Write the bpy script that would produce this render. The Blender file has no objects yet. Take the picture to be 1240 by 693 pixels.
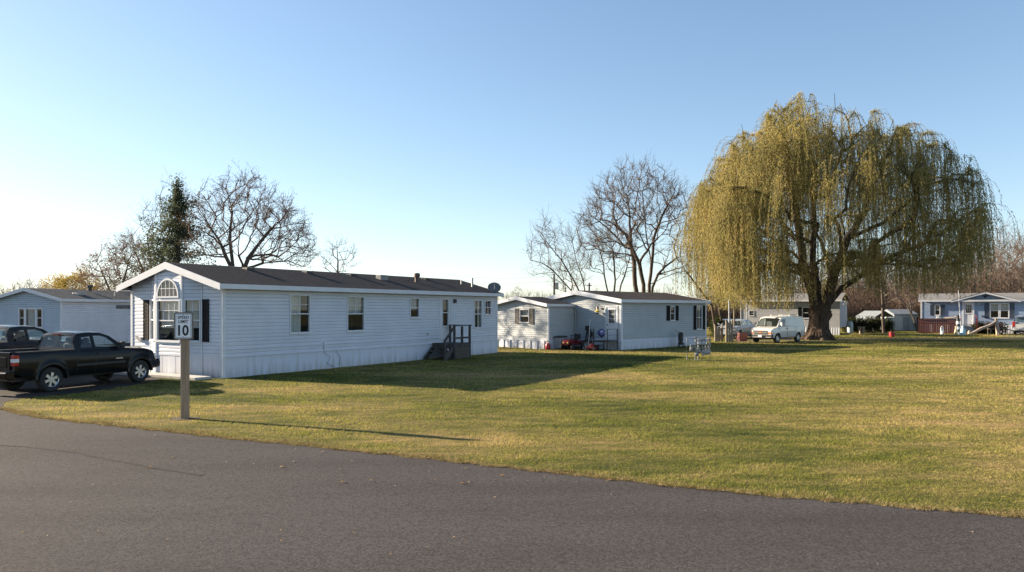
import bpy, math, random
import numpy as np
from mathutils import Vector, Matrix
from mathutils.geometry import tessellate_polygon

# ------------------------------------------------------------------ camera, sky, sun, exposure
scene = bpy.context.scene
COL = scene.collection
F, EYE, HOR = 900.0, 2.3, 375.0          # focal length in photo pixels, eye height, horizon row

cam = bpy.data.cameras.new('camera')
camo = bpy.data.objects.new('camera', cam)
COL.objects.link(camo)
camo.location = (0, 0, EYE)
camo.rotation_euler = (math.radians(90), 0, 0)
cam.sensor_width = 36
cam.lens = 36 * F / 1240
cam.shift_y = (HOR - 346.5) / 1240
cam.clip_end = 3000
scene.camera = camo

SUN_AZ = (-0.925, 0.379)                 # horizontal direction towards the sun
SUN_EL = math.radians(18.3)
world = bpy.data.worlds.new('World')
scene.world = world
world.use_nodes = True
wn = world.node_tree
bg = wn.nodes['Background']
sky = wn.nodes.new('ShaderNodeTexSky')
sky.sky_type = 'NISHITA'
sky.sun_disc = False
sky.sun_elevation = SUN_EL
sky.sun_rotation = math.atan2(SUN_AZ[0], SUN_AZ[1])
sky.air_density = 0.85
sky.dust_density = 0.25
sky.ozone_density = 2.2
sky.altitude = 100
tint = wn.nodes.new('ShaderNodeVectorMath')
tint.operation = 'MULTIPLY'
tint.inputs[1].default_value = (1.02, 1.01, 1.0)
wn.links.new(sky.outputs[0], tint.inputs[0])
# soft shoulder, like a camera's response to the bright part of the sky
den = wn.nodes.new('ShaderNodeVectorMath')
den.operation = 'MULTIPLY_ADD'
den.inputs[1].default_value = (0.075, 0.075, 0.075)
den.inputs[2].default_value = (1, 1, 1)
dv = wn.nodes.new('ShaderNodeVectorMath')
dv.operation = 'DIVIDE'
wn.links.new(tint.outputs[0], den.inputs[0])
wn.links.new(tint.outputs[0], dv.inputs[0])
wn.links.new(den.outputs[0], dv.inputs[1])
wn.links.new(dv.outputs[0], bg.inputs[0])
bg.inputs[1].default_value = 0.080

sun = bpy.data.lights.new('sun', 'SUN')
suno = bpy.data.objects.new('sun', sun)
COL.objects.link(suno)
sun.energy = 5.0
sun.angle = math.radians(0.5)
sun.color = (1.0, 0.83, 0.62)
sd = Vector((SUN_AZ[0] * math.cos(SUN_EL), SUN_AZ[1] * math.cos(SUN_EL), math.sin(SUN_EL)))
suno.rotation_euler = sd.to_track_quat('Z', 'Y').to_euler()

scene.view_settings.view_transform = 'Standard'
scene.view_settings.look = 'None'
scene.view_settings.gamma = 1
scene.view_settings.exposure = 1.85
scene.cycles.use_denoising = True
scene.cycles.max_bounces = 8
scene.cycles.transparent_max_bounces = 24


def gp(px, py, z=0.0):
    """ground point seen at this spot of the photograph"""
    Y = F * EYE / (py - HOR)
    return ((px - 620) / F * Y, Y, z)


def at(px, Y, z=0.0):
    return ((px - 620) / F * Y, Y, z)


# ------------------------------------------------------------------ materials
MATS = {}


def principled(name):
    m = bpy.data.materials.new(name)
    m.use_nodes = True
    nt = m.node_tree
    return m, nt, nt.nodes['Principled BSDF']


def mat(name, c1, c2=None, rough=0.6, scale=3.0, bump=0.0, bscale=None, metal=0.0, stretch=None,
        detail=5, coat=0.0, spec=0.5, lo=0.35, hi=0.65):
    if name in MATS:
        return MATS[name]
    m, nt, b = principled(name)
    b.inputs['Roughness'].default_value = rough
    b.inputs['Metallic'].default_value = metal
    b.inputs['Specular IOR Level'].default_value = spec
    if coat:
        b.inputs['Coat Weight'].default_value = coat
        b.inputs['Coat Roughness'].default_value = 0.05
    if c2 is None:
        c2 = tuple(c * 0.8 for c in c1)
    tc = nt.nodes.new('ShaderNodeTexCoord')
    mp = nt.nodes.new('ShaderNodeMapping')
    if stretch:
        mp.inputs['Scale'].default_value = stretch
    nt.links.new(tc.outputs['Object'], mp.inputs[0])
    no = nt.nodes.new('ShaderNodeTexNoise')
    no.inputs['Scale'].default_value = scale
    no.inputs['Detail'].default_value = detail
    nt.links.new(mp.outputs[0], no.inputs['Vector'])
    cr = nt.nodes.new('ShaderNodeValToRGB')
    cr.color_ramp.elements[0].position = lo
    cr.color_ramp.elements[1].position = hi
    cr.color_ramp.elements[0].color = (*c1, 1)
    cr.color_ramp.elements[1].color = (*c2, 1)
    nt.links.new(no.outputs['Fac'], cr.inputs[0])
    nt.links.new(cr.outputs[0], b.inputs['Base Color'])
    if bump:
        n2 = nt.nodes.new('ShaderNodeTexNoise')
        n2.inputs['Scale'].default_value = bscale or scale * 6
        n2.inputs['Detail'].default_value = 4
        nt.links.new(mp.outputs[0], n2.inputs['Vector'])
        bp = nt.nodes.new('ShaderNodeBump')
        bp.inputs['Strength'].default_value = bump
        bp.inputs['Distance'].default_value = 0.02
        nt.links.new(n2.outputs['Fac'], bp.inputs['Height'])
        nt.links.new(bp.outputs[0], b.inputs['Normal'])
    MATS[name] = m
    return m


def glass(name, tint=(0.75, 0.8, 0.8), refl=0.25, rough=0.02):
    if name in MATS:
        return MATS[name]
    m = bpy.data.materials.new(name)
    m.use_nodes = True
    nt = m.node_tree
    nt.nodes.clear()
    out = nt.nodes.new('ShaderNodeOutputMaterial')
    tr = nt.nodes.new('ShaderNodeBsdfTransparent')
    tr.inputs[0].default_value = (*tint, 1)
    gl = nt.nodes.new('ShaderNodeBsdfGlossy')
    gl.inputs['Roughness'].default_value = rough
    gl.inputs[0].default_value = (0.9, 0.92, 0.95, 1)
    fr0 = nt.nodes.new('ShaderNodeLayerWeight')
    fr = nt.nodes.new('ShaderNodeMath')
    fr.operation = 'POWER'
    fr.inputs[1].default_value = 5.0
    nt.links.new(fr0.outputs['Facing'], fr.inputs[0])
    ad = nt.nodes.new('ShaderNodeMath')
    ad.operation = 'ADD'
    ad.inputs[1].default_value = 0.03 + refl * 0.3
    ad.use_clamp = True
    mx = nt.nodes.new('ShaderNodeMixShader')
    nt.links.new(fr.outputs[0], ad.inputs[0])
    nt.links.new(ad.outputs[0], mx.inputs[0])
    nt.links.new(tr.outputs[0], mx.inputs[1])
    nt.links.new(gl.outputs[0], mx.inputs[2])
    nt.links.new(mx.outputs[0], out.inputs[0])
    MATS[name] = m
    return m


def leafmat(name, c1, c2, trans=0.5, scale=0.6, c3=None):
    if name in MATS:
        return MATS[name]
    m = bpy.data.materials.new(name)
    m.use_nodes = True
    nt = m.node_tree
    nt.nodes.clear()
    out = nt.nodes.new('ShaderNodeOutputMaterial')
    tc = nt.nodes.new('ShaderNodeTexCoord')
    no = nt.nodes.new('ShaderNodeTexNoise')
    no.inputs['Scale'].default_value = scale
    no.inputs['Detail'].default_value = 8
    no.inputs['Roughness'].default_value = 0.7
    nt.links.new(tc.outputs['Object'], no.inputs['Vector'])
    cr = nt.nodes.new('ShaderNodeValToRGB')
    cr.color_ramp.elements[0].position = 0.34
    cr.color_ramp.elements[1].position = 0.66
    cr.color_ramp.elements[0].color = (*c1, 1)
    cr.color_ramp.elements[1].color = (*c2, 1)
    if c3:
        e = cr.color_ramp.elements.new(0.5)
        e.color = (*c3, 1)
    nt.links.new(no.outputs['Fac'], cr.inputs[0])
    d = nt.nodes.new('ShaderNodeBsdfDiffuse')
    t = nt.nodes.new('ShaderNodeBsdfTranslucent')
    mx = nt.nodes.new('ShaderNodeMixShader')
    mx.inputs[0].default_value = trans
    nt.links.new(cr.outputs[0], d.inputs[0])
    nt.links.new(cr.outputs[0], t.inputs[0])
    nt.links.new(d.outputs[0], mx.inputs[1])
    nt.links.new(t.outputs[0], mx.inputs[2])
    nt.links.new(mx.outputs[0], out.inputs[0])
    MATS[name] = m
    return m


# ------------------------------------------------------------------ mesh helpers
class MB:
    def __init__(s):
        s.v = []
        s.f = []

    def add(s, vs, fs):
        n = len(s.v)
        s.v += [tuple(v) for v in vs]
        s.f += [tuple(i + n for i in f) for f in fs]
        return s

    def box(s, x0, x1, y0, y1, z0, z1):
        v = [(x0, y0, z0), (x1, y0, z0), (x1, y1, z0), (x0, y1, z0), (x0, y0, z1), (x1, y0, z1), (x1, y1, z1), (x0, y1, z1)]
        return s.add(v, [(3, 2, 1, 0), (4, 5, 6, 7), (0, 1, 5, 4), (1, 2, 6, 5), (2, 3, 7, 6), (3, 0, 4, 7)])

    def obox(s, a, b, w, h, up=(0, 0, 1)):
        """bar of section w x h from point a to point b"""
        a, b = Vector(a), Vector(b)
        d = (b - a).normalized()
        u = Vector(up)
        if abs(d.dot(u)) > 0.95:
            u = Vector((1, 0, 0))
        sx = d.cross(u).normalized() * (w / 2)
        sy = sx.cross(d).normalized() * (h / 2)
        v = [p + i * sx + j * sy for p in (a, b) for i, j in ((-1, -1), (1, -1), (1, 1), (-1, 1))]
        return s.add(v, [(3, 2, 1, 0), (4, 5, 6, 7), (0, 1, 5, 4), (1, 2, 6, 5), (2, 3, 7, 6), (3, 0, 4, 7)])

    def tube(s, pts, rad, n=8, cap=True):
        pts = [Vector(p) for p in pts]
        if not hasattr(rad, '__len__'):
            rad = [rad] * len(pts)
        base = len(s.v)
        for i, p in enumerate(pts):
            d = (pts[min(i + 1, len(pts) - 1)] - pts[max(i - 1, 0)]).normalized()
            u = Vector((0, 0, 1)) if abs(d.z) < 0.9 else Vector((1, 0, 0))
            a = d.cross(u).normalized()
            b = d.cross(a).normalized()
            for k in range(n):
                t = 2 * math.pi * k / n
                s.v.append(tuple(p + (a * math.cos(t) + b * math.sin(t)) * rad[i]))
        for i in range(len(pts) - 1):
            for k in range(n):
                k2 = (k + 1) % n
                s.f.append((base + i * n + k, base + i * n + k2, base + (i + 1) * n + k2, base + (i + 1) * n + k))
        if cap:
            s.f.append(tuple(base + k for k in range(n)))
            s.f.append(tuple(base + (len(pts) - 1) * n + k for k in reversed(range(n))))
        return s

    def lathe(s, prof, axis='z', n=16, c=(0, 0, 0)):
        base = len(s.v)
        m = len(prof)
        for k in range(n):
            t = 2 * math.pi * k / n
            for r, h in prof:
                x, y = r * math.cos(t), r * math.sin(t)
                p = (x, y, h) if axis == 'z' else ((x, h, y) if axis == 'y' else (h, x, y))
                s.v.append((p[0] + c[0], p[1] + c[1], p[2] + c[2]))
        for k in range(n):
            k2 = (k + 1) % n
            for i in range(m - 1):
                s.f.append((base + k * m + i, base + k2 * m + i, base + k2 * m + i + 1, base + k * m + i + 1))
        return s

    def prism(s, poly, a, b, mp):
        """polygon poly (u,v) extruded from a to b; mp(u,v,w) -> point"""
        n = len(poly)
        v = [mp(u, w, a) for u, w in poly] + [mp(u, w, b) for u, w in poly]
        f = [tuple(range(n - 1, -1, -1)), tuple(range(n, 2 * n))]
        f += [(i, (i + 1) % n, n + (i + 1) % n, n + i) for i in range(n)]
        return s.add(v, f)

    def holed(s, outer, holes, mp):
        polys = [[Vector((u, w, 0)) for u, w in p] for p in [outer] + holes]
        tris = tessellate_polygon(polys)
        flat = [p for q in [outer] + holes for p in q]
        return s.add([mp(u, w) for u, w in flat], [tuple(t) for t in tris])

    def build(s, name, m, parent=None, smooth=False, bevel=0.0, loc=None):
        me = bpy.data.meshes.new(name)
        me.from_pydata(s.v, [], s.f)
        me.update()
        if smooth:
            me.shade_smooth()
        me.materials.append(m)
        o = bpy.data.objects.new(name, me)
        COL.objects.link(o)
        if parent is not None:
            o.parent = parent
        if loc:
            o.location = loc
        if bevel:
            bm = o.modifiers.new('bevel', 'BEVEL')
            bm.width = bevel
            bm.segments = 2
            bm.limit_method = 'ANGLE'
        if smooth:
            try:
                me.set_sharp_from_angle(angle=math.radians(38))
            except Exception:
                pass
        return o


def fast_mesh(name, verts, faces, m, parent=None, smooth=False):
    """verts Nx3 array, faces Mxk array"""
    me = bpy.data.meshes.new(name)
    k = faces.shape[1]
    me.vertices.add(len(verts))
    me.vertices.foreach_set('co', np.asarray(verts, np.float32).ravel())
    me.loops.add(faces.size)
    me.loops.foreach_set('vertex_index', faces.astype(np.int32).ravel())
    me.polygons.add(len(faces))
    me.polygons.foreach_set('loop_start', np.arange(0, faces.size, k, dtype=np.int32))
    me.polygons.foreach_set('loop_total', np.full(len(faces), k, np.int32))
    if smooth:
        me.polygons.foreach_set('use_smooth', np.ones(len(faces), bool))
    me.update(calc_edges=True)
    me.materials.append(m)
    o = bpy.data.objects.new(name, me)
    COL.objects.link(o)
    if parent is not None:
        o.parent = parent
    return o


def thing(name, label, cat, loc=(0, 0, 0), rotz=0.0, group=None, scale=1.0):
    o = bpy.data.objects.new(name, None)
    COL.objects.link(o)
    o.empty_display_size = 0.2
    o.location = loc
    o.rotation_euler = (0, 0, rotz)
    o.scale = (scale,) * 3
    return tag(o, label, cat, group)


def tag(o, label, cat, group=None, kind=None):
    o['label'] = label
    o['category'] = cat
    if group:
        o['group'] = group
    if kind:
        o['kind'] = kind
    return o


def struct(o):
    o['kind'] = 'structure'
    return o


# ------------------------------------------------------------------ ground, road, driveway
def ground_material():
    m, nt, b = principled('lawn')
    L = nt.links
    geo = nt.nodes.new('ShaderNodeNewGeometry')

    def noise(scale, detail, vec, rough=0.6):
        n = nt.nodes.new('ShaderNodeTexNoise')
        n.inputs['Scale'].default_value = scale
        n.inputs['Detail'].default_value = detail
        n.inputs['Roughness'].default_value = rough
        L.new(vec, n.inputs['Vector'])
        return n.outputs['Fac']
    mp = nt.nodes.new('ShaderNodeMapping')
    mp.inputs['Rotation'].default_value = (0, 0, math.radians(-8))
    mp.inputs['Scale'].default_value = (0.42, 1.0, 1.0)
    L.new(geo.outputs['Position'], mp.inputs[0])
    a = noise(0.22, 6, mp.outputs[0], 0.62)
    c = noise(2.6, 5, mp.outputs[0], 0.65)
    mx = nt.nodes.new('ShaderNodeMath')
    mx.operation = 'MULTIPLY_ADD'
    mx.inputs[1].default_value = 0.55
    L.new(c, mx.inputs[0])
    sub = nt.nodes.new('ShaderNodeMath')
    sub.operation = 'SUBTRACT'
    sub.inputs[1].default_value = 0.275
    L.new(a, sub.inputs[0])
    L.new(sub.outputs[0], mx.inputs[2])
    cr = nt.nodes.new('ShaderNodeValToRGB')
    el = cr.color_ramp.elements
    el[0].position, el[0].color = 0.30, (0.028, 0.038, 0.010, 1)
    el[1].position, el[1].color = 0.71, (0.25, 0.175, 0.080, 1)
    e = el.new(0.44); e.color = (0.072, 0.072, 0.019, 1)
    e = el.new(0.56); e.color = (0.135, 0.110, 0.038, 1)
    L.new(mx.outputs[0], cr.inputs[0])
    fine = noise(38, 4, geo.outputs['Position'])
    mr = nt.nodes.new('ShaderNodeMapRange')
    mr.inputs['From Min'].default_value = 0.3
    mr.inputs['From Max'].default_value = 0.7
    mr.inputs['To Min'].default_value = 0.7
    mr.inputs['To Max'].default_value = 1.3
    L.new(fine, mr.inputs[0])
    mul = nt.nodes.new('ShaderNodeVectorMath')
    mul.operation = 'SCALE'
    L.new(cr.outputs[0], mul.inputs[0])
    L.new(mr.outputs[0], mul.inputs['Scale'])
    L.new(mul.outputs[0], b.inputs['Base Color'])
    b.inputs['Roughness'].default_value = 0.9
    b.inputs['Specular IOR Level'].default_value = 0.1
    bp = nt.nodes.new('ShaderNodeBump')
    bp.inputs['Strength'].default_value = 0.9
    bp.inputs['Distance'].default_value = 0.05
    h = noise(9, 5, geo.outputs['Position'], 0.7)
    L.new(h, bp.inputs['Height'])
    L.new(bp.outputs[0], b.inputs['Normal'])
    # grass blades share the colours, with light passing through
    m2 = bpy.data.materials.new('grass_blades')
    m2.use_nodes = True
    nt2 = m2.node_tree
    nt2.nodes.clear()
    g2 = nt2.nodes.new('ShaderNodeNewGeometry')
    mp2 = nt2.nodes.new('ShaderNodeMapping')
    mp2.inputs['Rotation'].default_value = (0, 0, math.radians(-8))
    mp2.inputs['Scale'].default_value = (0.42, 1.0, 1.0)
    nt2.links.new(g2.outputs['Position'], mp2.inputs[0])
    ns = []
    for sc_, rg in ((0.22, 0.62), (2.6, 0.65)):
        n = nt2.nodes.new('ShaderNodeTexNoise')
        n.inputs['Scale'].default_value = sc_
        n.inputs['Detail'].default_value = 6 if sc_ < 1 else 5
        n.inputs['Roughness'].default_value = rg
        nt2.links.new(mp2.outputs[0], n.inputs['Vector'])
        ns.append(n.outputs['Fac'])
    rnd = nt2.nodes.new('ShaderNodeMath')
    rnd.operation = 'MULTIPLY_ADD'
    rnd.inputs[1].default_value = 0.18
    nt2.links.new(g2.outputs['Random Per Island'], rnd.inputs[0])
    s2 = nt2.nodes.new('ShaderNodeMath'); s2.operation = 'SUBTRACT'; s2.inputs[1].default_value = 0.350
    nt2.links.new(ns[0], s2.inputs[0])
    nt2.links.new(s2.outputs[0], rnd.inputs[2])
    m3 = nt2.nodes.new('ShaderNodeMath'); m3.operation = 'MULTIPLY_ADD'; m3.inputs[1].default_value = 0.55
    nt2.links.new(ns[1], m3.inputs[0])
    nt2.links.new(rnd.outputs[0], m3.inputs[2])
    cr2 = nt2.nodes.new('ShaderNodeValToRGB')
    el = cr2.color_ramp.elements
    el[0].position, el[0].color = 0.30, (0.080, 0.110, 0.020, 1)
    el[1].position, el[1].color = 0.72, (0.56, 0.41, 0.19, 1)
    e = el.new(0.45); e.color = (0.225, 0.235, 0.052, 1)
    e = el.new(0.58); e.color = (0.385, 0.330, 0.108, 1)
    nt2.links.new(m3.outputs[0], cr2.inputs[0])
    d = nt2.nodes.new('ShaderNodeBsdfDiffuse')
    t = nt2.nodes.new('ShaderNodeBsdfTranslucent')
    x = nt2.nodes.new('ShaderNodeMixShader'); x.inputs[0].default_value = 0.4
    o = nt2.nodes.new('ShaderNodeOutputMaterial')
    nt2.links.new(cr2.outputs[0], d.inputs[0]); nt2.links.new(cr2.outputs[0], t.inputs[0])
    nt2.links.new(d.outputs[0], x.inputs[1]); nt2.links.new(t.outputs[0], x.inputs[2])
    nt2.links.new(x.outputs[0], o.inputs[0])
    return m, m2


M_LAWN, M_BLADE = ground_material()


def asphalt(name, base, dark):
    m, nt, b = principled(name)
    L = nt.links
    geo = nt.nodes.new('ShaderNodeNewGeometry')
    mp = nt.nodes.new('ShaderNodeMapping')
    mp.inputs['Rotation'].default_value = (0, 0, math.radians(17))
    mp.inputs['Scale'].default_value = (0.22, 1.0, 1.0)
    L.new(geo.outputs['Position'], mp.inputs[0])
    n1 = nt.nodes.new('ShaderNodeTexNoise')
    n1.inputs['Scale'].default_value = 0.9
    n1.inputs['Detail'].default_value = 7
    L.new(mp.outputs[0], n1.inputs['Vector'])
    n2 = nt.nodes.new('ShaderNodeTexNoise')
    n2.inputs['Scale'].default_value = 42
    n2.inputs['Detail'].default_value = 3
    L.new(geo.outputs['Position'], n2.inputs['Vector'])
    v = nt.nodes.new('ShaderNodeTexVoronoi')
    v.inputs['Scale'].default_value = 110
    L.new(geo.outputs['Position'], v.inputs['Vector'])
    cr = nt.nodes.new('ShaderNodeValToRGB')
    cr.color_ramp.elements[0].position = 0.32
    cr.color_ramp.elements[1].position = 0.68
    cr.color_ramp.elements[0].color = (*dark, 1)
    cr.color_ramp.elements[1].color = (*base, 1)
    L.new(n1.outputs['Fac'], cr.inputs[0])
    mr = nt.nodes.new('ShaderNodeMapRange')
    mr.inputs['From Min'].default_value = 0.25
    mr.inputs['From Max'].default_value = 0.75
    mr.inputs['To Min'].default_value = 0.45
    mr.inputs['To Max'].default_value = 1.55
    L.new(n2.outputs['Fac'], mr.inputs[0])
    mul = nt.nodes.new('ShaderNodeVectorMath'); mul.operation = 'SCALE'
    L.new(cr.outputs[0], mul.inputs[0]); L.new(mr.outputs[0], mul.inputs['Scale'])
    mr2 = nt.nodes.new('ShaderNodeMapRange')
    mr2.inputs['To Min'].default_value = 0.82
    mr2.inputs['To Max'].default_value = 1.15
    L.new(v.outputs['Color'], mr2.inputs[0])
    mul2 = nt.nodes.new('ShaderNodeVectorMath'); mul2.operation = 'SCALE'
    L.new(mul.outputs[0], mul2.inputs[0]); L.new(mr2.outputs[0], mul2.inputs['Scale'])
    L.new(mul2.outputs[0], b.inputs['Base Color'])
    b.inputs['Roughness'].default_value = 1.0
    b.inputs['Specular IOR Level'].default_value = 0.1
    bp = nt.nodes.new('ShaderNodeBump')
    bp.inputs['Strength'].default_value = 0.55
    bp.inputs['Distance'].default_value = 0.008
    L.new(v.outputs['Distance'], bp.inputs['Height'])
    L.new(bp.outputs[0], b.inputs['Normal'])
    return m


M_ROAD = asphalt('asphalt_road', (0.070, 0.0645, 0.0645), (0.053, 0.049, 0.049))
M_DRIVE = asphalt('asphalt_drive', (0.060, 0.053, 0.050), (0.042, 0.038, 0.036))


def sheet(name, pts, z, m):
    mb = MB()
    n = len(pts)
    tris = tessellate_polygon([[Vector((p[0], p[1], 0)) for p in pts]])
    mb.add([(p[0], p[1], z) for p in pts], [tuple(t) for t in tris])
    o = mb.build(name, m)
    # make sure it faces up
    if o.data.polygons[0].normal.z < 0:
        o.data.flip_normals()
    return struct(o)


g = 2500
gm = MB().add([(-g, -g, 0), (g, -g, 0), (g, g, 0), (-g, g, 0)], [(0, 1, 2, 3)])
struct(gm.build('ground', M_LAWN))

rng0 = random.Random(5)
edge_px = [(-260, 478), (-120, 483), (-40, 489), (4, 497), (18, 501), (40, 505.5), (90, 512), (150, 518), (220, 526), (300, 534.5), (400, 544.5),
           (500, 555), (600, 566), (700, 577.5), (820, 591), (920, 601), (1000, 608), (1120, 618), (1240, 628), (1340, 637), (1500, 651)]
edge = [gp(*e)[:2] for e in edge_px]
# jagged, slightly crumbled road edge
fine_edge = []
for a, b in zip(edge[:-1], edge[1:]):
    n = max(1, int(math.hypot(b[0] - a[0], b[1] - a[1]) / 0.10))
    for i in range(n):
        t = i / n
        fine_edge.append((a[0] + (b[0] - a[0]) * t, a[1] + (b[1] - a[1]) * t + rng0.uniform(-0.035, 0.035) + 0.03 * math.sin(i * 0.9 + a[0])))
fine_edge.append(edge[-1])
road_poly = fine_edge + [(120, 2.0), (120, -60), (-200, -60), (-200, 26)]
sheet('road', road_poly, 0.012, M_ROAD)

def road_line(name, px, w, m, z):
    pts = [Vector((*gp(*q)[:2], z)) for q in px]
    fin = []
    for a, b in zip(pts[:-1], pts[1:]):
        n = max(1, int((b - a).length / 0.25))
        fin += [a.lerp(b, i / n) for i in range(n)]
    fin.append(pts[-1])
    mb = MB()
    vs = []
    rr = random.Random(len(px))
    for i, q in enumerate(fin):
        d = (fin[min(i + 1, len(fin) - 1)] - fin[max(0, i - 1)]).normalized()
        nn = Vector((-d.y, d.x, 0))
        j = rr.uniform(-0.012, 0.012)
        ww = w * rr.uniform(0.5, 1.25)
        vs += [q + nn * (ww / 2 + j), q - nn * (ww / 2 - j)]
    mb.add(vs, [(2 * i + 1, 2 * i + 3, 2 * i + 2, 2 * i) for i in range(len(fin) - 1)])
    return struct(mb.build(name, m))


M_SEAM = asphalt('asphalt_seam', (0.060, 0.055, 0.054), (0.047, 0.043, 0.042))
road_line('road_seam', [(-60, 536), (30, 542), (90, 549), (150, 561), (200, 570), (245, 577)], 0.07, M_SEAM, 0.016)

drive_px = [(-60, 505), (8, 499), (3, 489), (10, 486), (30, 482.5), (60, 479.5), (95, 476.5), (130, 471.5), (160, 467), (190, 461.5)]
drive_poly = [gp(*p)[:2] for p in drive_px] + [(-11.9, 25.7), (-16.2, 28.3), (-13.0, 60), (-26, 60), (-46, 34), (-60, 22), (-36, 12)]
sheet('driveway', drive_poly, 0.006, M_DRIVE)

# lane that runs past the willow and the far homes
lane = [gp(878, 414.5)[:2], gp(930, 415)[:2], gp(1000, 413.4)[:2], gp(1100, 412.3)[:2], gp(1240, 412)[:2], gp(1500, 412)[:2],
        gp(1500, 409.0)[:2], gp(1240, 409.0)[:2], gp(1100, 409.3)[:2], gp(1000, 409.8)[:2], gp(978, 408.5)[:2], gp(960, 405.5)[:2], gp(900, 405.5)[:2], gp(880, 408.5)[:2]]
sheet('lane', lane, 0.008, asphalt('asphalt_lane', (0.14, 0.12, 0.105), (0.11, 0.095, 0.085)))
pad = [gp(1216, 409.2)[:2], gp(1212, 402.5)[:2], gp(1330, 402.5)[:2], gp(1330, 409.2)[:2]]
sheet('parking_pad', pad, 0.004, asphalt('asphalt_pad', (0.12, 0.11, 0.105), (0.09, 0.085, 0.08)))


# ------------------------------------------------------------------ homes
M_WHITE = mat('white_siding', (0.61, 0.64, 0.70), (0.55, 0.58, 0.64), rough=0.5, scale=1.2)
M_GREY = mat('grey_siding', (0.40, 0.43, 0.45), (0.36, 0.39, 0.41), rough=0.5, scale=1.2)
M_BLUE = mat('blue_siding', (0.28, 0.36, 0.50), (0.25, 0.33, 0.46), rough=0.5, scale=1.2)
M_BLUE0 = mat('pale_blue_siding', (0.38, 0.46, 0.53), (0.34, 0.42, 0.49), rough=0.5, scale=1.2)
M_TRIM = mat('white_trim', (0.64, 0.66, 0.70), (0.58, 0.60, 0.63), rough=0.4, scale=2)
M_SHING = mat('shingles', (0.040, 0.036, 0.036), (0.085, 0.075, 0.072), rough=0.95, scale=9, bump=0.6, bscale=30, stretch=(1, 3, 3), spec=0.15)
M_SHINGB = mat('brown_shingles', (0.060, 0.050, 0.046), (0.12, 0.10, 0.09), rough=0.95, scale=9, bump=0.6, bscale=30, stretch=(1, 3, 3), spec=0.15)
M_SHINGG = mat('grey_shingles', (0.14, 0.14, 0.145), (0.22, 0.215, 0.21), rough=0.95, scale=9, bump=0.6, bscale=30, stretch=(1, 3, 3), spec=0.15)
M_SHUT = mat('black_shutter', (0.004, 0.005, 0.006), (0.008, 0.009, 0.011), rough=0.7, scale=5, spec=0.2)
M_SHUTB = mat('navy_shutter', (0.05, 0.07, 0.10), (0.07, 0.085, 0.12), rough=0.5, scale=5)
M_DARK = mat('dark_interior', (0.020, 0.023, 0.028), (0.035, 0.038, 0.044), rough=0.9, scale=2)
M_CURT = mat('white_curtain', (0.62, 0.60, 0.57), (0.50, 0.49, 0.46), rough=0.9, scale=6, stretch=(1, 1, 0.1))
M_BLIND = mat('grey_blind', (0.40, 0.42, 0.43), (0.33, 0.35, 0.37), rough=0.8, scale=4)
M_GLASS = glass('window_glass', (0.80, 0.84, 0.84), 0.10)
M_STEEL = mat('galvanised_steel', (0.45, 0.46, 0.47), (0.32, 0.33, 0.34), rough=0.45, metal=0.8, scale=8)
M_BLACK = mat('black_paint', (0.015, 0.015, 0.016), (0.03, 0.03, 0.03), rough=0.45, scale=6)
M_RUBBER = mat('rubber', (0.018, 0.018, 0.018), (0.03, 0.029, 0.028), rough=0.85, scale=12)
M_CONC = mat('concrete', (0.42, 0.41, 0.39), (0.33, 0.32, 0.31), rough=0.9, scale=3, bump=0.3)
M_WOODG = mat('weathered_wood', (0.24, 0.20, 0.155), (0.34, 0.29, 0.23), rough=0.85, scale=5, bump=0.4, stretch=(6, 6, 0.5))
M_WOODD = mat('dark_wood', (0.045, 0.040, 0.038), (0.090, 0.080, 0.074), rough=0.9, scale=5, bump=0.4, stretch=(1, 1, 1))


def skirt_material(name, c1, c2):
    m, nt, b = principled(name)
    L = nt.links
    geo = nt.nodes.new('ShaderNodeTexCoord')
    mp = nt.nodes.new('ShaderNodeMapping')
    mp.inputs['Scale'].default_value = (4, 4, 0.35)
    L.new(geo.outputs['Object'], mp.inputs[0])
    n = nt.nodes.new('ShaderNodeTexNoise')
    n.inputs['Scale'].default_value = 1.2
    n.inputs['Detail'].default_value = 6
    L.new(mp.outputs[0], n.inputs['Vector'])
    sep = nt.nodes.new('ShaderNodeSeparateXYZ')
    L.new(geo.outputs['Object'], sep.inputs[0])
    # splashed mud stains that rise a little way up the panel, streaked
    mr = nt.nodes.new('ShaderNodeMapRange')
    mr.inputs['From Min'].default_value = 0.0
    mr.inputs['From Max'].default_value = 0.45
    mr.inputs['To Min'].default_value = 0.22
    mr.inputs['To Max'].default_value = -0.05
    L.new(sep.outputs['Z'], mr.inputs[0])
    ad = nt.nodes.new('ShaderNodeMath'); ad.operation = 'ADD'
    L.new(n.outputs['Fac'], ad.inputs[0]); L.new(mr.outputs[0], ad.inputs[1])
    cr = nt.nodes.new('ShaderNodeValToRGB')
    cr.color_ramp.elements[0].position = 0.50
    cr.color_ramp.elements[1].position = 0.85
    cr.color_ramp.elements[0].color = (*c1, 1)
    cr.color_ramp.elements[1].color = (*c2, 1)
    L.new(ad.outputs[0], cr.inputs[0])
    L.new(cr.outputs[0], b.inputs['Base Color'])
    b.inputs['Roughness'].default_value = 0.6
    return m


M_SKIRT = skirt_material('skirting', (0.59, 0.62, 0.69), (0.40, 0.40, 0.40))


class WallF:
    """frame of a wall: point(u, z, off)"""

    def __init__(s, o, d, n):
        s.o, s.d, s.n = o, d, n

    def __call__(s, u, z, off=0.0):
        return (s.o[0] + s.d[0] * u + s.n[0] * off, s.o[1] + s.d[1] * u + s.n[1] * off, z)


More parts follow.
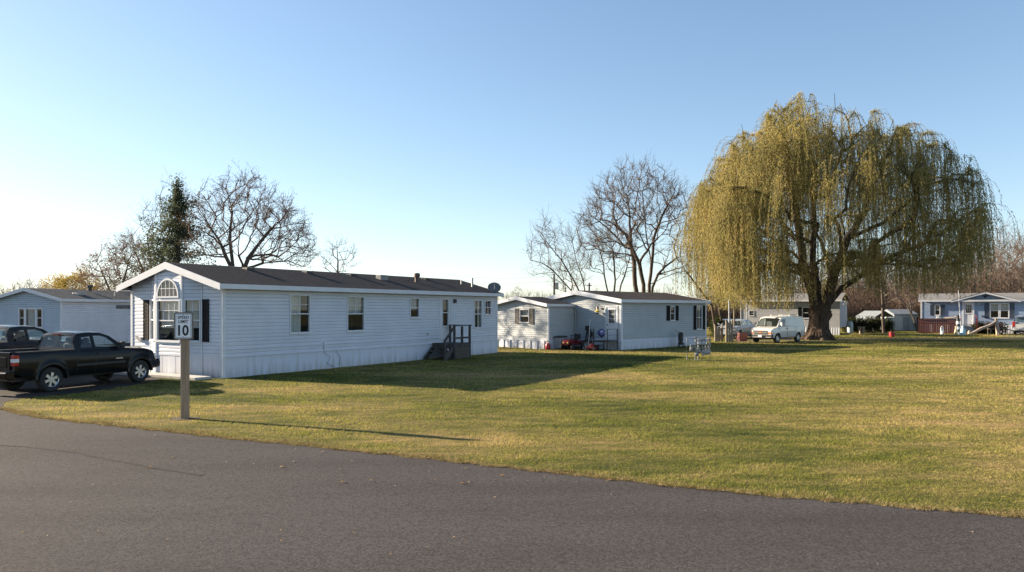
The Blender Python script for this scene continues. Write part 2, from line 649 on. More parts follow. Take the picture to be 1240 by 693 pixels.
def quad_dir(mb, vs, n):
    a, b, c = Vector(vs[0]), Vector(vs[1]), Vector(vs[2])
    if (b - a).cross(c - a).dot(Vector((n[0], n[1], 0))) < 0:
        vs = vs[::-1]
    mb.add(vs, [tuple(range(len(vs)))])


def siding(mb, W, z0, z1, rng, holes=(), course=0.127, lap=0.016, kinks=()):
    """lap siding between z0 and z1; rng(z)->(u0,u1); holes (u0,u1,z0,z1)"""
    zs = {z0, z1}
    k = z0
    while k < z1:
        zs.add(round(k, 4))
        if k + course * 0.64 < z1:
            zs.add(round(k + course * 0.64, 4))
        if k + course * 0.9 < z1:
            zs.add(round(k + course * 0.9, 4))
        k += course
    for h in holes:
        for z in h[2:4]:
            if z0 < z < z1:
                zs.add(z)
    for z in kinks:
        if z0 < z < z1:
            zs.add(z)
    zs = sorted(zs)

    def off(z, up):
        f = ((z - z0) / course) % 1.0
        if up and f < 1e-3:
            f = 1.0
        if not up and f > 1 - 1e-3:
            f = 0.0
        if f > 0.995:
            return -0.016
        return 0.004 + (lap - 0.004) * min(1.0, max(0.0, (0.9 - f) / 0.26))
    for a, b in zip(zs[:-1], zs[1:]):
        if b - a < 1e-4:
            continue
        ua, ub = rng(a + 1e-5), rng(b - 1e-5)
        segs = [(0, 1)]
        oa, ob = off(a, False), off(b, True)
        cuts = []
        for h in holes:
            if h[2] <= a + 1e-4 and h[3] >= b - 1e-4:
                cuts.append((h[0], h[1]))
        cuts.sort()
        parts = []
        cur0 = None
        left = ('L',)
        prev = None
        lst = []
        start = 'E'
        for c in cuts:
            lst.append((start, c[0]))
            start = c[1]
        lst.append((start, 'E'))
        for s0, s1 in lst:
            a0 = ua[0] if s0 == 'E' else s0
            b0 = ub[0] if s0 == 'E' else s0
            a1 = ua[1] if s1 == 'E' else s1
            b1 = ub[1] if s1 == 'E' else s1
            if a1 - a0 < 1e-4 and b1 - b0 < 1e-4:
                continue
            b1 = max(b1, b0)
            quad_dir(mb, [W(a0, a, oa), W(a1, a, oa), W(b1, b, ob), W(b0, b, ob)], W.n)
            if abs(((a - z0) / course) % 1.0) < 1e-3:
                mb.add([W(a0, a, -0.016), W(a1, a, -0.016), W(a1, a, oa), W(a0, a, oa)], [(0, 1, 2, 3)])


def wbox(mb, W, u0, u1, z0, z1, o0, o1):
    v = [W(u, z, o) for z in (z0, z1) for u, o in ((u0, o0), (u1, o0), (u1, o1), (u0, o1))]
    mb.add(v, [(3, 2, 1, 0), (4, 5, 6, 7), (0, 1, 5, 4), (1, 2, 6, 5), (2, 3, 7, 6), (3, 0, 4, 7)])


def window(parent, W, u0, u1, z0, z1, curtain='half', fr=0.045, mid=True, grid=(2, 2), trim=None, pout=0.0, cw=None, rnd=random):
    mb = MB()
    t = fr
    p = pout + 0.045
    for a in ((u0, u0 + t, z0, z1), (u1 - t, u1, z0, z1), (u0 + t, u1 - t, z0, z0 + t), (u0 + t, u1 - t, z1 - t, z1)):
        wbox(mb, W, *a, pout - 0.04, p)
    wbox(mb, W, u0 - 0.02, u1 + 0.02, z0 - 0.035, z0 - 0.002, pout + 0.016, p + 0.02)
    zm = (z0 + z1) / 2
    if mid:
        wbox(mb, W, u0 + t, u1 - t, zm - 0.02, zm + 0.02, pout - 0.03, pout + 0.02)
    f = mb.build('window', trim or M_TRIM, parent)
    g_ = MB()
    quad_dir(g_, [W(u0 + t, z0 + t, pout - 0.018), W(u1 - t, z0 + t, pout - 0.018), W(u1 - t, z1 - t, pout - 0.018), W(u0 + t, z1 - t, pout - 0.018)], W.n)
    g_.build('pane', M_GLASS, f)
    if grid:
        mg = MB()
        nx, nz = grid
        zb = zm + 0.02 if mid else z0 + t
        for i in range(1, nx):
            u = u0 + t + (u1 - u0 - 2 * t) * i / nx
            wbox(mg, W, u - 0.009, u + 0.009, zb, z1 - t, pout - 0.016, pout - 0.004)
        for j in range(1, nz):
            z = zb + (z1 - t - zb) * j / nz
            wbox(mg, W, u0 + t, u1 - t, z - 0.009, z + 0.009, pout - 0.015, pout - 0.005)
        if mg.v:
            mg.build('muntin', trim or M_TRIM, f)
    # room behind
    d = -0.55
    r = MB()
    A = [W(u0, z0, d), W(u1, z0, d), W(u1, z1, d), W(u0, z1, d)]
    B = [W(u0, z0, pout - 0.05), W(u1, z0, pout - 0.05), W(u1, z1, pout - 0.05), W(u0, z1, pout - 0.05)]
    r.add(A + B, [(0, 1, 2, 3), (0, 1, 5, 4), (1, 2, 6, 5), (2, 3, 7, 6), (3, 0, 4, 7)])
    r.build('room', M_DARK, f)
    if curtain:
        def cloth(ua, ub, za, zb, m, nm, fold=0.018):
            c = MB()
            n = max(6, int((ub - ua) / 0.03))
            for i in range(n):
                x0, x1 = ua + (ub - ua) * i / n, ua + (ub - ua) * (i + 1) / n
                o0 = -0.13 + fold * math.sin(i * 1.35)
                o1 = -0.13 + fold * math.sin((i + 1) * 1.35)
                quad_dir(c, [W(x0, za, o0 + pout), W(x1, za, o1 + pout), W(x1, zb, o1 + pout), W(x0, zb, o0 + pout)], W.n)
            c.build(nm, m, f)
        w = u1 - u0
        if curtain == 'half':
            cloth(u0 + 0.03, u0 + 0.03 + w * 0.62, z0 + 0.04, z1 - 0.03, M_CURT, 'curtain')
        elif curtain == 'full':
            cloth(u0 + 0.03, u1 - 0.03, z0 + 0.04, z1 - 0.03, M_CURT, 'curtain')
        elif curtain == 'sides':
            cloth(u0 + 0.03, u0 + w * 0.28, z0 + 0.04, z1 - 0.03, M_CURT, 'curtain')
            cloth(u1 - w * 0.28, u1 - 0.03, z0 + 0.04, z1 - 0.03, M_CURT, 'curtain')
        elif curtain == 'blind':
            cloth(u0 + 0.03, u1 - 0.03, zm - 0.05, z1 - 0.03, M_BLIND, 'blind', 0.004)
        elif curtain == 'deep':
            cloth(u0 + 0.03, u1 - 0.03, z0 + (z1 - z0) * 0.32, z1 - 0.03, M_CURT, 'curtain')
    return f


def shutter(parent, W, u0, u1, z0, z1, m, pout=0.0):
    mb = MB()
    wbox(mb, W, u0, u1, z0, z1, 0.022 + pout, 0.040 + pout)
    t = 0.035
    for a in ((u0, u0 + t, z0, z1), (u1 - t, u1, z0, z1), (u0 + t, u1 - t, z0, z0 + t), (u0 + t, u1 - t, z1 - t, z1), (u0 + t, u1 - t, (z0 + z1) / 2 - t / 2, (z0 + z1) / 2 + t / 2)):
        wbox(mb, W, *a, 0.042 + pout, 0.056 + pout)
    z = z0 + t + 0.03
    while z < z1 - t - 0.02:
        wbox(mb, W, u0 + t, u1 - t, z, z + 0.02, 0.042 + pout, 0.050 + pout)
        z += 0.05
    return mb.build('shutter', m, parent)


def skirting(mb, W, u0, u1, z1, course=0.2, off=0.004, wave=0.012):
    """ribbed vertical panels"""
    n = max(1, round((u1 - u0) / (course / 2)))
    pts = []
    for i in range(n + 1):
        u = u0 + (u1 - u0) * i / n
        pts.append((u, off + (wave if i % 2 else 0)))
    # square ribs
    for i in range(n):
        a, b = pts[i], pts[i + 1]
        quad_dir(mb, [W(a[0], 0, a[1]), W(b[0] - 0.015, 0, a[1]), W(b[0] - 0.015, z1, a[1]), W(a[0], z1, a[1])], W.n)
        quad_dir(mb, [W(b[0] - 0.015, 0, a[1]), W(b[0], 0, b[1]), W(b[0], z1, b[1]), W(b[0] - 0.015, z1, a[1])], W.n)


def gable_rng(Wd, c, half, he, rise, u0=0.0, u1=None):
    u1 = Wd if u1 is None else u1

    def r(z):
        h = half * (1 - max(0.0, z - he) / rise)
        return (max(u0, c - h), min(u1, c + h)) if c - h < c + h else (c, c)
    return r


def gable_roof(parent, x0, x1, y0, y1, he, rise, m_sh, rake=0.19, eave=0.16, ridge_x=None, th=0.05, mtrim=None, back=True, name='roof'):
    """roof whose ridge runs along y between eaves x0<x1"""
    mtrim = mtrim or M_TRIM
    rx = (x0 + x1) / 2 if ridge_x is None else ridge_x
    mb = MB()
    # courses of shingles as low steps
    for sx, xe in ((1, x1), (-1, x0)):
        n = max(4, int(abs(xe - rx) / 0.14))
        for i in range(n):
            a, b = i / n, (i + 1) / n
            xa, xb = rx + (xe - rx) * a, rx + (xe - rx) * b
            za, zb = he + rise * (1 - a), he + rise * (1 - b)
            vs = [(xa, y0, za), (xb, y0, zb + 0.008), (xb, y1, zb + 0.008), (xa, y1, za)]
            if sx > 0:
                vs = vs[::-1]
            nrm = (Vector(vs[1]) - Vector(vs[0])).cross(Vector(vs[2]) - Vector(vs[0]))
            if nrm.z < 0:
                vs = vs[::-1]
            mb.add(vs, [(0, 1, 2, 3)])
            mb.add([(xb, y0, zb + 0.008), (xb, y1, zb + 0.008), (xb, y1, zb - 0.001), (xb, y0, zb - 0.001)], [(0, 1, 2, 3)])
    # underside
    mb.add([(rx, y0, he + rise - th), (x1, y0, he - th), (x1, y1, he - th), (rx, y1, he + rise - th)], [(0, 1, 2, 3)])
    mb.add([(rx, y0, he + rise - th), (x0, y0, he - th), (x0, y1, he - th), (rx, y1, he + rise - th)], [(3, 2, 1, 0)])
    roof = mb.build(name, m_sh, parent)
    # fascia boards
    fb = MB()
    for xe, s in ((x1, 1), (x0, -1)):
        fb.box(min(xe, xe + s * 0.025), max(xe, xe + s * 0.025), y0, y1, he - eave, he + 0.004)
    for yy, s in ((y0, -1), (y1, 1)):
        if s > 0 and not back:
            continue
        ya, yb = sorted((yy, yy + s * 0.028))
        for xe in (x0 - 0.025, x1 + 0.025):
            poly = [(rx, he + rise + 0.012), (xe, he + 0.012), (xe, he - rake * 0.85), (rx, he + rise - rake)]
            fb.prism(poly, ya, yb, lambda u, v, w: (u, w, v))
    fb.build('fascia', mtrim, roof)
    sb = MB()
    sb.box(x1 - 0.01 - max(0.05, 0.4), x1 - 0.001, y0 + 0.002, y1 - 0.002, he - eave + 0.005, he - eave + 0.025) if False else None
    return roof


def soffit(parent, x_wall, x_eave, y0, y1, z, m):
    mb = MB()
    a, b = sorted((x_wall, x_eave))
    mb.box(a, b, y0, y1, z, z + 0.015)
    mb.build('soffit', m, parent)


def roof_z(x, rx, half, he, rise):
    return he + rise * (1 - abs(x - rx) / half)


# ---------- home 1 : long white home in the centre left
def white_home():
    W_, L_, HE, RI, OV, FO = 5.1, 17.2, 3.145, 0.80, 0.33, 0.36
    SK = 0.70
    th = 0.54
    root = thing('mobile_home', 'long white mobile home with an arched bay window behind the speed limit sign', 'mobile home',
                 (-9.65, 24.8, 0), -th, 'single storey mobile homes')
    WR = WallF((0, 0), (0, 1), (1, 0))
    WF = WallF((0, 0), (-1, 0), (0, -1))
    top = HE - 0.15
    half = W_ / 2 + OV
    wins = [(2.88, 3.88, 1.42, 2.86, 'half', (2, 2)), (5.86, 6.88, 1.42, 2.84, 'blind', (2, 2)),
            (9.85, 10.53, 1.93, 2.83, 'blind', (2, 1)), (15.0, 15.72, 1.36, 2.78, 'sides', (2, 2)), (15.98, 16.6, 2.03, 2.79, None, (2, 2))]
    door = (12.1, 13.0, 0.88, 2.9)
    mb = MB()
    holes = [w[:4] for w in wins] + [door]
    siding(mb, WR, SK, top, lambda z: (0.0, L_), holes)
    mb.build('side_wall', M_WHITE, root)
    mb = MB()
    WB = WallF((-W_, 0), (0, 1), (-1, 0))
    siding(mb, WB, SK, top, lambda z: (0.0, L_))
    mb.build('side_wall', M_WHITE, root)
    mb = MB()
    gr = gable_rng(W_, W_ / 2, half, HE - 0.06, RI)
    siding(mb, WF, SK, HE + RI - 0.07, gr, [(0.98, 4.06, 0.0, 9.0)] if False else [(1.05, 3.95, SK, 3.40)], kinks=(HE - 0.05, HE))
    mb.build('front_wall', M_WHITE, root)
    mb = MB()
    WBk = WallF((0, L_), (-1, 0), (0, 1))
    siding(mb, WBk, SK, HE + RI - 0.07, gr, kinks=(HE - 0.05, HE))
    mb.build('back_wall', M_WHITE, root)
    # bay : three panels standing forward of the end wall
    D = 0.27
    b0, b1, b2, b3 = 1.04, 1.76, 3.26, 3.96
    bay = MB()
    panels = []
    for (ua, da, ub, db) in ((b0, 0, b1, D), (b1, D, b2, D), (b2, D, b3, 0)):
        ln = math.hypot(ub - ua, db - da)
        d = (-(ub - ua) / ln, -(db - da) / ln)
        n = (d[1], -d[0])
        if n[1] > 0:
            n = (-n[0], -n[1])
        panels.append((WallF((-ua, -da), d, n), ln))
    sidew = (0.06, panels[0][1] - 0.07)
    l0, l2 = panels[0][1], panels[2][1]
    siding(bay, panels[0][0], SK, 3.655, lambda z: (min(l0, max(0.0, (z - 3.45) / 0.205) * l0), l0), [(sidew[0], sidew[1], 1.2, 2.66)])
    siding(bay, panels[2][0], SK, 3.655, lambda z: (0.0, max(0.0, min(1.0, 1 - (z - 3.45) / 0.205)) * l2), [(0.07, panels[2][1] - 0.06, 1.2, 2.66)])
    cl = panels[1][1]
    cg = lambda z: (max(0.0, cl / 2 - (half) * (1 - max(0, z - (HE - 0.07)) / RI)), min(cl, cl / 2 + half * (1 - max(0, z - (HE - 0.07)) / RI)))
    siding(bay, panels[1][0], SK, HE + RI - 0.09, cg, [(0.09, cl - 0.09, 1.19, 2.64)], kinks=(3.2, 3.3, 3.4, 3.5, 3.6, 3.7, 3.8))
    bayo = bay.build('bay', M_WHITE, root)
    bt = MB()
    for i, (pw, ln) in enumerate(panels):
        ends = {0: ((0.0, 0.05), (ln - 0.045, ln)), 1: ((-0.002, 0.085), (ln - 0.085, ln + 0.002)), 2: ((0.0, 0.045), (ln - 0.05, ln))}[i]
        for e in ends:
            bt = MB()
            wbox(bt, pw, e[0], e[1], 0.0, 3.6 if i == 1 else 3.4, 0.012, 0.035)
            bt.build('corner_trim', M_TRIM, bayo)
    window(root, panels[0][0], sidew[0], sidew[1], 1.2, 2.66, 'deep', grid=(2, 2))
    window(root, panels[2][0], 0.07, panels[2][1] - 0.06, 1.2, 2.66, 'deep', grid=(2, 2))
    window(root, panels[1][0], 0.09, cl - 0.09, 1.19, 2.64, 'deep', grid=(4, 2))
    # arched window over the bay
    PW = panels[1][0]
    cx, rr, zc = cl / 2, 0.55, 2.76

    def arc(r, o, n=20):
        return [PW(cx + r * math.cos(math.pi * k / n), zc + r * 1.02 * math.sin(math.pi * k / n), o) for k in range(n + 1)]
    fr = MB()
    n = 20
    for o0, o1 in ((0.012, 0.062),):
        a, b, c, d_ = arc(rr + 0.06, o1), arc(rr, o1), arc(rr + 0.06, o0), arc(rr, o0)
        fr.add(a + b + c + d_, sum([[(k, k + 1, n + 1 + k + 1, n + 1 + k), (2 * (n + 1) + k, 2 * (n + 1) + k + 1, k + 1, k), (n + 1 + k, n + 2 + k, 3 * (n + 1) + k + 1, 3 * (n + 1) + k)] for k in range(n)], []))
    wbox(fr, PW, cx - rr - 0.06, cx + rr + 0.06, zc - 0.05, zc, 0.012, 0.062)
    aw = fr.build('arched_window', M_TRIM, root)
    gl = MB()
    pts = arc(rr, 0.042)
    gl.add(pts, [tuple(range(len(pts)))])
    gl.build('pane', M_GLASS, aw)
    bk = MB()
    pts = arc(rr, 0.032)
    bk.add(pts, [tuple(range(len(pts)))])
    bk.build('backing', mat('arch_backing', (0.035, 0.020, 0.020), (0.085, 0.055, 0.052), rough=0.8, scale=4), aw)
    mu = MB()
    for du in (-0.33, -0.11, 0.11, 0.33):
        hh = 1.02 * math.sqrt(rr * rr - du * du)
        wbox(mu, PW, cx + du - 0.01, cx + du + 0.01, zc, zc + hh, 0.044, 0.054)
    ww = math.sqrt(rr * rr - (0.27 / 1.02) ** 2)
    wbox(mu, PW, cx - ww, cx + ww, zc + 0.26, zc + 0.28, 0.0435, 0.0535)
    mu.build('muntin', M_TRIM, aw)
    shutter(root, WF, 0.68, 1.0, 1.2, 2.65, M_SHUT)
    shutter(root, WF, 4.02, 4.34, 1.2, 2.65, M_SHUT)
    # skirts
    sk = MB()
    skirting(sk, WR, 0, L_, SK, course=0.4, wave=0.004)
    skirting(sk, WB, 0, L_, SK, course=0.4, wave=0.004)
    for pw, ln in panels:
        skirting(sk, pw, 0, ln, SK, course=0.8, wave=0.003)
    skirting(sk, WF, 0, b0, SK, course=0.8, wave=0.003)
    skirting(sk, WF, b3, W_, SK, course=0.8, wave=0.003)
    skirting(sk, WBk, 0, W_, SK, course=0.8, wave=0.003)
    wbox(sk, WR, 0.0, L_, SK - 0.012, SK + 0.015, 0.016, 0.045)
    wbox(sk, WR, 0.0, L_, 0.945, 0.965, 0.014, 0.042)
    sk.build('skirting', M_SKIRT, root)
    for (x, y, sx, sy) in ((0, 0, 1, -1), (0, L_, 1, 1), (-W_, 0, -1, -1), (-W_, L_, -1, 1)):
        ct = MB()
        xa, xb = sorted((x - sx * 0.09, x + sx * 0.032))
        ya, yb = sorted((y - sy * 0.004, y + sy * 0.032))
        ct.box(xa, xb, ya, yb, 0.02, top)
        xa, xb = sorted((x + sx * 0.003, x + sx * 0.0325))
        ya, yb = sorted((y - sy * 0.09, y - sy * 0.005))
        ct.box(xa, xb, ya, yb, 0.02, top)
        ct.build('corner_trim', M_TRIM, root)
    roof = gable_roof(root, -W_ - OV, OV, -FO, L_ + 0.12, HE, RI, M_SHING, rake=0.24)
    soffit(roof, 0.005, OV, -FO, L_ + 0.1, HE - 0.15, M_TRIM)
    soffit(roof, -W_ - 0.005, -W_ - OV, -FO, L_ + 0.1, HE - 0.15, M_TRIM)
    for w in wins:
        window(root, WR, w[0], w[1], w[2], w[3], w[4], grid=w[5], mid=True)
    # door
    dm = MB()
    u0, u1, z0, z1 = door
    for a in ((u0, u0 + 0.06, z0, z1), (u1 - 0.06, u1, z0, z1), (u0 + 0.06, u1 - 0.06, z1 - 0.06, z1)):
        wbox(dm, WR, *a, -0.05, 0.03)
    wbox(dm, WR, u0 + 0.06, u1 - 0.06, z0, 1.5, -0.03, 0.005)
    wbox(dm, WR, u0 + 0.06, u0 + 0.2, 1.5, z1 - 0.06, -0.03, 0.005)
    wbox(dm, WR, u1 - 0.2, u1 - 0.06, 1.5, z1 - 0.06, -0.03, 0.005)
    wbox(dm, WR, u0 + 0.2, u1 - 0.2, z1 - 0.1, z1 - 0.06, -0.03, 0.005)
    dr = dm.build('door', M_TRIM, root)
    window(dr, WR, u0 + 0.2, u1 - 0.2, 1.5, z1 - 0.1, None, fr=0.03, grid=None, pout=-0.01)
    hd = MB()
    hd.tube([WR(u1 - 0.12, 1.38, 0.0), WR(u1 - 0.12, 1.38, 0.06)], 0.025, 8)
    hd.build('handle', M_STEEL, dr)
    # wall lamp by the door
    lm = MB()
    wbox(lm, WR, 13.2, 13.36, 2.62, 2.8, 0.014, 0.12)
    lm.build('wall_lamp', M_BLACK, root, bevel=0.02)
    ot = MB()
    wbox(ot, WR, 11.1, 11.2, 1.12, 1.2, 0.014, 0.05)
    ot.build('outlet', M_STEEL, root)
    mt = MB()
    wbox(mt, WF, 4.42, 4.62, 1.16, 1.3, 0.014, 0.09)
    wbox(mt, WF, 4.7, 4.8, 1.2, 1.32, 0.014, 0.05)
    mt.build('outlet', M_CONC, root)
    # roof vents and flue
    rx = -W_ / 2

    def rz(x):
        return roof_z(x, rx, half, HE, RI)
    v = MB()
    v.box(-1.75, -1.45, 9.6, 10.1, rz(-1.6) - 0.06, rz(-1.6) + 0.2)
    v.build('roof_vent', mat('vent_grey', (0.22, 0.21, 0.2), (0.3, 0.29, 0.27), rough=0.7), roof, bevel=0.02)
    v = MB()
    v.lathe([(0, 0), (0.11, 0), (0.11, 0.3), (0.15, 0.31), (0.15, 0.45), (0.1, 0.5), (0, 0.5)], 'z', 12, (-1.35, 12.1, rz(-1.35) - 0.05))
    v.build('chimney', mat('flue', (0.10, 0.07, 0.06), (0.16, 0.12, 0.1), rough=0.7, metal=0.3), roof)
    v = MB()
    v.tube([(-0.9, 16.2, rz(-0.9) - 0.05), (-0.9, 16.2, rz(-0.9) + 0.48)], 0.055, 10)
    v.build('vent_pipe', M_STEEL, roof)
    v = MB()
    v.tube([(-1.4, 15.9, rz(-1.4) - 0.05), (-1.4, 15.9, rz(-1.4) + 0.25)], 0.03, 8)
    v.build('vent_pipe', M_STEEL, roof)
    for yy in (2.6, 5.6, 8.2, 13.6):
        v = MB()
        v.box(-2.25, -1.95, yy, yy + 0.35, rz(-2.1) - 0.06, rz(-2.1) + 0.06)
        v.build('roof_vent', M_BLACK, roof, bevel=0.015)
    # dish
    c = Vector((0.12, 16.75, 3.44))
    ax = Vector((0.55, -0.75, 0.42)).normalized()
    q = ax.to_track_quat('Z', 'Y').to_matrix()
    prof = [(0.0, 0.0), (0.12, 0.006), (0.24, 0.025), (0.33, 0.055), (0.335, 0.05), (0.24, 0.01), (0.12, -0.01), (0, -0.015)]
    d = MB()
    d.lathe(prof, 'z', 24)
    d.v = [tuple(q @ Vector((p[0] * 1.05, p[1] * 0.9, p[2])) + c) for p in d.v]
    dish = d.build('satellite_dish', mat('dish_grey', (0.10, 0.10, 0.105), (0.15, 0.15, 0.15), rough=0.5), roof, smooth=True)
    a = MB()
    a.tube([c - ax * 0.02, c - ax * 0.15 + Vector((0, 0, -0.1)), (0.1, 16.8, 3.1)], 0.022, 8)
    a.tube([c + q @ Vector((0, -0.28, 0.04)), c + ax * 0.33], 0.012, 6)
    a.tube([c + ax * 0.3, c + ax * 0.4], 0.03, 8)
    a.build('dish_arm', M_STEEL, dish)
    # cable loop on the side wall
    cb = MB()
    cb.tube([WR(4.55, 1.05, 0.03), WR(4.6, 0.62, 0.04), WR(4.9, 0.45, 0.05), WR(4.75, 0.2, 0.05), WR(5.1, 0.05, 0.05)], 0.008, 5)
    cb.tube([WR(5.2, 0.72, 0.03), WR(5.45, 0.4, 0.05), WR(5.4, 0.1, 0.05)], 0.008, 5)
    cb.build('cable', M_BLACK, root)
    return root


def l2w(root_loc, th, x, y):
    c, s = math.cos(th), math.sin(th)
    return (root_loc[0] + c * x + s * y, root_loc[1] - s * x + c * y)


home1 = white_home()
# concrete patio strip by the bay
pb = MB()
pb.box(-4.9, -0.15, -0.95, -0.32, 0.0, 0.09)
o = pb.build('concrete_strip', M_CONC, None, bevel=0.01)
o.location = (-9.65, 24.8, 0)
o.rotation_euler = (0, 0, -0.54)
tag(o, 'pale concrete strip on the ground under the bay window of the long white home', 'slab')


# wooden steps at the side door
def wooden_steps():
    x, y = l2w((-9.65, 24.8), 0.54, 0.04, 11.45)
    root = thing('wooden_steps', 'weathered grey wooden steps with a lattice base at the side door of the white home', 'steps', (x, y, 0), -0.54, None, 0.95)
    dk = MB()
    for i in range(9):
        dk.box(0.02, 1.35, 0.02 + i * 0.155, 0.165 + i * 0.155, 0.74, 0.78)
    dk.box(0.02, 1.35, 0.02, 0.06, 0.6, 0.735)
    dk.box(0.02, 1.35, 1.36, 1.4, 0.6, 0.735)
    dk.box(1.31, 1.36, 0.065, 1.355, 0.6, 0.735)
    dk.build('deck', M_WOODD, root)
    for (px, py, zt) in ((1.31, 0.05, 1.62), (1.31, 1.36, 1.62), (0.12, 1.36, 1.62), (1.31, 0.7, 1.6)):
        p = MB()
        p.box(px - 0.045, px + 0.045, py - 0.045, py + 0.045, 0.02, zt)
        p.build('post', M_WOODD, root)
    r = MB()
    r.box(1.24, 1.4, 0.0, 1.46, 1.622, 1.665)
    r.box(0.06, 1.235, 1.30, 1.44, 1.622, 1.66)
    r.box(1.36, 1.385, 0.1, 1.31, 1.0, 1.09)
    r.obox((1.3, 0.0, 1.55), (1.3, -0.74, 0.9), 0.04, 0.12)
    r.build('railing', M_WOODD, root)
    sbm = mat('stair_shadow_board', (0.018, 0.016, 0.015), (0.03, 0.027, 0.025), rough=0.95)  # near-black boards, added to give the shade under the deck and stairs
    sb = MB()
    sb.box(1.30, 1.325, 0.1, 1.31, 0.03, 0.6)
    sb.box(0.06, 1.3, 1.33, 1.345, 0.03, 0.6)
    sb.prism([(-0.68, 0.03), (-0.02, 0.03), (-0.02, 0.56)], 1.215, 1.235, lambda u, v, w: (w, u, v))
    sb.build('shade_board', sbm, root)
    lt = MB()
    for k in range(-4, 12):
        a = k * 0.16
        for s in (1, -1):
            y0, y1 = a, a + 0.56
            z0, z1 = (0.04, 0.6) if s > 0 else (0.6, 0.04)
            if y0 < 0.1:
                t = (0.1 - y0) / 0.56
                y0, z0 = 0.1, z0 + (z1 - z0) * t
            if y1 > 1.3:
                t = (y1 - 1.3) / (y1 - y0)
                y1, z1 = 1.3, z1 - (z1 - z0) * t
            if y1 - y0 > 0.05:
                lt.obox((1.345 + 0.006 * s, y0, z0), (1.345 + 0.006 * s, y1, z1), 0.008, 0.035, (1, 0, 0))
    lt.build('lattice', M_WOODG, root)
    st = MB()
    for i in range(3):
        st.box(0.1, 1.25, -0.21 * (i + 1), -0.21 * i - 0.01, 0.56 - 0.18 * i, 0.6 - 0.18 * i)
    for sx in (0.08, 1.26):
        st.obox((sx + 0.02, 0.0, 0.55), (sx + 0.02, -0.70, 0.02), 0.04, 0.22)
    st.build('step', M_WOODD, root)
    p = MB()
    p.box(1.26, 1.34, -0.76, -0.68, 0.0, 1.0)
    p.build('post', M_WOODD, root)


wooden_steps()


# ---------- home 0 : pale blue narrow home at far left
def left_home():
    W_, L_, HE, RI, OV = 5.4, 15.0, 2.96, 0.70, 0.3
    th = 0.30
    root = thing('mobile_home', 'pale blue mobile home with a grey roof at the far left behind the dark trucks', 'mobile home', (-27.9, 46, 0), -th, 'single storey mobile homes')
    WR = WallF((0, 0), (0, 1), (1, 0))
    WF = WallF((0, 0), (-1, 0), (0, -1))
    SK = 0.55
    top = HE - 0.14
    half = W_ / 2 + OV
    mb = MB()
    siding(mb, WR, SK, top, lambda z: (0.0, L_), course=0.13)
    mb.build('side_wall', M_WHITE, root)
    mb = MB()
    siding(mb, WallF((-W_, 0), (0, 1), (-1, 0)), SK, top, lambda z: (0.0, L_), course=0.13)
    mb.build('side_wall', M_WHITE, root)
    gr = gable_rng(W_, W_ / 2, half, HE - 0.06, RI)
    wu = [(1.02, 1.5), (1.53, 2.4), (2.43, 2.9)]
    mb = MB()
    siding(mb, WF, SK, HE + RI - 0.07, gr, [(1.46, 3.46, 1.15, 2.4)], course=0.13, kinks=(HE - 0.05, HE))
    mb.build('front_wall', M_BLUE0, root)
    mb = MB()
    siding(mb, WallF((0, L_), (-1, 0), (0, 1)), SK, HE + RI - 0.07, gr, course=0.13, kinks=(HE - 0.05, HE))
    mb.build('back_wall', M_BLUE0, root)
    window(root, WF, 1.47, 2.0, 1.16, 2.39, None, fr=0.06, grid=None, mid=True)
    window(root, WF, 2.01, 2.92, 1.16, 2.39, 'full', fr=0.06, grid=None, mid=False)
    window(root, WF, 2.93, 3.45, 1.16, 2.39, None, fr=0.06, grid=None, mid=True)
    sk = MB()
    skirting(sk, WR, 0, L_, SK)
    skirting(sk, WF, 0, W_, SK)
    sk.build('skirting', M_SKIRT, root)
    ct = MB()
    ct.box(-0.06, 0.025, -0.026, 0.0, 0.02, top)
    ct.box(0.003, 0.026, 0.001, 0.1, 0.02, top)
    ct.build('corner_trim', M_TRIM, root)
    ct = MB()
    ct.box(-W_ - 0.025, -W_ + 0.06, -0.026, 0.0, 0.02, top)
    ct.build('corner_trim', M_TRIM, root)
    roof = gable_roof(root, -W_ - OV, OV, -0.3, L_ + 0.1, HE, RI, mat('slate_shingles', (0.075, 0.08, 0.088), (0.12, 0.125, 0.13), rough=0.95, scale=9, bump=0.5, spec=0.15), rake=0.2)
    soffit(roof, 0.005, OV, -0.3, L_, HE - 0.15, M_TRIM)
    v = MB()
    wbox(v, WR, 4.2, 5.6, 2.36, 2.6, 0.022, 0.06)
    v.build('side_vent', mat('louvre', (0.09, 0.09, 0.1), (0.15, 0.15, 0.16), rough=0.6), root)
    rx = -W_ / 2
    v = MB()
    v.box(-1.2, -0.8, 1.9, 2.6, roof_z(-1, rx, half, HE, RI) - 0.05, roof_z(-1, rx, half, HE, RI) + 0.12)
    v.build('roof_vent', M_STEEL, roof, bevel=0.03)
    v = MB()
    v.lathe([(0, 0), (0.13, 0), (0.13, 0.22), (0.2, 0.23), (0.2, 0.38), (0, 0.42)], 'z', 12, (-1.9, 3.9, HE + RI - 0.1))
    v.build('chimney', M_BLACK, roof)
    v = MB()
    v.tube([(-0.8, 4.9, roof_z(-.8, rx, half, HE, RI) - 0.1), (-0.8, 4.9, roof_z(-.8, rx, half, HE, RI) + 0.3)], 0.035, 8)
    v.build('vent_pipe', M_STEEL, roof)


left_home()


# ---------- home 2 : grey blue home in the middle with a smaller wing
HOME2 = (6.2, 42.2)
TH2 = 0.78


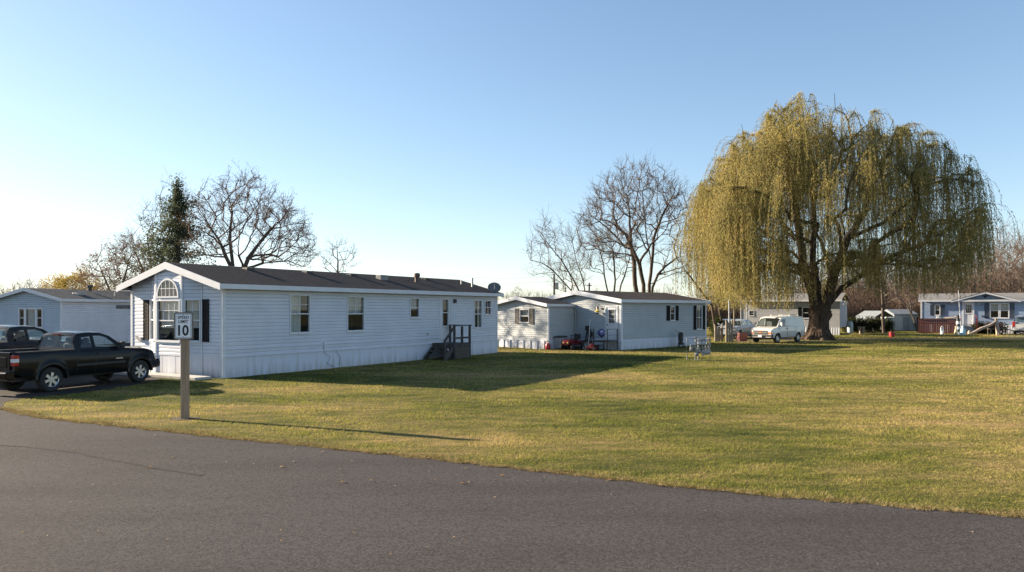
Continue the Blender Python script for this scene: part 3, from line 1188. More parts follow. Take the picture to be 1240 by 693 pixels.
def middle_home():
    W_, L_, HE, RI, OV = 6.3, 9.3, 2.87, 0.58, 0.24
    root = thing('mobile_home', 'grey mobile home with a small front wing and a brown roof', 'mobile home',
                 (*HOME2, 0), -TH2, 'single storey mobile homes')
    WR = WallF((0, 0), (0, 1), (1, 0))
    WF = WallF((0, 0), (-1, 0), (0, -1))
    SK = 0.55
    top = HE - 0.15
    half = W_ / 2 + OV
    m = M_GREY
    mb = MB()
    siding(mb, WR, SK, top, lambda z: (0, L_), [(4.99, 5.55, 1.62, 2.52), (8.07, 8.79, 1.02, 2.54)])
    mb.build('side_wall', m, root)
    mb = MB()
    siding(mb, WallF((-W_, 0), (0, 1), (-1, 0)), SK, top, lambda z: (0, L_))
    mb.build('side_wall', m, root)
    gr = gable_rng(W_, W_ / 2, half, HE - 0.06, RI)
    mb = MB()
    door = (0.22, 1.1, 0.62, 2.52)
    siding(mb, WF, SK, HE + RI - 0.07, gr, [door], kinks=(HE - 0.05, HE))
    mb.build('front_wall', m, root)
    mb = MB()
    siding(mb, WallF((0, L_), (-1, 0), (0, 1)), SK, HE + RI - 0.07, gr, kinks=(HE - 0.05, HE))
    mb.build('back_wall', m, root)
    sk = MB()
    skirting(sk, WR, 0, L_, SK, wave=0.006)
    skirting(sk, WF, 0, 3.36, SK, wave=0.006)
    wbox(sk, WR, -0.03, L_, SK - 0.12, SK + 0.02, 0.016, 0.04)
    wbox(sk, WF, 0.0, 3.3, SK - 0.12, SK + 0.02, 0.016, 0.04)
    sk.build('skirting', M_SKIRT, root)
    ct = MB()
    ct.box(-0.1, 0.025, -0.026, 0.0, 0.02, top)
    ct.box(0.003, 0.026, 0.001, 0.12, 0.02, top)
    ct.build('corner_trim', M_TRIM, root)
    ct = MB()
    ct.box(0.003, 0.026, L_ - 0.12, L_ + 0.02, 0.02, top)
    ct.build('corner_trim', M_TRIM, root)
    roof = gable_roof(root, -W_ - OV, OV, -0.32, L_ + 0.15, HE, RI, M_SHINGB, rake=0.26, eave=0.17)
    soffit(roof, 0.005, OV, -0.3, L_, HE - 0.16, M_TRIM)
    window(root, WR, 4.99, 5.55, 1.62, 2.52, None, grid=None)
    window(root, WR, 8.07, 8.79, 1.02, 2.54, 'sides', grid=None)
    for a in ((4.6, 4.96, 1.62, 2.54), (5.58, 5.92, 1.62, 2.54), (7.72, 8.04, 1.0, 2.56), (8.82, 9.14, 1.0, 2.56)):
        shutter(root, WR, *a, M_SHUT)
    # door
    dm = MB()
    u0, u1, z0, z1 = door
    t = 0.075
    for a in ((u0, u0 + t, z0, z1), (u1 - t, u1, z0, z1), (u0 + t, u1 - t, z1 - t, z1)):
        wbox(dm, WF, *a, -0.05, 0.035)
    wa = (u0 + 0.2, u1 - 0.2, 1.5, 2.32)
    wbox(dm, WF, u0 + t, u1 - t, z0, wa[2], -0.03, 0.004)
    wbox(dm, WF, u0 + t, wa[0], wa[2], z1 - t, -0.03, 0.004)
    wbox(dm, WF, wa[1], u1 - t, wa[2], z1 - t, -0.03, 0.004)
    wbox(dm, WF, wa[0], wa[1], wa[3], z1 - t, -0.03, 0.004)
    dr = dm.build('door', M_TRIM, root)
    window(dr, WF, *wa, None, fr=0.02, grid=(3, 3), mid=False, pout=-0.01)
    h = MB()
    h.lathe([(0, 0), (0.035, 0.01), (0.035, 0.05), (0, 0.07)], 'y', 8)
    h.v = [(p[0] - u1 + 0.12, -p[1], p[2] + 1.42) for p in h.v]
    h.build('handle', M_BLACK, dr)
    # wing
    X1, X0, Y0, Y1 = -3.36, -8.1, -2.44, 3.4
    AW = X1 - X0
    AHE, ARI, AOV = 2.62, 0.46, 0.14
    AF = WallF((X1, Y0), (-1, 0), (0, -1))
    AR = WallF((X1, Y0), (0, 1), (1, 0))
    ar = gable_rng(AW, AW / 2, AW / 2 + AOV, AHE - 0.06, ARI)
    mb = MB()
    siding(mb, AF, SK, AHE + ARI - 0.07, ar, [(1.5, 2.28, 1.52, 2.32)], kinks=(AHE - 0.05, AHE))
    siding(mb, AR, SK, AHE - 0.02, lambda z: (0, -Y0 - 0.01))
    wing = mb.build('wing', m, root)
    wt = MB()
    wt.box(X1 - 0.06, X1 + 0.026, Y0 - 0.028, Y0 + 0.0, 0.5, AHE - 0.12)
    wt.box(X1 + 0.003, X1 + 0.027, Y0 + 0.001, Y0 + 0.08, 0.5, AHE - 0.12)
    wbox(wt, AF, 0.07, AW, SK - 0.08, SK + 0.05, 0.016, 0.045)
    wt.build('corner_trim', M_TRIM, wing)
    ws = MB()
    skirting(ws, AF, 0, AW, SK - 0.02, course=0.55, wave=0.05)
    skirting(ws, AR, 0, -Y0, SK, wave=0.006)
    ws.build('skirting', M_SKIRT, wing)
    window(wing, AF, 1.5, 2.28, 1.52, 2.32, 'blind', grid=None)
    M_SHUTG = mat('brown_shutter', (0.10, 0.085, 0.07), (0.14, 0.12, 0.1), rough=0.6)
    shutter(wing, AF, 1.14, 1.47, 1.44, 2.36, M_SHUTG)
    shutter(wing, AF, 2.31, 2.64, 1.44, 2.36, M_SHUTG)
    gable_roof(wing, X0 - AOV, X1 + AOV, Y0 - 0.3, -0.34, AHE, ARI, M_SHINGB, rake=0.2, eave=0.14, back=False)
    # downspout in the corner
    ds = MB()
    ds.tube([(X1 + 0.1, -0.5, AHE - 0.1), (X1 + 0.1, -0.12, AHE - 0.3), (X1 + 0.1, -0.1, 0.2)], 0.04, 8)
    ds.build('downspout', M_STEEL, root)
    hp = MB()
    wbox(hp, WF, 1.3, 1.42, 2.3, 2.42, 0.02, 0.06)
    hp.build('wall_bracket', M_BLACK, root)
    return root


middle_home()


# ---------- home 3 : grey home behind the van and the willow
def behind_home():
    th = 0.54
    xr, yr, _ = at(1017, 66.8)
    L_ = 8.8
    x0, y0 = xr - L_ * math.cos(th), yr + L_ * math.sin(th)
    root = thing('mobile_home', 'pale grey mobile home half hidden behind the white van and the willow', 'mobile home', (x0, y0, 0), -th, 'single storey mobile homes')
    WF = WallF((0, 0), (1, 0), (0, -1))
    SK = 0.7
    top = 3.15
    mb = MB()
    siding(mb, WF, SK, top, lambda z: (0, L_), [(5.6, 6.4, 1.5, 2.5), (0.8, 1.3, 1.7, 2.2)])
    siding(mb, WallF((0, 0), (0, 1), (-1, 0)), SK, top, lambda z: (0, 5.0))
    siding(mb, WallF((L_, 0), (0, 1), (1, 0)), SK, top, lambda z: (0, 5.0))
    mb.build('wall', mat('cool_grey_siding', (0.40, 0.41, 0.43), (0.35, 0.36, 0.385), rough=0.5, scale=1.2), root)
    window(root, WF, 5.6, 6.4, 1.5, 2.5, None, grid=None)
    window(root, WF, 0.8, 1.3, 1.7, 2.2, None, grid=None)
    shutter(root, WF, 5.25, 5.57, 1.48, 2.52, M_SHUT)
    sk = MB()
    skirting(sk, WF, 0, L_, SK)
    sk.build('skirting', M_SKIRT, root)
    rf = MB()
    for s in (0,):
        rf.prism([(-0.3, 3.2), (2.5, 3.85), (5.3, 3.2), (5.3, 3.14), (2.5, 3.79), (-0.3, 3.14)], -0.2, L_ + 0.2, lambda u, v, w: (w, u, v))
    r = rf.build('roof', M_SHINGG, root)
    fb = MB()
    fb.box(-0.22, L_ + 0.22, -0.34, -0.302, 3.04, 3.21)
    fb.build('fascia', M_TRIM, r)
    ds = MB()
    ds.box(0.0, 0.08, -0.05, -0.015, 0.3, 3.0)
    ds.build('corner_trim', M_TRIM, root)


behind_home()


# ---------- home 4 : blue home at the right
BY = 74.0
BTH = 0.52


def blue_home():
    x0 = at(1115, BY)[0]
    root = thing('mobile_home', 'light blue mobile home with a white door and a low gable at the right edge', 'mobile home', (x0, BY, 0), -BTH, 'single storey mobile homes')
    L_ = 17.0
    c_, s_ = math.cos(BTH), math.sin(BTH)
    WF = WallF((0, 0), (1, 0), (0, -1))

    def U(px):
        m_ = (px - 620) / F
        return (m_ * BY - x0) / (c_ + s_ * m_)

    def Zy(py, px=1180):
        return EYE + (HOR - py) * (BY - s_ * U(px)) / F
    SK = 0.85
    top = Zy(364.3, 1150)
    w1 = (U(1131.5), U(1138.7), Zy(382.3), Zy(368.8))
    w2 = (U(1198.3), U(1210.2), Zy(385.5), Zy(367.2))
    w3 = (U(1210.4), U(1222.3), Zy(385.5), Zy(367.2))
    door = (U(1165.3), U(1179.7), SK, Zy(364.8) - 0.02)
    mb = MB()
    siding(mb, WF, SK, top, lambda z: (0, L_), [w1, w2, w3, door], course=0.14)
    siding(mb, WallF((0, 0), (0, 1), (-1, 0)), SK, top, lambda z: (0, 5), course=0.14)
    mb.build('wall', M_BLUE, root)
    # gable
    gc, gh = U(1193), U(1232) - U(1193)
    ge, gp_ = Zy(364.2), Zy(354.6)
    gm = MB()
    siding(gm, WallF((0, -0.05), (1, 0), (0, -1)), top - 0.02, gp_ - 0.05, lambda z: (gc - gh * (1 - (z - top + 0.02) / (gp_ - top)), gc + gh * (1 - (z - top + 0.02) / (gp_ - top))), course=0.14)
    gb = gm.build('gable', M_BLUE, root)
    gf = MB()
    for sx in (-1, 1):
        xe = gc + sx * (gh + 0.25)
        gf.prism([(gc, gp_ + 0.08), (xe, ge - 0.0), (xe, ge - 0.17), (gc, gp_ - 0.1)], -0.42, -0.38, lambda u, v, w: (u, w, v))
    gf.build('fascia', M_TRIM, gb)
    gr = MB()
    for sx in (-1, 1):
        xe = gc + sx * (gh + 0.25)
        gr.prism([(gc, gp_ + 0.10), (xe, ge + 0.02), (xe, ge - 0.03), (gc, gp_ + 0.05)], -0.43, 2.3, lambda u, v, w: (u, w, v))
    gr.build('gable_roof', M_SHINGG, gb)
    gv = MB()
    gv.prism([(gc - 0.28, gp_ - 0.28), (gc + 0.28, gp_ - 0.28), (gc, gp_ - 0.55)], -0.09, -0.065, lambda u, v, w: (u, w, v))
    gv.build('gable_vent', M_BLACK, gb)
    rf = MB()
    rf.prism([(-0.35, top + 0.06), (2.4, Zy(354.6)), (5.2, top + 0.06), (5.2, top), (2.4, Zy(354.6) - 0.06), (-0.35, top)], -0.2, L_, lambda u, v, w: (w, u, v))
    r = rf.build('roof', M_SHINGG, root)
    fb = MB()
    fb.box(-0.22, L_, -0.38, -0.352, top - 0.1, top + 0.07)
    fb.build('fascia', M_TRIM, r)
    f = window(root, WF, *w1, None, fr=0.08, grid=None)
    window(root, WF, *w2, 'blind', fr=0.09, grid=None)
    window(root, WF, *w3, 'blind', fr=0.09, grid=None)
    for a, b in ((1126.4, 1131.2), (1139.0, 1144.2)):
        shutter(root, WF, U(a), U(b), w1[2], w1[3], M_SHUTB)
    for a, b in ((1192.2, 1197.8), (1222.8, 1228.6)):
        shutter(root, WF, U(a), U(b), w2[2], w2[3], M_SHUTB)
    dm = MB()
    u0, u1, z0, z1 = door
    t = 0.12
    for a in ((u0, u0 + t, z0, z1), (u1 - t, u1, z0, z1), (u0 + t, u1 - t, z1 - t, z1)):
        wbox(dm, WF, *a, -0.05, 0.06)
    wa = (U(1169), U(1177), Zy(379.6), Zy(368.8))
    wbox(dm, WF, u0 + t, u1 - t, z0, wa[2], -0.02, 0.02)
    wbox(dm, WF, u0 + t, wa[0], wa[2], z1 - t, -0.02, 0.02)
    wbox(dm, WF, wa[1], u1 - t, wa[2], z1 - t, -0.02, 0.02)
    wbox(dm, WF, wa[0], wa[1], wa[3], z1 - t, -0.02, 0.02)
    dr = dm.build('door', M_TRIM, root)
    window(dr, WF, *wa, None, fr=0.03, grid=(3, 3), mid=False, pout=0.0)
    sk = MB()
    skirting(sk, WF, 0, L_, SK, wave=0.006)
    sk.build('skirting', M_SKIRT, root)
    ct = MB()
    ct.box(-0.03, 0.12, -0.04, -0.016, 0.2, top)
    ct.build('corner_trim', M_TRIM, root)
    lp = MB()
    wbox(lp, WF, U(1184), U(1186), Zy(370), Zy(367), 0.02, 0.16)
    lp.build('wall_lamp', M_STEEL, root)
    mbx = MB()
    wbox(mbx, WF, U(1188.3), U(1191.3), Zy(384), Zy(382), 0.02, 0.15)
    mbx.build('mailbox', M_SHUTB, root)


blue_home()


# ------------------------------------------------------------------ vehicles
M_PAINT = mat('black_car_paint', (0.003, 0.0035, 0.005), (0.005, 0.006, 0.008), rough=0.28, coat=0.22, scale=2, spec=0.15)
M_PAINT2 = mat('charcoal_car_paint', (0.012, 0.014, 0.018), (0.014, 0.016, 0.02), rough=0.3, coat=0.25, scale=2, spec=0.2)
M_VAN = mat('white_car_paint', (0.60, 0.60, 0.58), (0.56, 0.56, 0.54), rough=0.3, coat=0.6, scale=2)
M_SILV = mat('silver_car_paint', (0.50, 0.51, 0.53), (0.46, 0.47, 0.49), rough=0.3, coat=0.8, metal=0.3, scale=2)
M_PLAST = mat('black_plastic', (0.022, 0.023, 0.025), (0.03, 0.03, 0.032), rough=0.6, scale=20)
M_RIM = mat('alloy', (0.62, 0.63, 0.65), (0.52, 0.53, 0.55), rough=0.3, metal=0.9, scale=10)
M_CGLASS = glass('car_glass', (0.80, 0.87, 0.85), 0.08)
M_RED = mat('red_lens', (0.42, 0.015, 0.015), (0.30, 0.01, 0.01), rough=0.15, scale=6, coat=0.5)
M_LENS = mat('clear_lens', (0.75, 0.76, 0.78), (0.6, 0.61, 0.64), rough=0.12, scale=6, coat=0.5)
M_AMBER = mat('amber_lens', (0.75, 0.20, 0.03), (0.6, 0.15, 0.02), rough=0.2, scale=6, coat=0.5)
M_SEAT = mat('seat_cloth', (0.10, 0.10, 0.11), (0.14, 0.14, 0.15), rough=0.9, scale=6)


def interp(xs, x):
    for (a, va), (b, vb) in zip(xs[:-1], xs[1:]):
        if x <= b:
            t = 0 if b == a else max(0, (x - a) / (b - a))
            return va + (vb - va) * t
    return xs[-1][1]


def make_wheel(parent, x, y, r, w, side, spokes=6):
    t = MB()
    prof = [(r * 0.60, -w / 2 + 0.02), (r * 0.78, -w / 2), (r * 0.94, -w / 2 + 0.012), (r, -w / 2 + 0.04), (r, w / 2 - 0.04), (r * 0.94, w / 2 - 0.012), (r * 0.78, w / 2), (r * 0.60, w / 2 - 0.02)]
    t.lathe(prof, 'y', 32)
    wh = bpy.data.objects.new('wheel', None)
    COL.objects.link(wh)
    wh.parent = parent
    wh.location = (x, y, r)
    t.build('tyre', M_RUBBER, wh, smooth=True)
    o = side * (w / 2 - 0.03)
    rm = MB()
    rm.lathe([(r * 0.61, side * (w / 2 - 0.015)), (r * 0.57, side * (w / 2 - 0.03)), (r * 0.54, o - side * 0.06), (r * 0.54, -o)], 'y', 32)
    rm.lathe([(0, o - side * 0.0), (r * 0.13, o), (r * 0.17, o - side * 0.03)], 'y', 12)
    for k in range(spokes):
        a = 2 * math.pi * (k + 0.3) / spokes
        ca, sa = math.cos(a), math.sin(a)
        hw0, hw1 = r * 0.085, r * 0.125
        r0, r1 = r * 0.1, r * 0.56
        pts = []
        for rr_, hw in ((r0, hw0), (r1, hw1)):
            for sgn in (-1, 1):
                pts.append((rr_ * ca - sgn * hw * sa, o - side * 0.015, rr_ * sa + sgn * hw * ca))
                pts.append((rr_ * ca - sgn * hw * sa, o - side * 0.05, rr_ * sa + sgn * hw * ca))
        rm.add(pts, [(0, 2, 6, 4), (1, 3, 7, 5), (0, 1, 5, 4), (2, 3, 7, 6)])
    rm.build('rim', M_RIM, wh)
    hb = MB()
    hb.lathe([(0, o - side * 0.09), (r * 0.55, o - side * 0.09)], 'y', 24)
    hb.build('hub', M_BLACK, wh)


def vehicle(root, S):
    """S: spec dict. x forward, y left, z up, ground at 0."""
    hw = S['hw']
    xr, xf = S['xr'], S['xf']
    belt = S['belt']
    low = S['low']
    R = S['wr']
    paint = S['paint']

    def plan(x):
        return interp(S['plan'], x) * hw
    xs = set(np.linspace(xr, xf, 75).round(4))
    AR = R * 1.22
    for ax in S['axles']:
        for t in np.linspace(0, math.pi, 15):
            xs.add(round(ax + AR * math.cos(t), 4))
    for p in S['plan'] + belt:
        xs.add(round(p[0], 4))
    xs = sorted(xs)
    nz = 10

    def lowz(x):
        z = interp(low, x)
        for ax in S['axles']:
            d = AR * AR - (x - ax) ** 2
            if d > 0:
                z = max(z, R + math.sqrt(d) * 0.97)
        return z

    def halfy(x, z):
        zb = interp(belt, x)
        t = (z - 0.4) / (zb - 0.4)
        y = plan(x) * (1 - 0.045 * abs(t - 0.55) ** 1.6 * 2.2)
        t2 = max(0.0, (z - (zb - 0.10)) / 0.10)
        y -= S.get('shoulder', 0.05) * t2 * t2
        if z < 0.5:
            y -= (0.5 - z) * 0.12
        # fender swell
        for ax in S['axles']:
            d = math.hypot(x - ax, z - R)
            f = max(0.0, 1 - abs(d - AR * 1.02) / (AR * 0.28))
            y += S.get('flare', 0.02) * f
        return y
    body = MB()
    for side in (-1, 1):
        base = len(body.v)
        for x in xs:
            zl, zb = lowz(x), interp(belt, x)
            for k in range(nz + 1):
                t = k / nz
                z = zl + (zb - zl) * t
                if k >= nz - 2:
                    z = zb - (0.07, 0.03, 0.0)[k - nz + 2] if zb - zl > 0.2 else z
                body.v.append((x, side * halfy(x, z), z))
        m = nz + 1
        for i in range(len(xs) - 1):
            for k in range(nz):
                a = base + i * m + k
                f = (a, a + m, a + m + 1, a + 1)
                body.f.append(f if side < 0 else f[::-1])
    m = nz + 1
    n = len(xs)
    # ends, closed by strips between the two sides
    for i, flip in ((0, False), (n - 1, True)):
        x = xs[i]
        for k in range(nz):
            a, b = i * m + k, n * m + i * m + k
            f = (a, a + 1, b + 1, b)
            body.f.append(f[::-1] if flip else f)
    # decks : spans where the top at the belt line is closed (hood, boot)
    for (xa, xb) in S['decks']:
        idx = [i for i, x in enumerate(xs) if xa - 1e-6 <= x <= xb + 1e-6]
        cols = 8
        base = len(body.v)
        for i in idx:
            x = xs[i]
            y0 = halfy(x, interp(belt, x))
            z0 = interp(belt, x)
            for c in range(cols + 1):
                u = -1 + 2 * c / cols
                body.v.append((x, u * y0, z0 + S.get('crown', 0.05) * (1 - u ** 4) * (0.35 + 0.65 * (1 - abs((x - (xa + xb) / 2) / ((xb - xa) / 2 + .2)) ** 3))))
        for j in range(len(idx) - 1):
            for c in range(cols):
                a = base + j * (cols + 1) + c
                body.f.append((a, a + cols + 1, a + cols + 2, a + 1))
    bo = body.build('body', paint, root, smooth=True)
    # wheel wells and floor in black
    fl = MB()
    for ax in S['axles']:
        for side in (-1, 1):
            ys = (side * (hw - 0.03), side * (hw - 0.34))
            seg = 14
            pts = []
            for k in range(seg + 1):
                t = math.pi * k / seg
                for y in ys:
                    pts.append((ax + AR * math.cos(t), y, R + AR * math.sin(t) * 0.97))
            fl.add(pts, [(2 * k, 2 * k + 2, 2 * k + 3, 2 * k + 1) for k in range(seg)])
            fl.add([(ax + AR * math.cos(math.pi * k / seg), ys[1], R + AR * math.sin(math.pi * k / seg) * .97) for k in range(seg + 1)], [tuple(range(seg + 1))])
    fz = interp(low, 0) + 0.05
    fl.box(xr + 0.25, xf - 0.25, -hw + 0.36, hw - 0.36, fz - 0.12, fz)
    fl.build('underbody', M_PLAST, root)
    # greenhouse
    G = S['cab']
    outer = G['side']           # (x,z) side outline, from rear belt up and forward to the windscreen base
    zb0 = min(p[1] for p in outer)
    tum = G['tumble']

    def gy(x, z):
        return halfy(x, interp(belt, x)) - 0.012 - tum * max(0.0, z - interp(belt, x))
    cabm = MB()
    glm = []
    for side in (-1, 1):
        cabm.holed(outer, G['holes'], lambda u, v: (u, side * gy(u, v), v))
        cabm.holed(outer, G['holes'], lambda u, v: (u, side * (gy(u, v) - 0.045), v))
        for h in G['holes']:
            glm.append([(u, side * (gy(u, v) - 0.012), v) for u, v in h])
            k = len(h)
            a = [(u, side * gy(u, v), v) for u, v in h] + [(u, side * (gy(u, v) - 0.045), v) for u, v in h]
            cabm.add(a, [(i, (i + 1) % k, k + (i + 1) % k, k + i) for i in range(k)])
    top = G['top']              # roof line points from rear to front (x,z)
    cols = 8
    base = len(cabm.v)
    for (x, z) in top:
        y0 = gy(x, z)
        for c in range(cols + 1):
            u = -1 + 2 * c / cols
            cabm.v.append((x, u * y0, z + G.get('crown', 0.04) * (1 - abs(u) ** 3)))
    for j in range(len(top) - 1):
        for c in range(cols):
            a = base + j * (cols + 1) + c
            cabm.f.append((a, a + cols + 1, a + cols + 2, a + 1))
    cr_ = G.get('crown', 0.04)

    def endpanel(pb, pt, border, bot=0.05, glassname=None):
        (xb, zb), (xt, zt) = pb, pt

        def mp(u, v):
            x = xb + (xt - xb) * v
            z = zb + (zt - zb) * v
            y = u * gy(x, z)
            return (x, y, z + cr_ * (1 - abs(u) ** 3) * v)
        outer_ = [(-1, 0), (-.5, 0), (0, 0), (.5, 0), (1, 0), (1, 1), (.75, 1), (.5, 1), (.25, 1), (0, 1), (-.25, 1), (-.5, 1), (-.75, 1), (-1, 1)]
        bx = 1 - border
        hole = [(-bx, bot), (bx, bot), (bx * 0.985, 0.90), (bx * 0.5, 0.92), (0, 0.93), (-bx * 0.5, 0.92), (-bx * 0.985, 0.90)]
        cabm.holed(outer_, [hole], mp)
        glm.append([mp(u, v) for u, v in hole])
    endpanel(G['rear'][0], G['rear'][1], G.get('rb', 0.12), G.get('rbot', 0.08))
    endpanel(G['front'][0], G['front'][1], 0.07, 0.03)
    cab = cabm.build('cab', paint, root)
    for gpz in glm:
        gm_ = MB()
        gm_.add(gpz, [tuple(range(len(gpz)))])
        gm_.build('window', G.get('glass', M_CGLASS), cab)
    return bo, cab, halfy, gy


def pickup(name, label, loc, rotz, scale, paint, group):
    root = thing(name, label, 'pickup truck', loc, rotz, group, scale)
    S = dict(hw=0.93, xr=-2.62, xf=2.62, wr=0.375, axles=(-1.50, 1.72), paint=paint,
             belt=[(-2.62, 1.20), (-2.5, 1.235), (-0.62, 1.235), (-0.55, 1.20), (1.0, 1.20), (1.12, 1.20), (2.0, 1.13), (2.35, 1.05), (2.52, 0.93), (2.62, 0.70)],
             low=[(-2.62, 0.62), (-2.4, 0.52), (-0.9, 0.44), (1.2, 0.42), (2.3, 0.42), (2.62, 0.45)],
             plan=[(-2.62, 0.955), (-2.52, 0.985), (-1.5, 1.0), (1.5, 1.0), (2.1, 0.955), (2.42, 0.86), (2.62, 0.72)],
             decks=[(1.0, 2.62)], flare=0.045, shoulder=0.045, crown=0.06,
             cab=dict(tumble=0.34,
                      side=[(-0.70, 1.195), (-0.66, 1.45), (-0.60, 1.64), (-0.50, 1.715), (-0.1, 1.745), (0.3, 1.72), (0.62, 1.62), (0.92, 1.40), (1.14, 1.20)],
                      holes=[[(-0.47, 1.27), (-0.42, 1.58), (-0.05, 1.62), (-0.05, 1.27)], [(0.05, 1.27), (0.05, 1.63), (0.30, 1.635), (0.54, 1.56), (0.88, 1.27)]],
                      top=[(-0.60, 1.64), (-0.50, 1.715), (-0.1, 1.745), (0.3, 1.72), (0.62, 1.62)],
                      rear=((-0.70, 1.20), (-0.60, 1.64)), front=((1.14, 1.205), (0.62, 1.62)), crown=0.035, rb=0.16, rbot=0.2, glass=M_CGLASS))
    bo, cab, hy, gy = vehicle(root, S)
    # bed
    b = MB()
    b.box(-2.5, -0.72, -0.76, 0.76, 0.80, 0.84)
    for s in (-1, 1):
        b.box(-2.5, -0.72, s * 0.80 - 0.02, s * 0.80 + 0.02, 0.84, 1.20)
        y0, y1 = sorted((s * 0.78, s * 0.885))
        b.box(-2.55, -0.70, y0, y1, 1.205, 1.245)
    b.box(-0.76, -0.70, -0.8, 0.8, 0.7, 1.215)
    b.build('bed', M_PLAST, root)
    tg = MB()
    tg.box(-2.655, -2.56, -0.72, 0.72, 0.72, 1.235)
    tg.box(-2.67, -2.655, -0.6, 0.6, 0.80, 1.10)
    t = tg.build('tailgate', paint, root, bevel=0.02)
    h = MB()
    h.box(-2.695, -2.67, -0.14, 0.14, 1.0, 1.08)
    h.build('handle', M_PLAST, t)
    bp = MB()
    bp.prism([(-2.88, 0.50), (-2.90, 0.66), (-2.84, 0.70), (-2.63, 0.70), (-2.63, 0.46), (-2.80, 0.44)], -0.90, 0.90, lambda u, v, w: (u, w, v))
    bp.build('rear_bumper', paint, root, bevel=0.025)
    pl = MB()
    pl.box(-2.915, -2.905, 0.02 - 0.15, 0.17, 0.50, 0.65)
    pl.build('licence_plate', M_TRIM, root)
    fbm = MB()
    fbm.prism([(2.50, 0.42), (2.72, 0.46), (2.76, 0.60), (2.70, 0.74), (2.50, 0.74)], -0.72, 0.72, lambda u, v, w: (u, w, v))
    fbm.build('front_bumper', paint, root, bevel=0.03)
    for s in (-1, 1):
        c = MB()
        c.prism([(2.25, 0.44), (2.70, 0.48), (2.72, 0.68), (2.25, 0.72)], 0, 1, lambda u, v, w: (u - 0.10 * w, s * (0.66 + 0.22 * w - max(0, u - 2.3) * 0.25 * w), v))
        c.build('bumper_corner', paint, root, bevel=0.02)
        tl = MB()
        tl.box(-2.645, -2.50, *sorted((s * 0.735, s * 0.915)), 0.84, 1.16)
        tl_o = tl.build('taillight', M_RED, root, bevel=0.02)
        w_ = MB()
        w_.box(-2.652, -2.52, *sorted((s * 0.75, s * 0.920)), 0.95, 1.05)
        w_.build('reverse_lens', M_LENS, tl_o)
        hl = MB()
        hl.prism([(2.28, 0.86), (2.50, 0.80), (2.57, 0.78), (2.50, 0.95), (2.30, 1.0)], 0.56, 0.80, lambda u, v, w: (u - (w - 0.56) * 0.28, s * w, v))
        hl.build('headlight', M_LENS, root)
        mr = MB()
        mr.box(0.80, 0.96, *sorted((s * 0.93, s * 1.10)), 1.24, 1.42)
        mr.obox((0.88, s * 0.86, 1.26), (0.88, s * 0.95, 1.30), 0.05, 0.05)
        mr.build('mirror', M_PLAST, root, bevel=0.025)
        # doors : seams, handle, sill strip
        yh = lambda x, z: s * (hy(x, z) + 0.003)
        dm = MB()
        for xx in (-0.66, -0.02, 1.05):
            for k in range(6):
                z0, z1 = 0.5 + k * 0.115, 0.5 + (k + 1) * 0.115
                dm.add([(xx - 0.006, yh(xx, z0), z0), (xx + 0.006, yh(xx, z0), z0), (xx + 0.006, yh(xx, z1), z1), (xx - 0.006, yh(xx, z1), z1)], [(0, 1, 2, 3)])
        dm.build('door_seam', M_PLAST, root)
        hd = MB()
        hd.box(0.05, 0.23, *sorted((s * 0.925, s * 0.955)), 1.05, 1.09)
        hd.build('door_handle', M_PLAST, root, bevel=0.01)
        bd = MB()
        for x0 in np.arange(-0.7, 1.05, 0.1):
            bd.add([(x0, yh(x0, 0.74) + s * 0.008, 0.71), (x0 + .1, yh(x0 + .1, 0.74) + s * 0.008, 0.71), (x0 + .1, yh(x0 + .1, 0.78) + s * 0.010, 0.79), (x0, yh(x0, 0.78) + s * 0.01, 0.79)], [(0, 1, 2, 3)])
        bd.build('side_moulding', M_PLAST, root)
        em = MB()
        em.box(0.72, 0.98, *sorted((s * 0.935, s * 0.943)), 0.86, 0.89)
        em.build('emblem', M_RIM, root)
        # flares
        for ax in S['axles']:
            fm = MB()
            seg = 18
            pts = []
            AR = 0.375 * 1.22
            for k in range(seg + 1):
                t_ = -0.12 + (math.pi + 0.24) * k / seg
                for rr_, oo in ((AR - 0.01, -0.02), (AR - 0.01, 0.035), (AR + 0.03, 0.045), (AR + 0.085, 0.02), (AR + 0.09, -0.01)):
                    x_, z_ = ax + rr_ * math.cos(t_), 0.375 + rr_ * math.sin(t_) * 0.97
                    pts.append((x_, s * (0.93 * 0.985 + oo - max(0, x_ - 1.9) * 0.12), max(z_, 0.36)))
            fm.add(pts, [(5 * k + j, 5 * k + j + 1, 5 * k + j + 6, 5 * k + j + 5) for k in range(seg) for j in range(4)])
            fm.build('wheel_flare', paint, root, smooth=True)
            make_wheel(root, ax, s * 0.80, 0.375, 0.25, s)
        st = MB()
        st.box(0.05, 0.18, s * 0.38 - 0.24, s * 0.38 + 0.24, 0.9, 1.38)
        st.box(0.02, 0.12, s * 0.38 - 0.12, s * 0.38 + 0.12, 1.38, 1.56)
        st.build('seat', M_SEAT, root, bevel=0.05)
    bl = MB()
    bl.box(-0.68, -0.60, -0.12, 0.12, 1.665, 1.70)
    bl.build('brake_light', M_RED, cab)
    wh = MB()
    wh.lathe([(0.17, 0.0), (0.185, 0.015), (0.20, 0.0), (0.185, -0.015), (0.17, 0.0)], 'x', 20, (0.75, 0.38, 1.18))
    wh.build('steering_wheel', M_PLAST, root)
    return root


def grill(root, x, hw, z0, z1, m, n=3):
    g_ = MB()
    g_.box(x - 0.05, x, -hw, hw, z0, z1)
    o_ = g_.build('grille', m, root)
    s_ = MB()
    for k in range(n):
        z = z0 + (z1 - z0) * (k + 0.5) / n
        s_.box(x + 0.001, x + 0.012, -hw + 0.02, hw - 0.02, z - 0.012, z + 0.012)
    s_.build('grille_bar', M_RIM, o_)


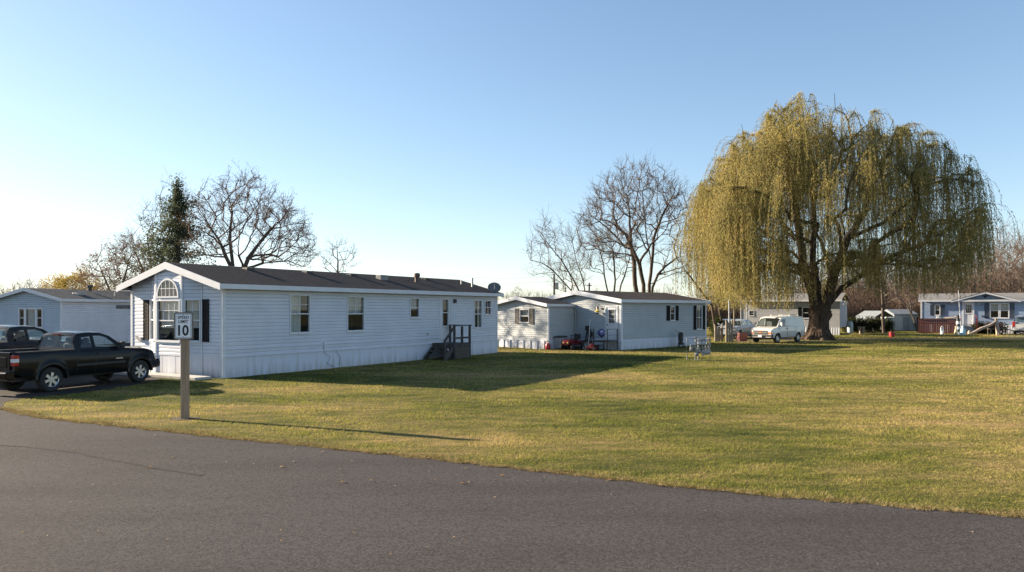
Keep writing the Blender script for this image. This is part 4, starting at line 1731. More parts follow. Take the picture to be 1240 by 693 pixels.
F1 = Vector((0.356, 0.934))
ang1 = math.atan2(F1[1], F1[0])
pickup('pickup_truck', 'shiny black extended cab pickup truck in front, parked beside the lawn', (-13.10, 22.30, 0.006), ang1, 0.93, M_PAINT, 'dark pickup trucks on the driveway')
pickup('pickup_truck', 'charcoal pickup truck cut off by the left edge, behind the black pickup', (-16.85, 25.0, 0.006), ang1, 1.0, M_PAINT2, 'dark pickup trucks on the driveway')


def van():
    # front faces the camera's left
    c = gp(941, 415.2)
    root = thing('cargo_van', 'white cargo van parked under the left side of the willow', 'van', (c[0] + 0.35, c[1] + 0.9, 0.008), math.radians(222), None, 0.88)
    S = dict(hw=1.0, xr=-2.6, xf=2.6, wr=0.37, axles=(-1.55, 1.75), paint=M_VAN,
             belt=[(-2.6, 1.25), (1.3, 1.25), (1.75, 1.22), (2.3, 1.12), (2.5, 1.02), (2.6, 0.85)],
             low=[(-2.6, 0.55), (-2.2, 0.45), (2.3, 0.42), (2.6, 0.45)],
             plan=[(-2.6, 0.97), (-2.4, 1.0), (1.7, 1.0), (2.3, 0.95), (2.6, 0.86)],
             decks=[(1.7, 2.6)], flare=0.01, shoulder=0.0, crown=0.04,
             cab=dict(tumble=0.13,
                      side=[(-2.6, 1.245), (-2.55, 1.85), (-2.45, 2.02), (-1.0, 2.06), (0.7, 2.04), (1.05, 1.95), (1.45, 1.60), (1.80, 1.23)],
                      holes=[[(0.35, 1.32), (0.35, 1.86), (0.95, 1.84), (1.2, 1.62), (1.45, 1.32)]],
                      top=[(-2.55, 1.85), (-2.45, 2.02), (-1.0, 2.06), (0.7, 2.04), (1.05, 1.95)],
                      rear=((-2.6, 1.25), (-2.55, 1.85)), front=((1.80, 1.235), (1.05, 1.95)), crown=0.05, rb=0.2, glass=M_CGLASS))
    vehicle(root, S)
    fb = MB()
    fb.prism([(2.5, 0.45), (2.70, 0.48), (2.72, 0.66), (2.5, 0.68)], -0.95, 0.95, lambda u, v, w: (u - 0.1 * (abs(w) ** 3), w, v))
    fb.build('front_bumper', M_PLAST, root, bevel=0.02)
    g_ = MB()
    g_.box(2.585, 2.635, -0.6, 0.6, 0.70, 0.98)
    gr = g_.build('grille', M_PLAST, root)
    g2 = MB()
    g2.box(2.637, 2.65, -0.62, 0.62, 0.81, 0.86)
    g2.build('grille_bar', M_RIM, gr)
    em = MB()
    em.box(2.651, 2.66, -0.09, 0.09, 0.80, 0.87)
    em.build('emblem', M_AMBER, gr)
    pl = MB()
    pl.box(2.722, 2.73, -0.15, 0.15, 0.49, 0.63)
    pl.build('licence_plate', M_LENS, root)
    for s in (-1, 1):
        h = MB()
        h.box(2.50, 2.62, *sorted((s * 0.62, s * 0.88)), 0.84, 0.99)
        h.build('headlight', M_LENS, root, bevel=0.015)
        h = MB()
        h.box(2.49, 2.62, *sorted((s * 0.62, s * 0.90)), 0.72, 0.835)
        h.build('turn_signal', M_AMBER, root, bevel=0.015)
        m = MB()
        m.box(1.38, 1.52, *sorted((s * 1.05, s * 1.22)), 1.32, 1.6)
        m.obox((1.45, s * 0.95, 1.36), (1.45, s * 1.08, 1.4), 0.05, 0.05)
        m.build('mirror', M_VAN if s > 0 else M_PLAST, root, bevel=0.02)
        d = MB()
        for xx in (0.25, 1.5, -1.1):
            d.box(xx - 0.008, xx + 0.008, *sorted((s * 0.985, s * 1.004)), 0.5, 1.22)
        d.build('door_seam', M_PLAST, root)
        hd = MB()
        hd.box(0.32, 0.5, *sorted((s * 0.99, s * 1.03)), 1.08, 1.12)
        hd.build('door_handle', M_PLAST, root)
        for ax in S['axles']:
            make_wheel(root, ax, s * 0.86, 0.37, 0.24, s, 8)
        st = MB()
        st.box(0.3, 0.45, s * 0.45 - 0.25, s * 0.45 + 0.25, 0.9, 1.65)
        st.build('seat', M_SEAT, root, bevel=0.04)
    rk = MB()
    for xx in (-1.8, -0.4):
        rk.obox((xx, -0.85, 2.16), (xx, 0.85, 2.16), 0.05, 0.05)
        for s in (-1, 1):
            rk.obox((xx, s * 0.8, 2.02), (xx, s * 0.8, 2.15), 0.04, 0.04)
    rk.build('roof_rack', M_VAN, root)


van()


def car_generic(name, label, cat, loc, rotz, paint, minivan=False, scale=1.0):
    root = thing(name, label, cat, loc, rotz, None, scale)
    if minivan:
        S = dict(hw=0.97, xr=-2.4, xf=2.4, wr=0.33, axles=(-1.45, 1.5), paint=paint,
                 belt=[(-2.4, 0.98), (-2.3, 1.05), (1.2, 1.02), (2.0, 0.92), (2.4, 0.62)],
                 low=[(-2.4, 0.42), (-2.0, 0.3), (2.1, 0.3), (2.4, 0.36)],
                 plan=[(-2.4, 0.93), (-2.1, 1.0), (1.6, 1.0), (2.15, 0.93), (2.4, 0.72)],
                 decks=[(1.2, 2.4)], flare=0.02, shoulder=0.03, crown=0.05,
                 cab=dict(tumble=0.26, side=[(-2.33, 1.03), (-2.2, 1.4), (-2.05, 1.62), (-1.0, 1.72), (0.0, 1.70), (0.5, 1.58), (1.3, 1.02)],
                          holes=[[(-2.1, 1.1), (-1.98, 1.45), (-1.3, 1.55), (-1.2, 1.1)], [(-1.1, 1.1), (-1.15, 1.56), (-0.2, 1.58), (-0.2, 1.1)], [(-0.1, 1.1), (-0.1, 1.58), (0.35, 1.52), (0.95, 1.1)]],
                          top=[(-2.05, 1.62), (-1.0, 1.72), (0.0, 1.70), (0.5, 1.58)],
                          rear=((-2.33, 1.04), (-2.05, 1.62)), front=((1.3, 1.03), (0.5, 1.58)), rb=0.1))
    else:
        S = dict(hw=0.92, xr=-2.35, xf=2.35, wr=0.33, axles=(-1.4, 1.45), paint=paint,
                 belt=[(-2.35, 0.85), (-2.2, 0.98), (-1.2, 1.0), (1.0, 0.97), (2.0, 0.85), (2.35, 0.6)],
                 low=[(-2.35, 0.4), (-2.0, 0.3), (2.1, 0.3), (2.35, 0.36)],
                 plan=[(-2.35, 0.85), (-2.0, 0.98), (1.5, 1.0), (2.1, 0.92), (2.35, 0.72)],
                 decks=[(-2.35, -1.3), (0.95, 2.35)], flare=0.02, shoulder=0.03, crown=0.05,
                 cab=dict(tumble=0.32, side=[(-1.6, 0.99), (-1.05, 1.32), (-0.5, 1.42), (0.1, 1.40), (0.35, 1.33), (1.05, 0.975)],
                          holes=[[(-1.2, 1.05), (-0.9, 1.3), (-0.4, 1.35), (-0.35, 1.05)], [(-0.25, 1.05), (-0.28, 1.36), (0.2, 1.32), (0.75, 1.04)]],
                          top=[(-1.05, 1.32), (-0.5, 1.42), (0.1, 1.40), (0.35, 1.33)],
                          rear=((-1.6, 1.0), (-1.05, 1.32)), front=((1.05, 0.985), (0.35, 1.33)), rb=0.1))
    vehicle(root, S)
    for s in (-1, 1):
        t = MB()
        xr = S['xr']
        t.box(xr - 0.015, xr + 0.14, *sorted((s * 0.70, s * 0.915)), 0.72, 0.95 if not minivan else 1.2)
        t.build('taillight', M_RED, root, bevel=0.02)
        h = MB()
        h.box(S['xf'] - 0.25, S['xf'] - 0.02, *sorted((s * 0.45, s * 0.70)), 0.55, 0.68)
        h.build('headlight', M_LENS, root, bevel=0.02)
        m = MB()
        m.box(0.75, 0.9, *sorted((s * 0.92, s * 1.08)), 1.02, 1.16)
        m.build('mirror', paint, root, bevel=0.02)
        for ax in S['axles']:
            make_wheel(root, ax, s * 0.80, 0.33, 0.21, s, 5)
    b = MB()
    b.prism([(S['xr'] - 0.06, 0.4), (S['xr'] - 0.07, 0.58), (S['xr'] + 0.1, 0.62), (S['xr'] + 0.1, 0.38)], -0.82, 0.82, lambda u, v, w: (u, w, v))
    b.build('rear_bumper', M_PLAST if not minivan else paint, root, bevel=0.02)
    return root


p = at(891, 59.5)
car_generic('parked_car', 'silver blue car half hidden behind the pale fence panels left of the white van', 'car', (p[0], p[1], 0.006), math.radians(-128), mat('bluish_car_paint', (0.34, 0.38, 0.43), (0.30, 0.34, 0.39), rough=0.3, coat=0.8, scale=2), scale=1.05)
p = at(1243, 68.5)
car_generic('minivan', 'silver minivan cut off by the right edge in front of the blue home', 'minivan', (p[0] + 0.5, p[1] + 0.6, 0.004), math.radians(50), M_SILV, True)
p = at(908, 66.0)
car_generic('parked_car', 'dark grey car seen low between the silver blue car and the white van', 'car', (p[0] - 1.9, p[1], 0.006), math.radians(-110), mat('pale_car_paint', (0.30, 0.33, 0.38), (0.28, 0.30, 0.35), rough=0.3, coat=0.8, scale=2))


# ------------------------------------------------------------------ speed limit sign
def text_mesh(body, size, width=None, height=None, depth=0.0015, name='lettering', m=None, parent=None, loc=(0, 0, 0), bold=0.0):
    cu = bpy.data.curves.new('t', 'FONT')
    cu.body = body
    cu.size = size
    cu.align_x = 'CENTER'
    cu.align_y = 'CENTER'
    cu.extrude = depth
    cu.offset = bold
    to = bpy.data.objects.new('t', cu)
    COL.objects.link(to)
    bpy.context.view_layer.update()
    dg = bpy.context.evaluated_depsgraph_get()
    me = bpy.data.meshes.new_from_object(to.evaluated_get(dg))
    bpy.data.objects.remove(to)
    n = len(me.vertices)
    co = np.zeros(n * 3, np.float32)
    me.vertices.foreach_get('co', co)
    co = co.reshape(-1, 3)
    lo, hi = co.min(0), co.max(0)
    sx = width / (hi[0] - lo[0]) if width else 1
    sy = height / (hi[1] - lo[1]) if height else 1
    co[:, 0] = (co[:, 0] - (lo[0] + hi[0]) / 2) * sx
    co[:, 1] = (co[:, 1] - (lo[1] + hi[1]) / 2) * sy
    new = np.stack([co[:, 0] + loc[0], -co[:, 2] + loc[1], co[:, 1] + loc[2]], 1)
    me.vertices.foreach_set('co', new.astype(np.float32).ravel())
    me.update()
    me.materials.clear()
    me.materials.append(m)
    o = bpy.data.objects.new(name, me)
    COL.objects.link(o)
    if parent:
        o.parent = parent
    return o


def rrect(w, h, r, n=5):
    pts = []
    for cx, cy, a0 in ((w / 2 - r, h / 2 - r, 0), (-w / 2 + r, h / 2 - r, 90), (-w / 2 + r, -h / 2 + r, 180), (w / 2 - r, -h / 2 + r, 270)):
        for k in range(n + 1):
            a = math.radians(a0 + 90 * k / n)
            pts.append((cx + r * math.cos(a), cy + r * math.sin(a)))
    return pts


def speed_sign():
    loc = gp(224, 507)
    root = thing('speed_limit_sign', 'white speed limit 10 sign on a square wooden post at the lawn edge', 'road sign', loc, math.radians(4))
    p = MB()
    p.box(-0.072, 0.072, -0.06, 0.072, -0.05, 1.99)
    post = p.build('post', mat('brown_post', (0.27, 0.185, 0.12), (0.40, 0.30, 0.205), rough=0.85, scale=5, bump=0.4, stretch=(6, 6, 0.5)), root, bevel=0.008)
    z = 1.955
    b = MB()
    b.prism(rrect(0.395, 0.575, 0.035), -0.085, -0.0615, lambda u, v, w: (u, w, v + z))
    b.build('backboard', mat('sign_back', (0.16, 0.14, 0.125), (0.24, 0.21, 0.18), rough=0.8, scale=6), root)
    s = MB()
    s.prism(rrect(0.335, 0.515, 0.03), -0.090, -0.0855, lambda u, v, w: (u, w, v + z))
    pn = s.build('sign_face', mat('sign_white', (0.88, 0.88, 0.88), (0.84, 0.84, 0.84), rough=0.5, scale=6), root)
    ink = mat('sign_ink', (0.015, 0.015, 0.017), (0.02, 0.02, 0.02), rough=0.5)
    br = MB()
    o_, i_ = rrect(0.312, 0.492, 0.024), rrect(0.298, 0.478, 0.018)
    n = len(o_)
    br.add([(u, -0.0915, v + z) for u, v in o_] + [(u, -0.0915, v + z) for u, v in i_], [(k, (k + 1) % n, n + (k + 1) % n, n + k) for k in range(n)])
    br.build('border', ink, pn)
    text_mesh('SPEED', 0.1, 0.235, 0.062, m=ink, parent=pn, loc=(0, -0.0925, z + 0.182), bold=0.0012)
    text_mesh('LIMIT', 0.1, 0.20, 0.062, m=ink, parent=pn, loc=(0, -0.0925, z + 0.094), bold=0.0012)
    text_mesh('10', 0.3, 0.215, 0.225, m=ink, parent=pn, loc=(0, -0.0925, z - 0.092), bold=0.008)
    bt = MB()
    for dz in (0.228, -0.228):
        bt.lathe([(0, -0.098), (0.008, -0.097), (0.011, -0.092)], 'y', 10, (0, 0, z + dz))
    bt.build('bolt', M_STEEL, pn)


speed_sign()
dm = MB()
rg = random.Random(3)
cx, cy, _ = gp(224, 507)
ring = []
for k in range(26):
    a = 2 * math.pi * k / 26
    r = 0.30 * rg.uniform(0.65, 1.15)
    ring.append((cx + r * 1.1 * math.cos(a), cy + 0.85 * r * math.sin(a), 0.006))
dm.add([(cx, cy, 0.012)] + ring, [(0, k + 1, (k + 1) % 26 + 1) for k in range(26)])
struct(dm.build('bare_soil', mat('soil', (0.030, 0.021, 0.014), (0.055, 0.040, 0.026), rough=1.0, scale=14, bump=0.8), None))


# ------------------------------------------------------------------ gas meter manifold on the lawn
def gas_meters():
    c = gp(846, 436.5)
    root = thing('gas_meter_rack', 'rack of grey pipes and gas meters standing alone on the lawn', 'gas meter rack', c, math.radians(-6))
    w = 0.52
    pm = mat('dull_pipe', (0.20, 0.20, 0.21), (0.30, 0.30, 0.31), rough=0.6, metal=0.2, scale=8)
    M_LENS = mat('meter_white', (0.42, 0.43, 0.44), (0.34, 0.35, 0.36), rough=0.6)
    fr = MB()
    fr.tube([(-w, 0, -0.02), (-w, 0, 1.0), (-0.02, 0, 1.0)], 0.022, 8)
    fr.tube([(-0.16, 0.0, -0.02), (-0.16, 0.0, 1.06), (w, 0.0, 1.06), (w, 0.0, 0.62)], 0.022, 8)
    fr.tube([(-0.02, 0.05, -0.02), (-0.02, 0.05, 1.02)], 0.022, 8)
    fr.tube([(-0.16, 0, 0.72), (w, 0, 0.72)], 0.025, 8)
    fr.tube([(-0.35, 0, 0.6), (w - 0.05, 0, 0.56)], 0.02, 8)
    fr.build('pipe_frame', pm, root)
    for i in range(6):
        x = -0.1 + i * 0.115
        r = MB()
        r.tube([(x, 0, 0.72), (x, 0, 1.06)], 0.016, 6)
        r.lathe([(0, -0.05), (0.05, -0.05), (0.06, 0), (0.05, 0.05), (0, 0.05)], 'y', 10, (x, -0.02, 0.9 + 0.04 * (i % 2)))
        r.build('regulator', M_LENS if i % 3 == 1 else pm, root)
    cols = [mat('meter_grey', (0.24, 0.25, 0.26), (0.19, 0.2, 0.21), rough=0.5), M_LENS, mat('meter_dark', (0.10, 0.10, 0.11), (0.16, 0.15, 0.15), rough=0.5)]
    for i, (x, z, k) in enumerate(((-0.33, 0.52, 2), (-0.1, 0.30, 2), (0.02, 0.42, 2), (0.20, 0.34, 1), (0.33, 0.36, 0), (0.46, 0.38, 0))):
        m = MB()
        m.box(x - 0.07, x + 0.07, -0.08, 0.06, z - 0.11, z + 0.10)
        mo = m.build('gas_meter', cols[k], root, bevel=0.03)
        q = MB()
        q.lathe([(0, -0.10), (0.045, -0.10), (0.05, -0.08)], 'y', 12, (x, 0, z + 0.02))
        q.tube([(x - 0.03, 0, z + 0.09), (x - 0.03, 0, 0.72)], 0.014, 6)
        q.tube([(x + 0.03, 0, z + 0.09), (x + 0.03, 0, 0.60)], 0.014, 6)
        q.build('meter_dial', M_LENS if k != 1 else pm, mo)
    return c


c = gas_meters()
dm = MB()
ring = []
for k in range(26):
    a = 2 * math.pi * k / 26
    r = rg.uniform(0.75, 1.1)
    ring.append((c[0] + 0.1 + r * 0.85 * math.cos(a), c[1] + r * 0.35 * math.sin(a), 0.012))
dm.add([(c[0] + 0.1, c[1], 0.02)] + ring, [(0, k + 1, (k + 1) % 26 + 1) for k in range(26)])
struct(dm.build('bare_soil', MATS['soil'], None))


# ------------------------------------------------------------------ things around the middle home
def at2(u_left, out):
    """u_left metres to the left of the front corner of the middle home, out metres in front of its end wall"""
    return l2w(HOME2, TH2, -u_left, -out)


def trash_can():
    x, y = at2(3.05, 1.75)
    root = thing('trash_can', 'grey wheeled trash can with a black lid beside the wing of the grey home', 'trash can', (x, y, 0), -TH2)
    m = MB()
    b0, b1, h = 0.22, 0.28, 0.68
    v = [(-b0, -b0, 0.06), (b0, -b0, 0.06), (b0, b0, 0.06), (-b0, b0, 0.06), (-b1, -b1, h), (b1, -b1, h), (b1, b1, h), (-b1, b1, h)]
    m.add(v, [(3, 2, 1, 0), (4, 5, 6, 7), (0, 1, 5, 4), (1, 2, 6, 5), (2, 3, 7, 6), (3, 0, 4, 7)])
    m.build('bin', mat('bin_grey', (0.30, 0.32, 0.35), (0.34, 0.36, 0.39), rough=0.6), root, bevel=0.02)
    l = MB()
    l.add([(-0.31, -0.32, h), (0.31, -0.32, h), (0.31, 0.31, h), (-0.31, 0.31, h), (-0.27, -0.26, h + 0.07), (0.27, -0.26, h + 0.07), (0.27, 0.27, h + 0.1), (-0.27, 0.27, h + 0.1)],
          [(3, 2, 1, 0), (4, 5, 6, 7), (0, 1, 5, 4), (1, 2, 6, 5), (2, 3, 7, 6), (3, 0, 4, 7)])
    l.build('lid', M_BLACK, root, bevel=0.015)
    for s in (-1, 1):
        w = MB()
        w.lathe([(0, -0.02), (0.1, -0.02), (0.1, 0.02), (0, 0.02)], 'x', 14, (s * 0.26, 0.2, 0.1))
        w.build('wheel', M_RUBBER, root)


trash_can()


def riding_mower():
    x, y = at2(2.45, 1.35)
    root = thing('riding_mower', 'small dark red riding mower parked by the wall between the trash can and the tyre', 'riding mower', (x, y, 0), -TH2 + math.radians(-78))
    red = mat('mower_red', (0.16, 0.012, 0.016), (0.11, 0.01, 0.012), rough=0.35, coat=0.3)
    b = MB()
    b.prism([(0.15, 0.28), (0.85, 0.28), (0.88, 0.48), (0.75, 0.58), (0.15, 0.62)], -0.22, 0.22, lambda u, v, w: (u, w, v))
    b.build('hood', red, root, bevel=0.04)
    f = MB()
    f.box(-0.7, 0.2, -0.3, 0.3, 0.26, 0.34)
    f.box(-0.75, -0.2, -0.36, 0.36, 0.34, 0.52)
    f.build('chassis', red, root, bevel=0.03)
    d = MB()
    d.box(-0.25, 0.35, -0.48, 0.48, 0.10, 0.2)
    d.build('deck', M_BLACK, root, bevel=0.04)
    s = MB()
    s.box(-0.55, -0.15, -0.2, 0.2, 0.54, 0.62)
    s.box(-0.62, -0.54, -0.2, 0.2, 0.58, 0.88)
    s.build('seat', M_BLACK, root, bevel=0.03)
    st = MB()
    st.tube([(0.25, 0, 0.6), (0.08, 0, 0.80)], 0.02, 8)
    st.lathe([(0.14, 0), (0.155, 0.012), (0.17, 0), (0.155, -0.012), (0.14, 0)], 'z', 18, (0.06, 0, 0.81))
    st.build('steering_wheel', M_BLACK, root)
    for xx, r, w, yy in ((0.65, 0.17, 0.12, 0.34), (-0.5, 0.24, 0.2, 0.42)):
        for sd_ in (-1, 1):
            m = MB()
            m.lathe([(0, -w / 2), (r * 0.8, -w / 2), (r, -w / 4), (r, w / 4), (r * 0.8, w / 2), (0, w / 2)], 'y', 18, (xx, sd_ * yy, r))
            m.build('wheel', M_RUBBER, root)
    for sd_ in (-1, 1):
        h = MB()
        h.lathe([(0, 0.88), (0.045, 0.875), (0.05, 0.85)], 'x', 12, (0, sd_ * 0.13, 0.42))
        h.build('headlight', mat('yellow_lens', (0.7, 0.55, 0.2), (0.6, 0.45, 0.15), rough=0.3), root)


riding_mower()


def spare_tyre():
    x, y = at2(1.62, 1.0)
    m = MB()
    m.lathe([(0.17, -0.08), (0.27, -0.11), (0.31, -0.06), (0.31, 0.06), (0.27, 0.11), (0.17, 0.08)], 'y', 28)
    root = thing('spare_tyre', 'black spare tyre with a pale rim standing upright against the grey home', 'tyre', (x, y, 0.31), -TH2 + 0.1)
    m.build('tyre', M_RUBBER, root, smooth=True)
    r = MB()
    r.lathe([(0.175, -0.06), (0.15, -0.05), (0.12, 0.0), (0.05, 0.0), (0.045, -0.03), (0, -0.03)], 'y', 24)
    r.build('rim', M_STEEL, root)


spare_tyre()


def push_mower():
    x, y = at2(0.95, 1.5)
    root = thing('push_mower', 'red push mower with a folded back handle by the door steps', 'push mower', (x, y, 0), -TH2 + math.radians(15))
    red = MATS['mower_red']
    d = MB()
    d.prism([(-0.3, 0.08), (0.3, 0.08), (0.26, 0.2), (-0.24, 0.24)], -0.24, 0.24, lambda u, v, w: (u, w, v))
    d.build('deck', red, root, bevel=0.04)
    e = MB()
    e.lathe([(0, 0.2), (0.13, 0.2), (0.14, 0.34), (0.07, 0.38), (0, 0.38)], 'z', 14, (0.03, 0, 0))
    e.build('engine', mat('engine_dark_red', (0.22, 0.03, 0.03), (0.16, 0.02, 0.02), rough=0.5), root)
    h = MB()
    for s in (-1, 1):
        h.tube([(-0.25, s * 0.2, 0.2), (-0.62, s * 0.2, 0.58), (-0.9, s * 0.2, 0.78)], 0.013, 6)
    h.tube([(-0.9, -0.2, 0.78), (-0.9, 0.2, 0.78)], 0.014, 6)
    h.build('handle', M_BLACK, root)
    for xx in (-0.24, 0.26):
        for s in (-1, 1):
            w = MB()
            w.lathe([(0, -0.025), (0.09, -0.025), (0.1, 0), (0.09, 0.025), (0, 0.025)], 'y', 14, (xx, s * 0.28, 0.1))
            w.build('wheel', M_RUBBER, root)


push_mower()


def landing():
    x, y = at2(0.62, 0.62)
    root = thing('door_steps', 'small black metal landing with thin rails in front of the white door', 'steps', (x, y, 0), -TH2)
    d = MB()
    d.box(-0.55, 0.5, -0.5, 0.5, 0.50, 0.55)
    d.build('platform', M_WOODD, root)
    for sx in (-0.5, 0.46):
        for sy in (-0.46, 0.46):
            p_ = MB()
            p_.box(sx - 0.02, sx + 0.02, sy - 0.02, sy + 0.02, 0, 1.18 if sy < 0 or sx > 0 else 0.5)
            p_.build('post', M_BLACK, root)
    r = MB()
    r.box(0.44, 0.48, -0.46, 0.46, 1.18, 1.21)
    r.box(0.445, 0.475, -0.43, 0.43, 0.85, 0.87)
    r.box(-0.5, 0.44, -0.475, -0.445, 0.50, 0.46)
    r.build('railing', M_BLACK, root)
    s = MB()
    s.box(-0.85, -0.56, -0.45, 0.45, 0.22, 0.27)
    s.box(-0.83, -0.8, -0.42, 0.42, 0.0, 0.22)
    s.build('step', M_WOODD, root)
    # blue jacket-like cloth on the rail
    rgk = random.Random(8)
    c_ = MB()
    n = 9
    for i in range(n):
        for j in range(n):
            u, v = i / (n - 1), j / (n - 1)
            rr_ = 0.02 + 0.05 * rgk.random()
            c_.v.append((-0.10 + 0.46 * u + 0.03 * math.sin(9 * v), -0.53 - 0.09 * math.sin(math.pi * v) - rr_, 0.88 + 0.34 * v * (0.7 + 0.3 * math.sin(u * 3.1)) - 0.16 * (1 - v) * math.sin(u * 3.1)))
    for i in range(n - 1):
        for j in range(n - 1):
            a = i * n + j
            c_.f.append((a, a + n, a + n + 1, a + 1))
    o = c_.build('blue_cloth', mat('blue_plastic', (0.012, 0.035, 0.16), (0.02, 0.05, 0.22), rough=0.5), None, smooth=True)
    sol = o.modifiers.new('thick', 'SOLIDIFY')
    sol.thickness = 0.03
    o.location = (x, y, 0)
    o.rotation_euler = (0, 0, -TH2)
    tag(o, 'crumpled blue tarp bundle hanging on the rail in front of the white door', 'tarp')


landing()


def bird_feeder():
    x, y = at2(1.5, 0.25)
    root = thing('hanging_lantern', 'small yellow and black lantern hanging on the wall left of the white door', 'lantern', (x, y, 2.05), -TH2)
    m = MB()
    m.lathe([(0, 0.0), (0.1, 0.02), (0.14, 0.06), (0.03, 0.08)], 'z', 12)
    m.lathe([(0.02, 0.3), (0.08, 0.32), (0.06, 0.42), (0, 0.45)], 'z', 12)
    m.tube([(0, 0, 0.44), (0, 0.12, 0.5), (0, 0.24, 0.46)], 0.012, 6)
    m.build('frame', M_BLACK, root)
    y_ = MB()
    y_.lathe([(0.03, 0.1), (0.15, 0.11), (0.16, 0.16), (0.06, 0.2), (0.05, 0.3)], 'z', 12)
    y_.build('shade', mat('yellow_shade', (0.65, 0.48, 0.10), (0.55, 0.4, 0.08), rough=0.4), root)


bird_feeder()


def misc_middle():
    x, y = at2(3.25, 2.6)
    m = MB()
    m.lathe([(0.02, 0.0), (0.13, 0.02), (0.16, 0.12), (0.14, 0.28), (0.1, 0.36), (0.0, 0.38)], 'z', 14)
    m.tube([(-0.1, 0, 0.34), (0, 0, 0.44), (0.1, 0, 0.34)], 0.012, 6)
    o = m.build('red_jug', mat('bright_red_plastic', (0.34, 0.02, 0.03), (0.28, 0.015, 0.025), rough=0.4), None, smooth=True, loc=(x, y, 0))
    tag(o, 'small bright red jug on the grass left of the grey trash can', 'jug')
    x, y = at2(1.98, 0.8)
    m = MB()
    m.box(-0.16, 0.16, -0.12, 0.12, 0.0, 0.24)
    m.box(-0.05, 0.1, -0.08, 0.08, 0.24, 0.36)
    o = m.build('small_engine', mat('engine_blue', (0.10, 0.14, 0.22), (0.5, 0.52, 0.55), rough=0.4, scale=9), None, bevel=0.02, loc=(x, y, 0))
    tag(o, 'small blue and silver engine box between the red riding mower and the tyre', 'machine')
    x, y = at2(2.2, 0.25)
    root = thing('garden_tools', 'bundle of dark long handled garden tools leaning in the corner behind the riding mower', 'garden tools', (x, y, 0), -TH2)
    for k, (dx, h) in enumerate(((-0.12, 1.35), (0.02, 1.15), (0.15, 1.0))):
        t = MB()
        t.obox((dx, -0.25, 0), (dx + 0.04, 0.1, h), 0.07, 0.045)
        t.box(dx - 0.06, dx + 0.1, -0.05, 0.12, h - 0.28, h)
        t.build('tool', M_BLACK, root)
    x, y = at2(1.38, 1.25)
    root = thing('clothes_pole', 'thin white pole standing upright by the red push mower', 'pole', (x, y, 0), 0)
    m = MB()
    m.tube([(0, 0, 0), (0.12, 0.1, 1.75)], 0.016, 6)
    m.build('pole', M_TRIM, root)
    # golf-bag-like dark cart at the side wall
    x, y = l2w(HOME2, TH2, 0.55, 5.35)
    root = thing('hand_cart', 'dark two wheeled cart with a bag at the side wall of the grey home', 'cart', (x, y, 0), -TH2)
    m = MB()
    m.lathe([(0.0, 0.12), (0.13, 0.13), (0.15, 0.5), (0.16, 0.82), (0.1, 0.9), (0, 0.92)], 'z', 12)
    m.build('bag', M_BLACK, root)
    f = MB()
    f.tube([(0.02, 0.2, 0.15), (0, -0.25, 0.95), (0, -0.62, 1.05)], 0.018, 6)
    f.tube([(0, 0.1, 0.55), (0, 0.42, 0.95)], 0.015, 6)
    f.tube([(0, -0.1, 0.3), (0, -0.3, 0.5)], 0.015, 6)
    f.build('handle', M_STEEL, root)
    for s in (-1, 1):
        w = MB()
        w.lathe([(0.1, -0.015), (0.13, -0.015), (0.13, 0.015), (0.1, 0.015), (0.1, -0.015)], 'x', 16, (s * 0.16, 0.05, 0.13))
        w.box(s * 0.16 - 0.01, s * 0.16 + 0.01, 0.04, 0.06, 0.02, 0.24)
        w.build('wheel', M_RUBBER, root)


misc_middle()


# ------------------------------------------------------------------ fence panels, bins and posts near the van
def pallet(px0, px1, Y, h, label, m):
    x0, x1 = at(px0, Y)[0], at(px1, Y)[0]
    root = thing('fence_panel', label, 'fence', (x0, Y, 0), 0, 'wooden fence panels by the silver blue car')
    w = x1 - x0
    b = MB()
    n = max(3, int(w / 0.16))
    for i in range(n):
        a = w * i / n
        b.box(a + 0.01, a + w / n - 0.02, -0.02, 0.02, 0.05, h - 0.06 * ((i * 7) % 3))
    b.build('board', m, root)
    r = MB()
    for z in (0.3, h * 0.75):
        r.box(0, w, 0.022, 0.06, z, z + 0.08)
    r.build('rail', m, root)
    for a in (0.0, w - 0.08):
        p_ = MB()
        p_.box(a, a + 0.08, 0.061, 0.14, 0, h + 0.12)
        p_.build('post', m, root)


M_TAN = mat('tan_wood', (0.20, 0.165, 0.12), (0.28, 0.235, 0.18), rough=0.85, scale=4, bump=0.3)
pallet(865.5, 876, 52.5, 1.15, 'low tan fence panel next to the corner of the grey home', M_TAN)
pallet(879, 888, 52.0, 1.45, 'taller pale fence panel in front of the silver blue car', M_TAN)


def slim_posts():
    for px, Y, h, lab in ((883, 52.6, 3.0, 'thin grey pole rising behind the taller fence panel'), (889, 58.0, 2.9, 'pale square post behind the roof of the silver blue car'),
                          (905, 66.5, 3.2, 'thin pale post at the left corner of the home behind the van')):
        m = MB()
        m.box(-0.045, 0.045, -0.045, 0.045, 0, h)
        o = m.build('slim_post', M_TAN if px == 889 else M_STEEL, None, bevel=0.008, loc=at(px, Y))
        tag(o, lab, 'post', 'slim posts near the silver blue car')


slim_posts()


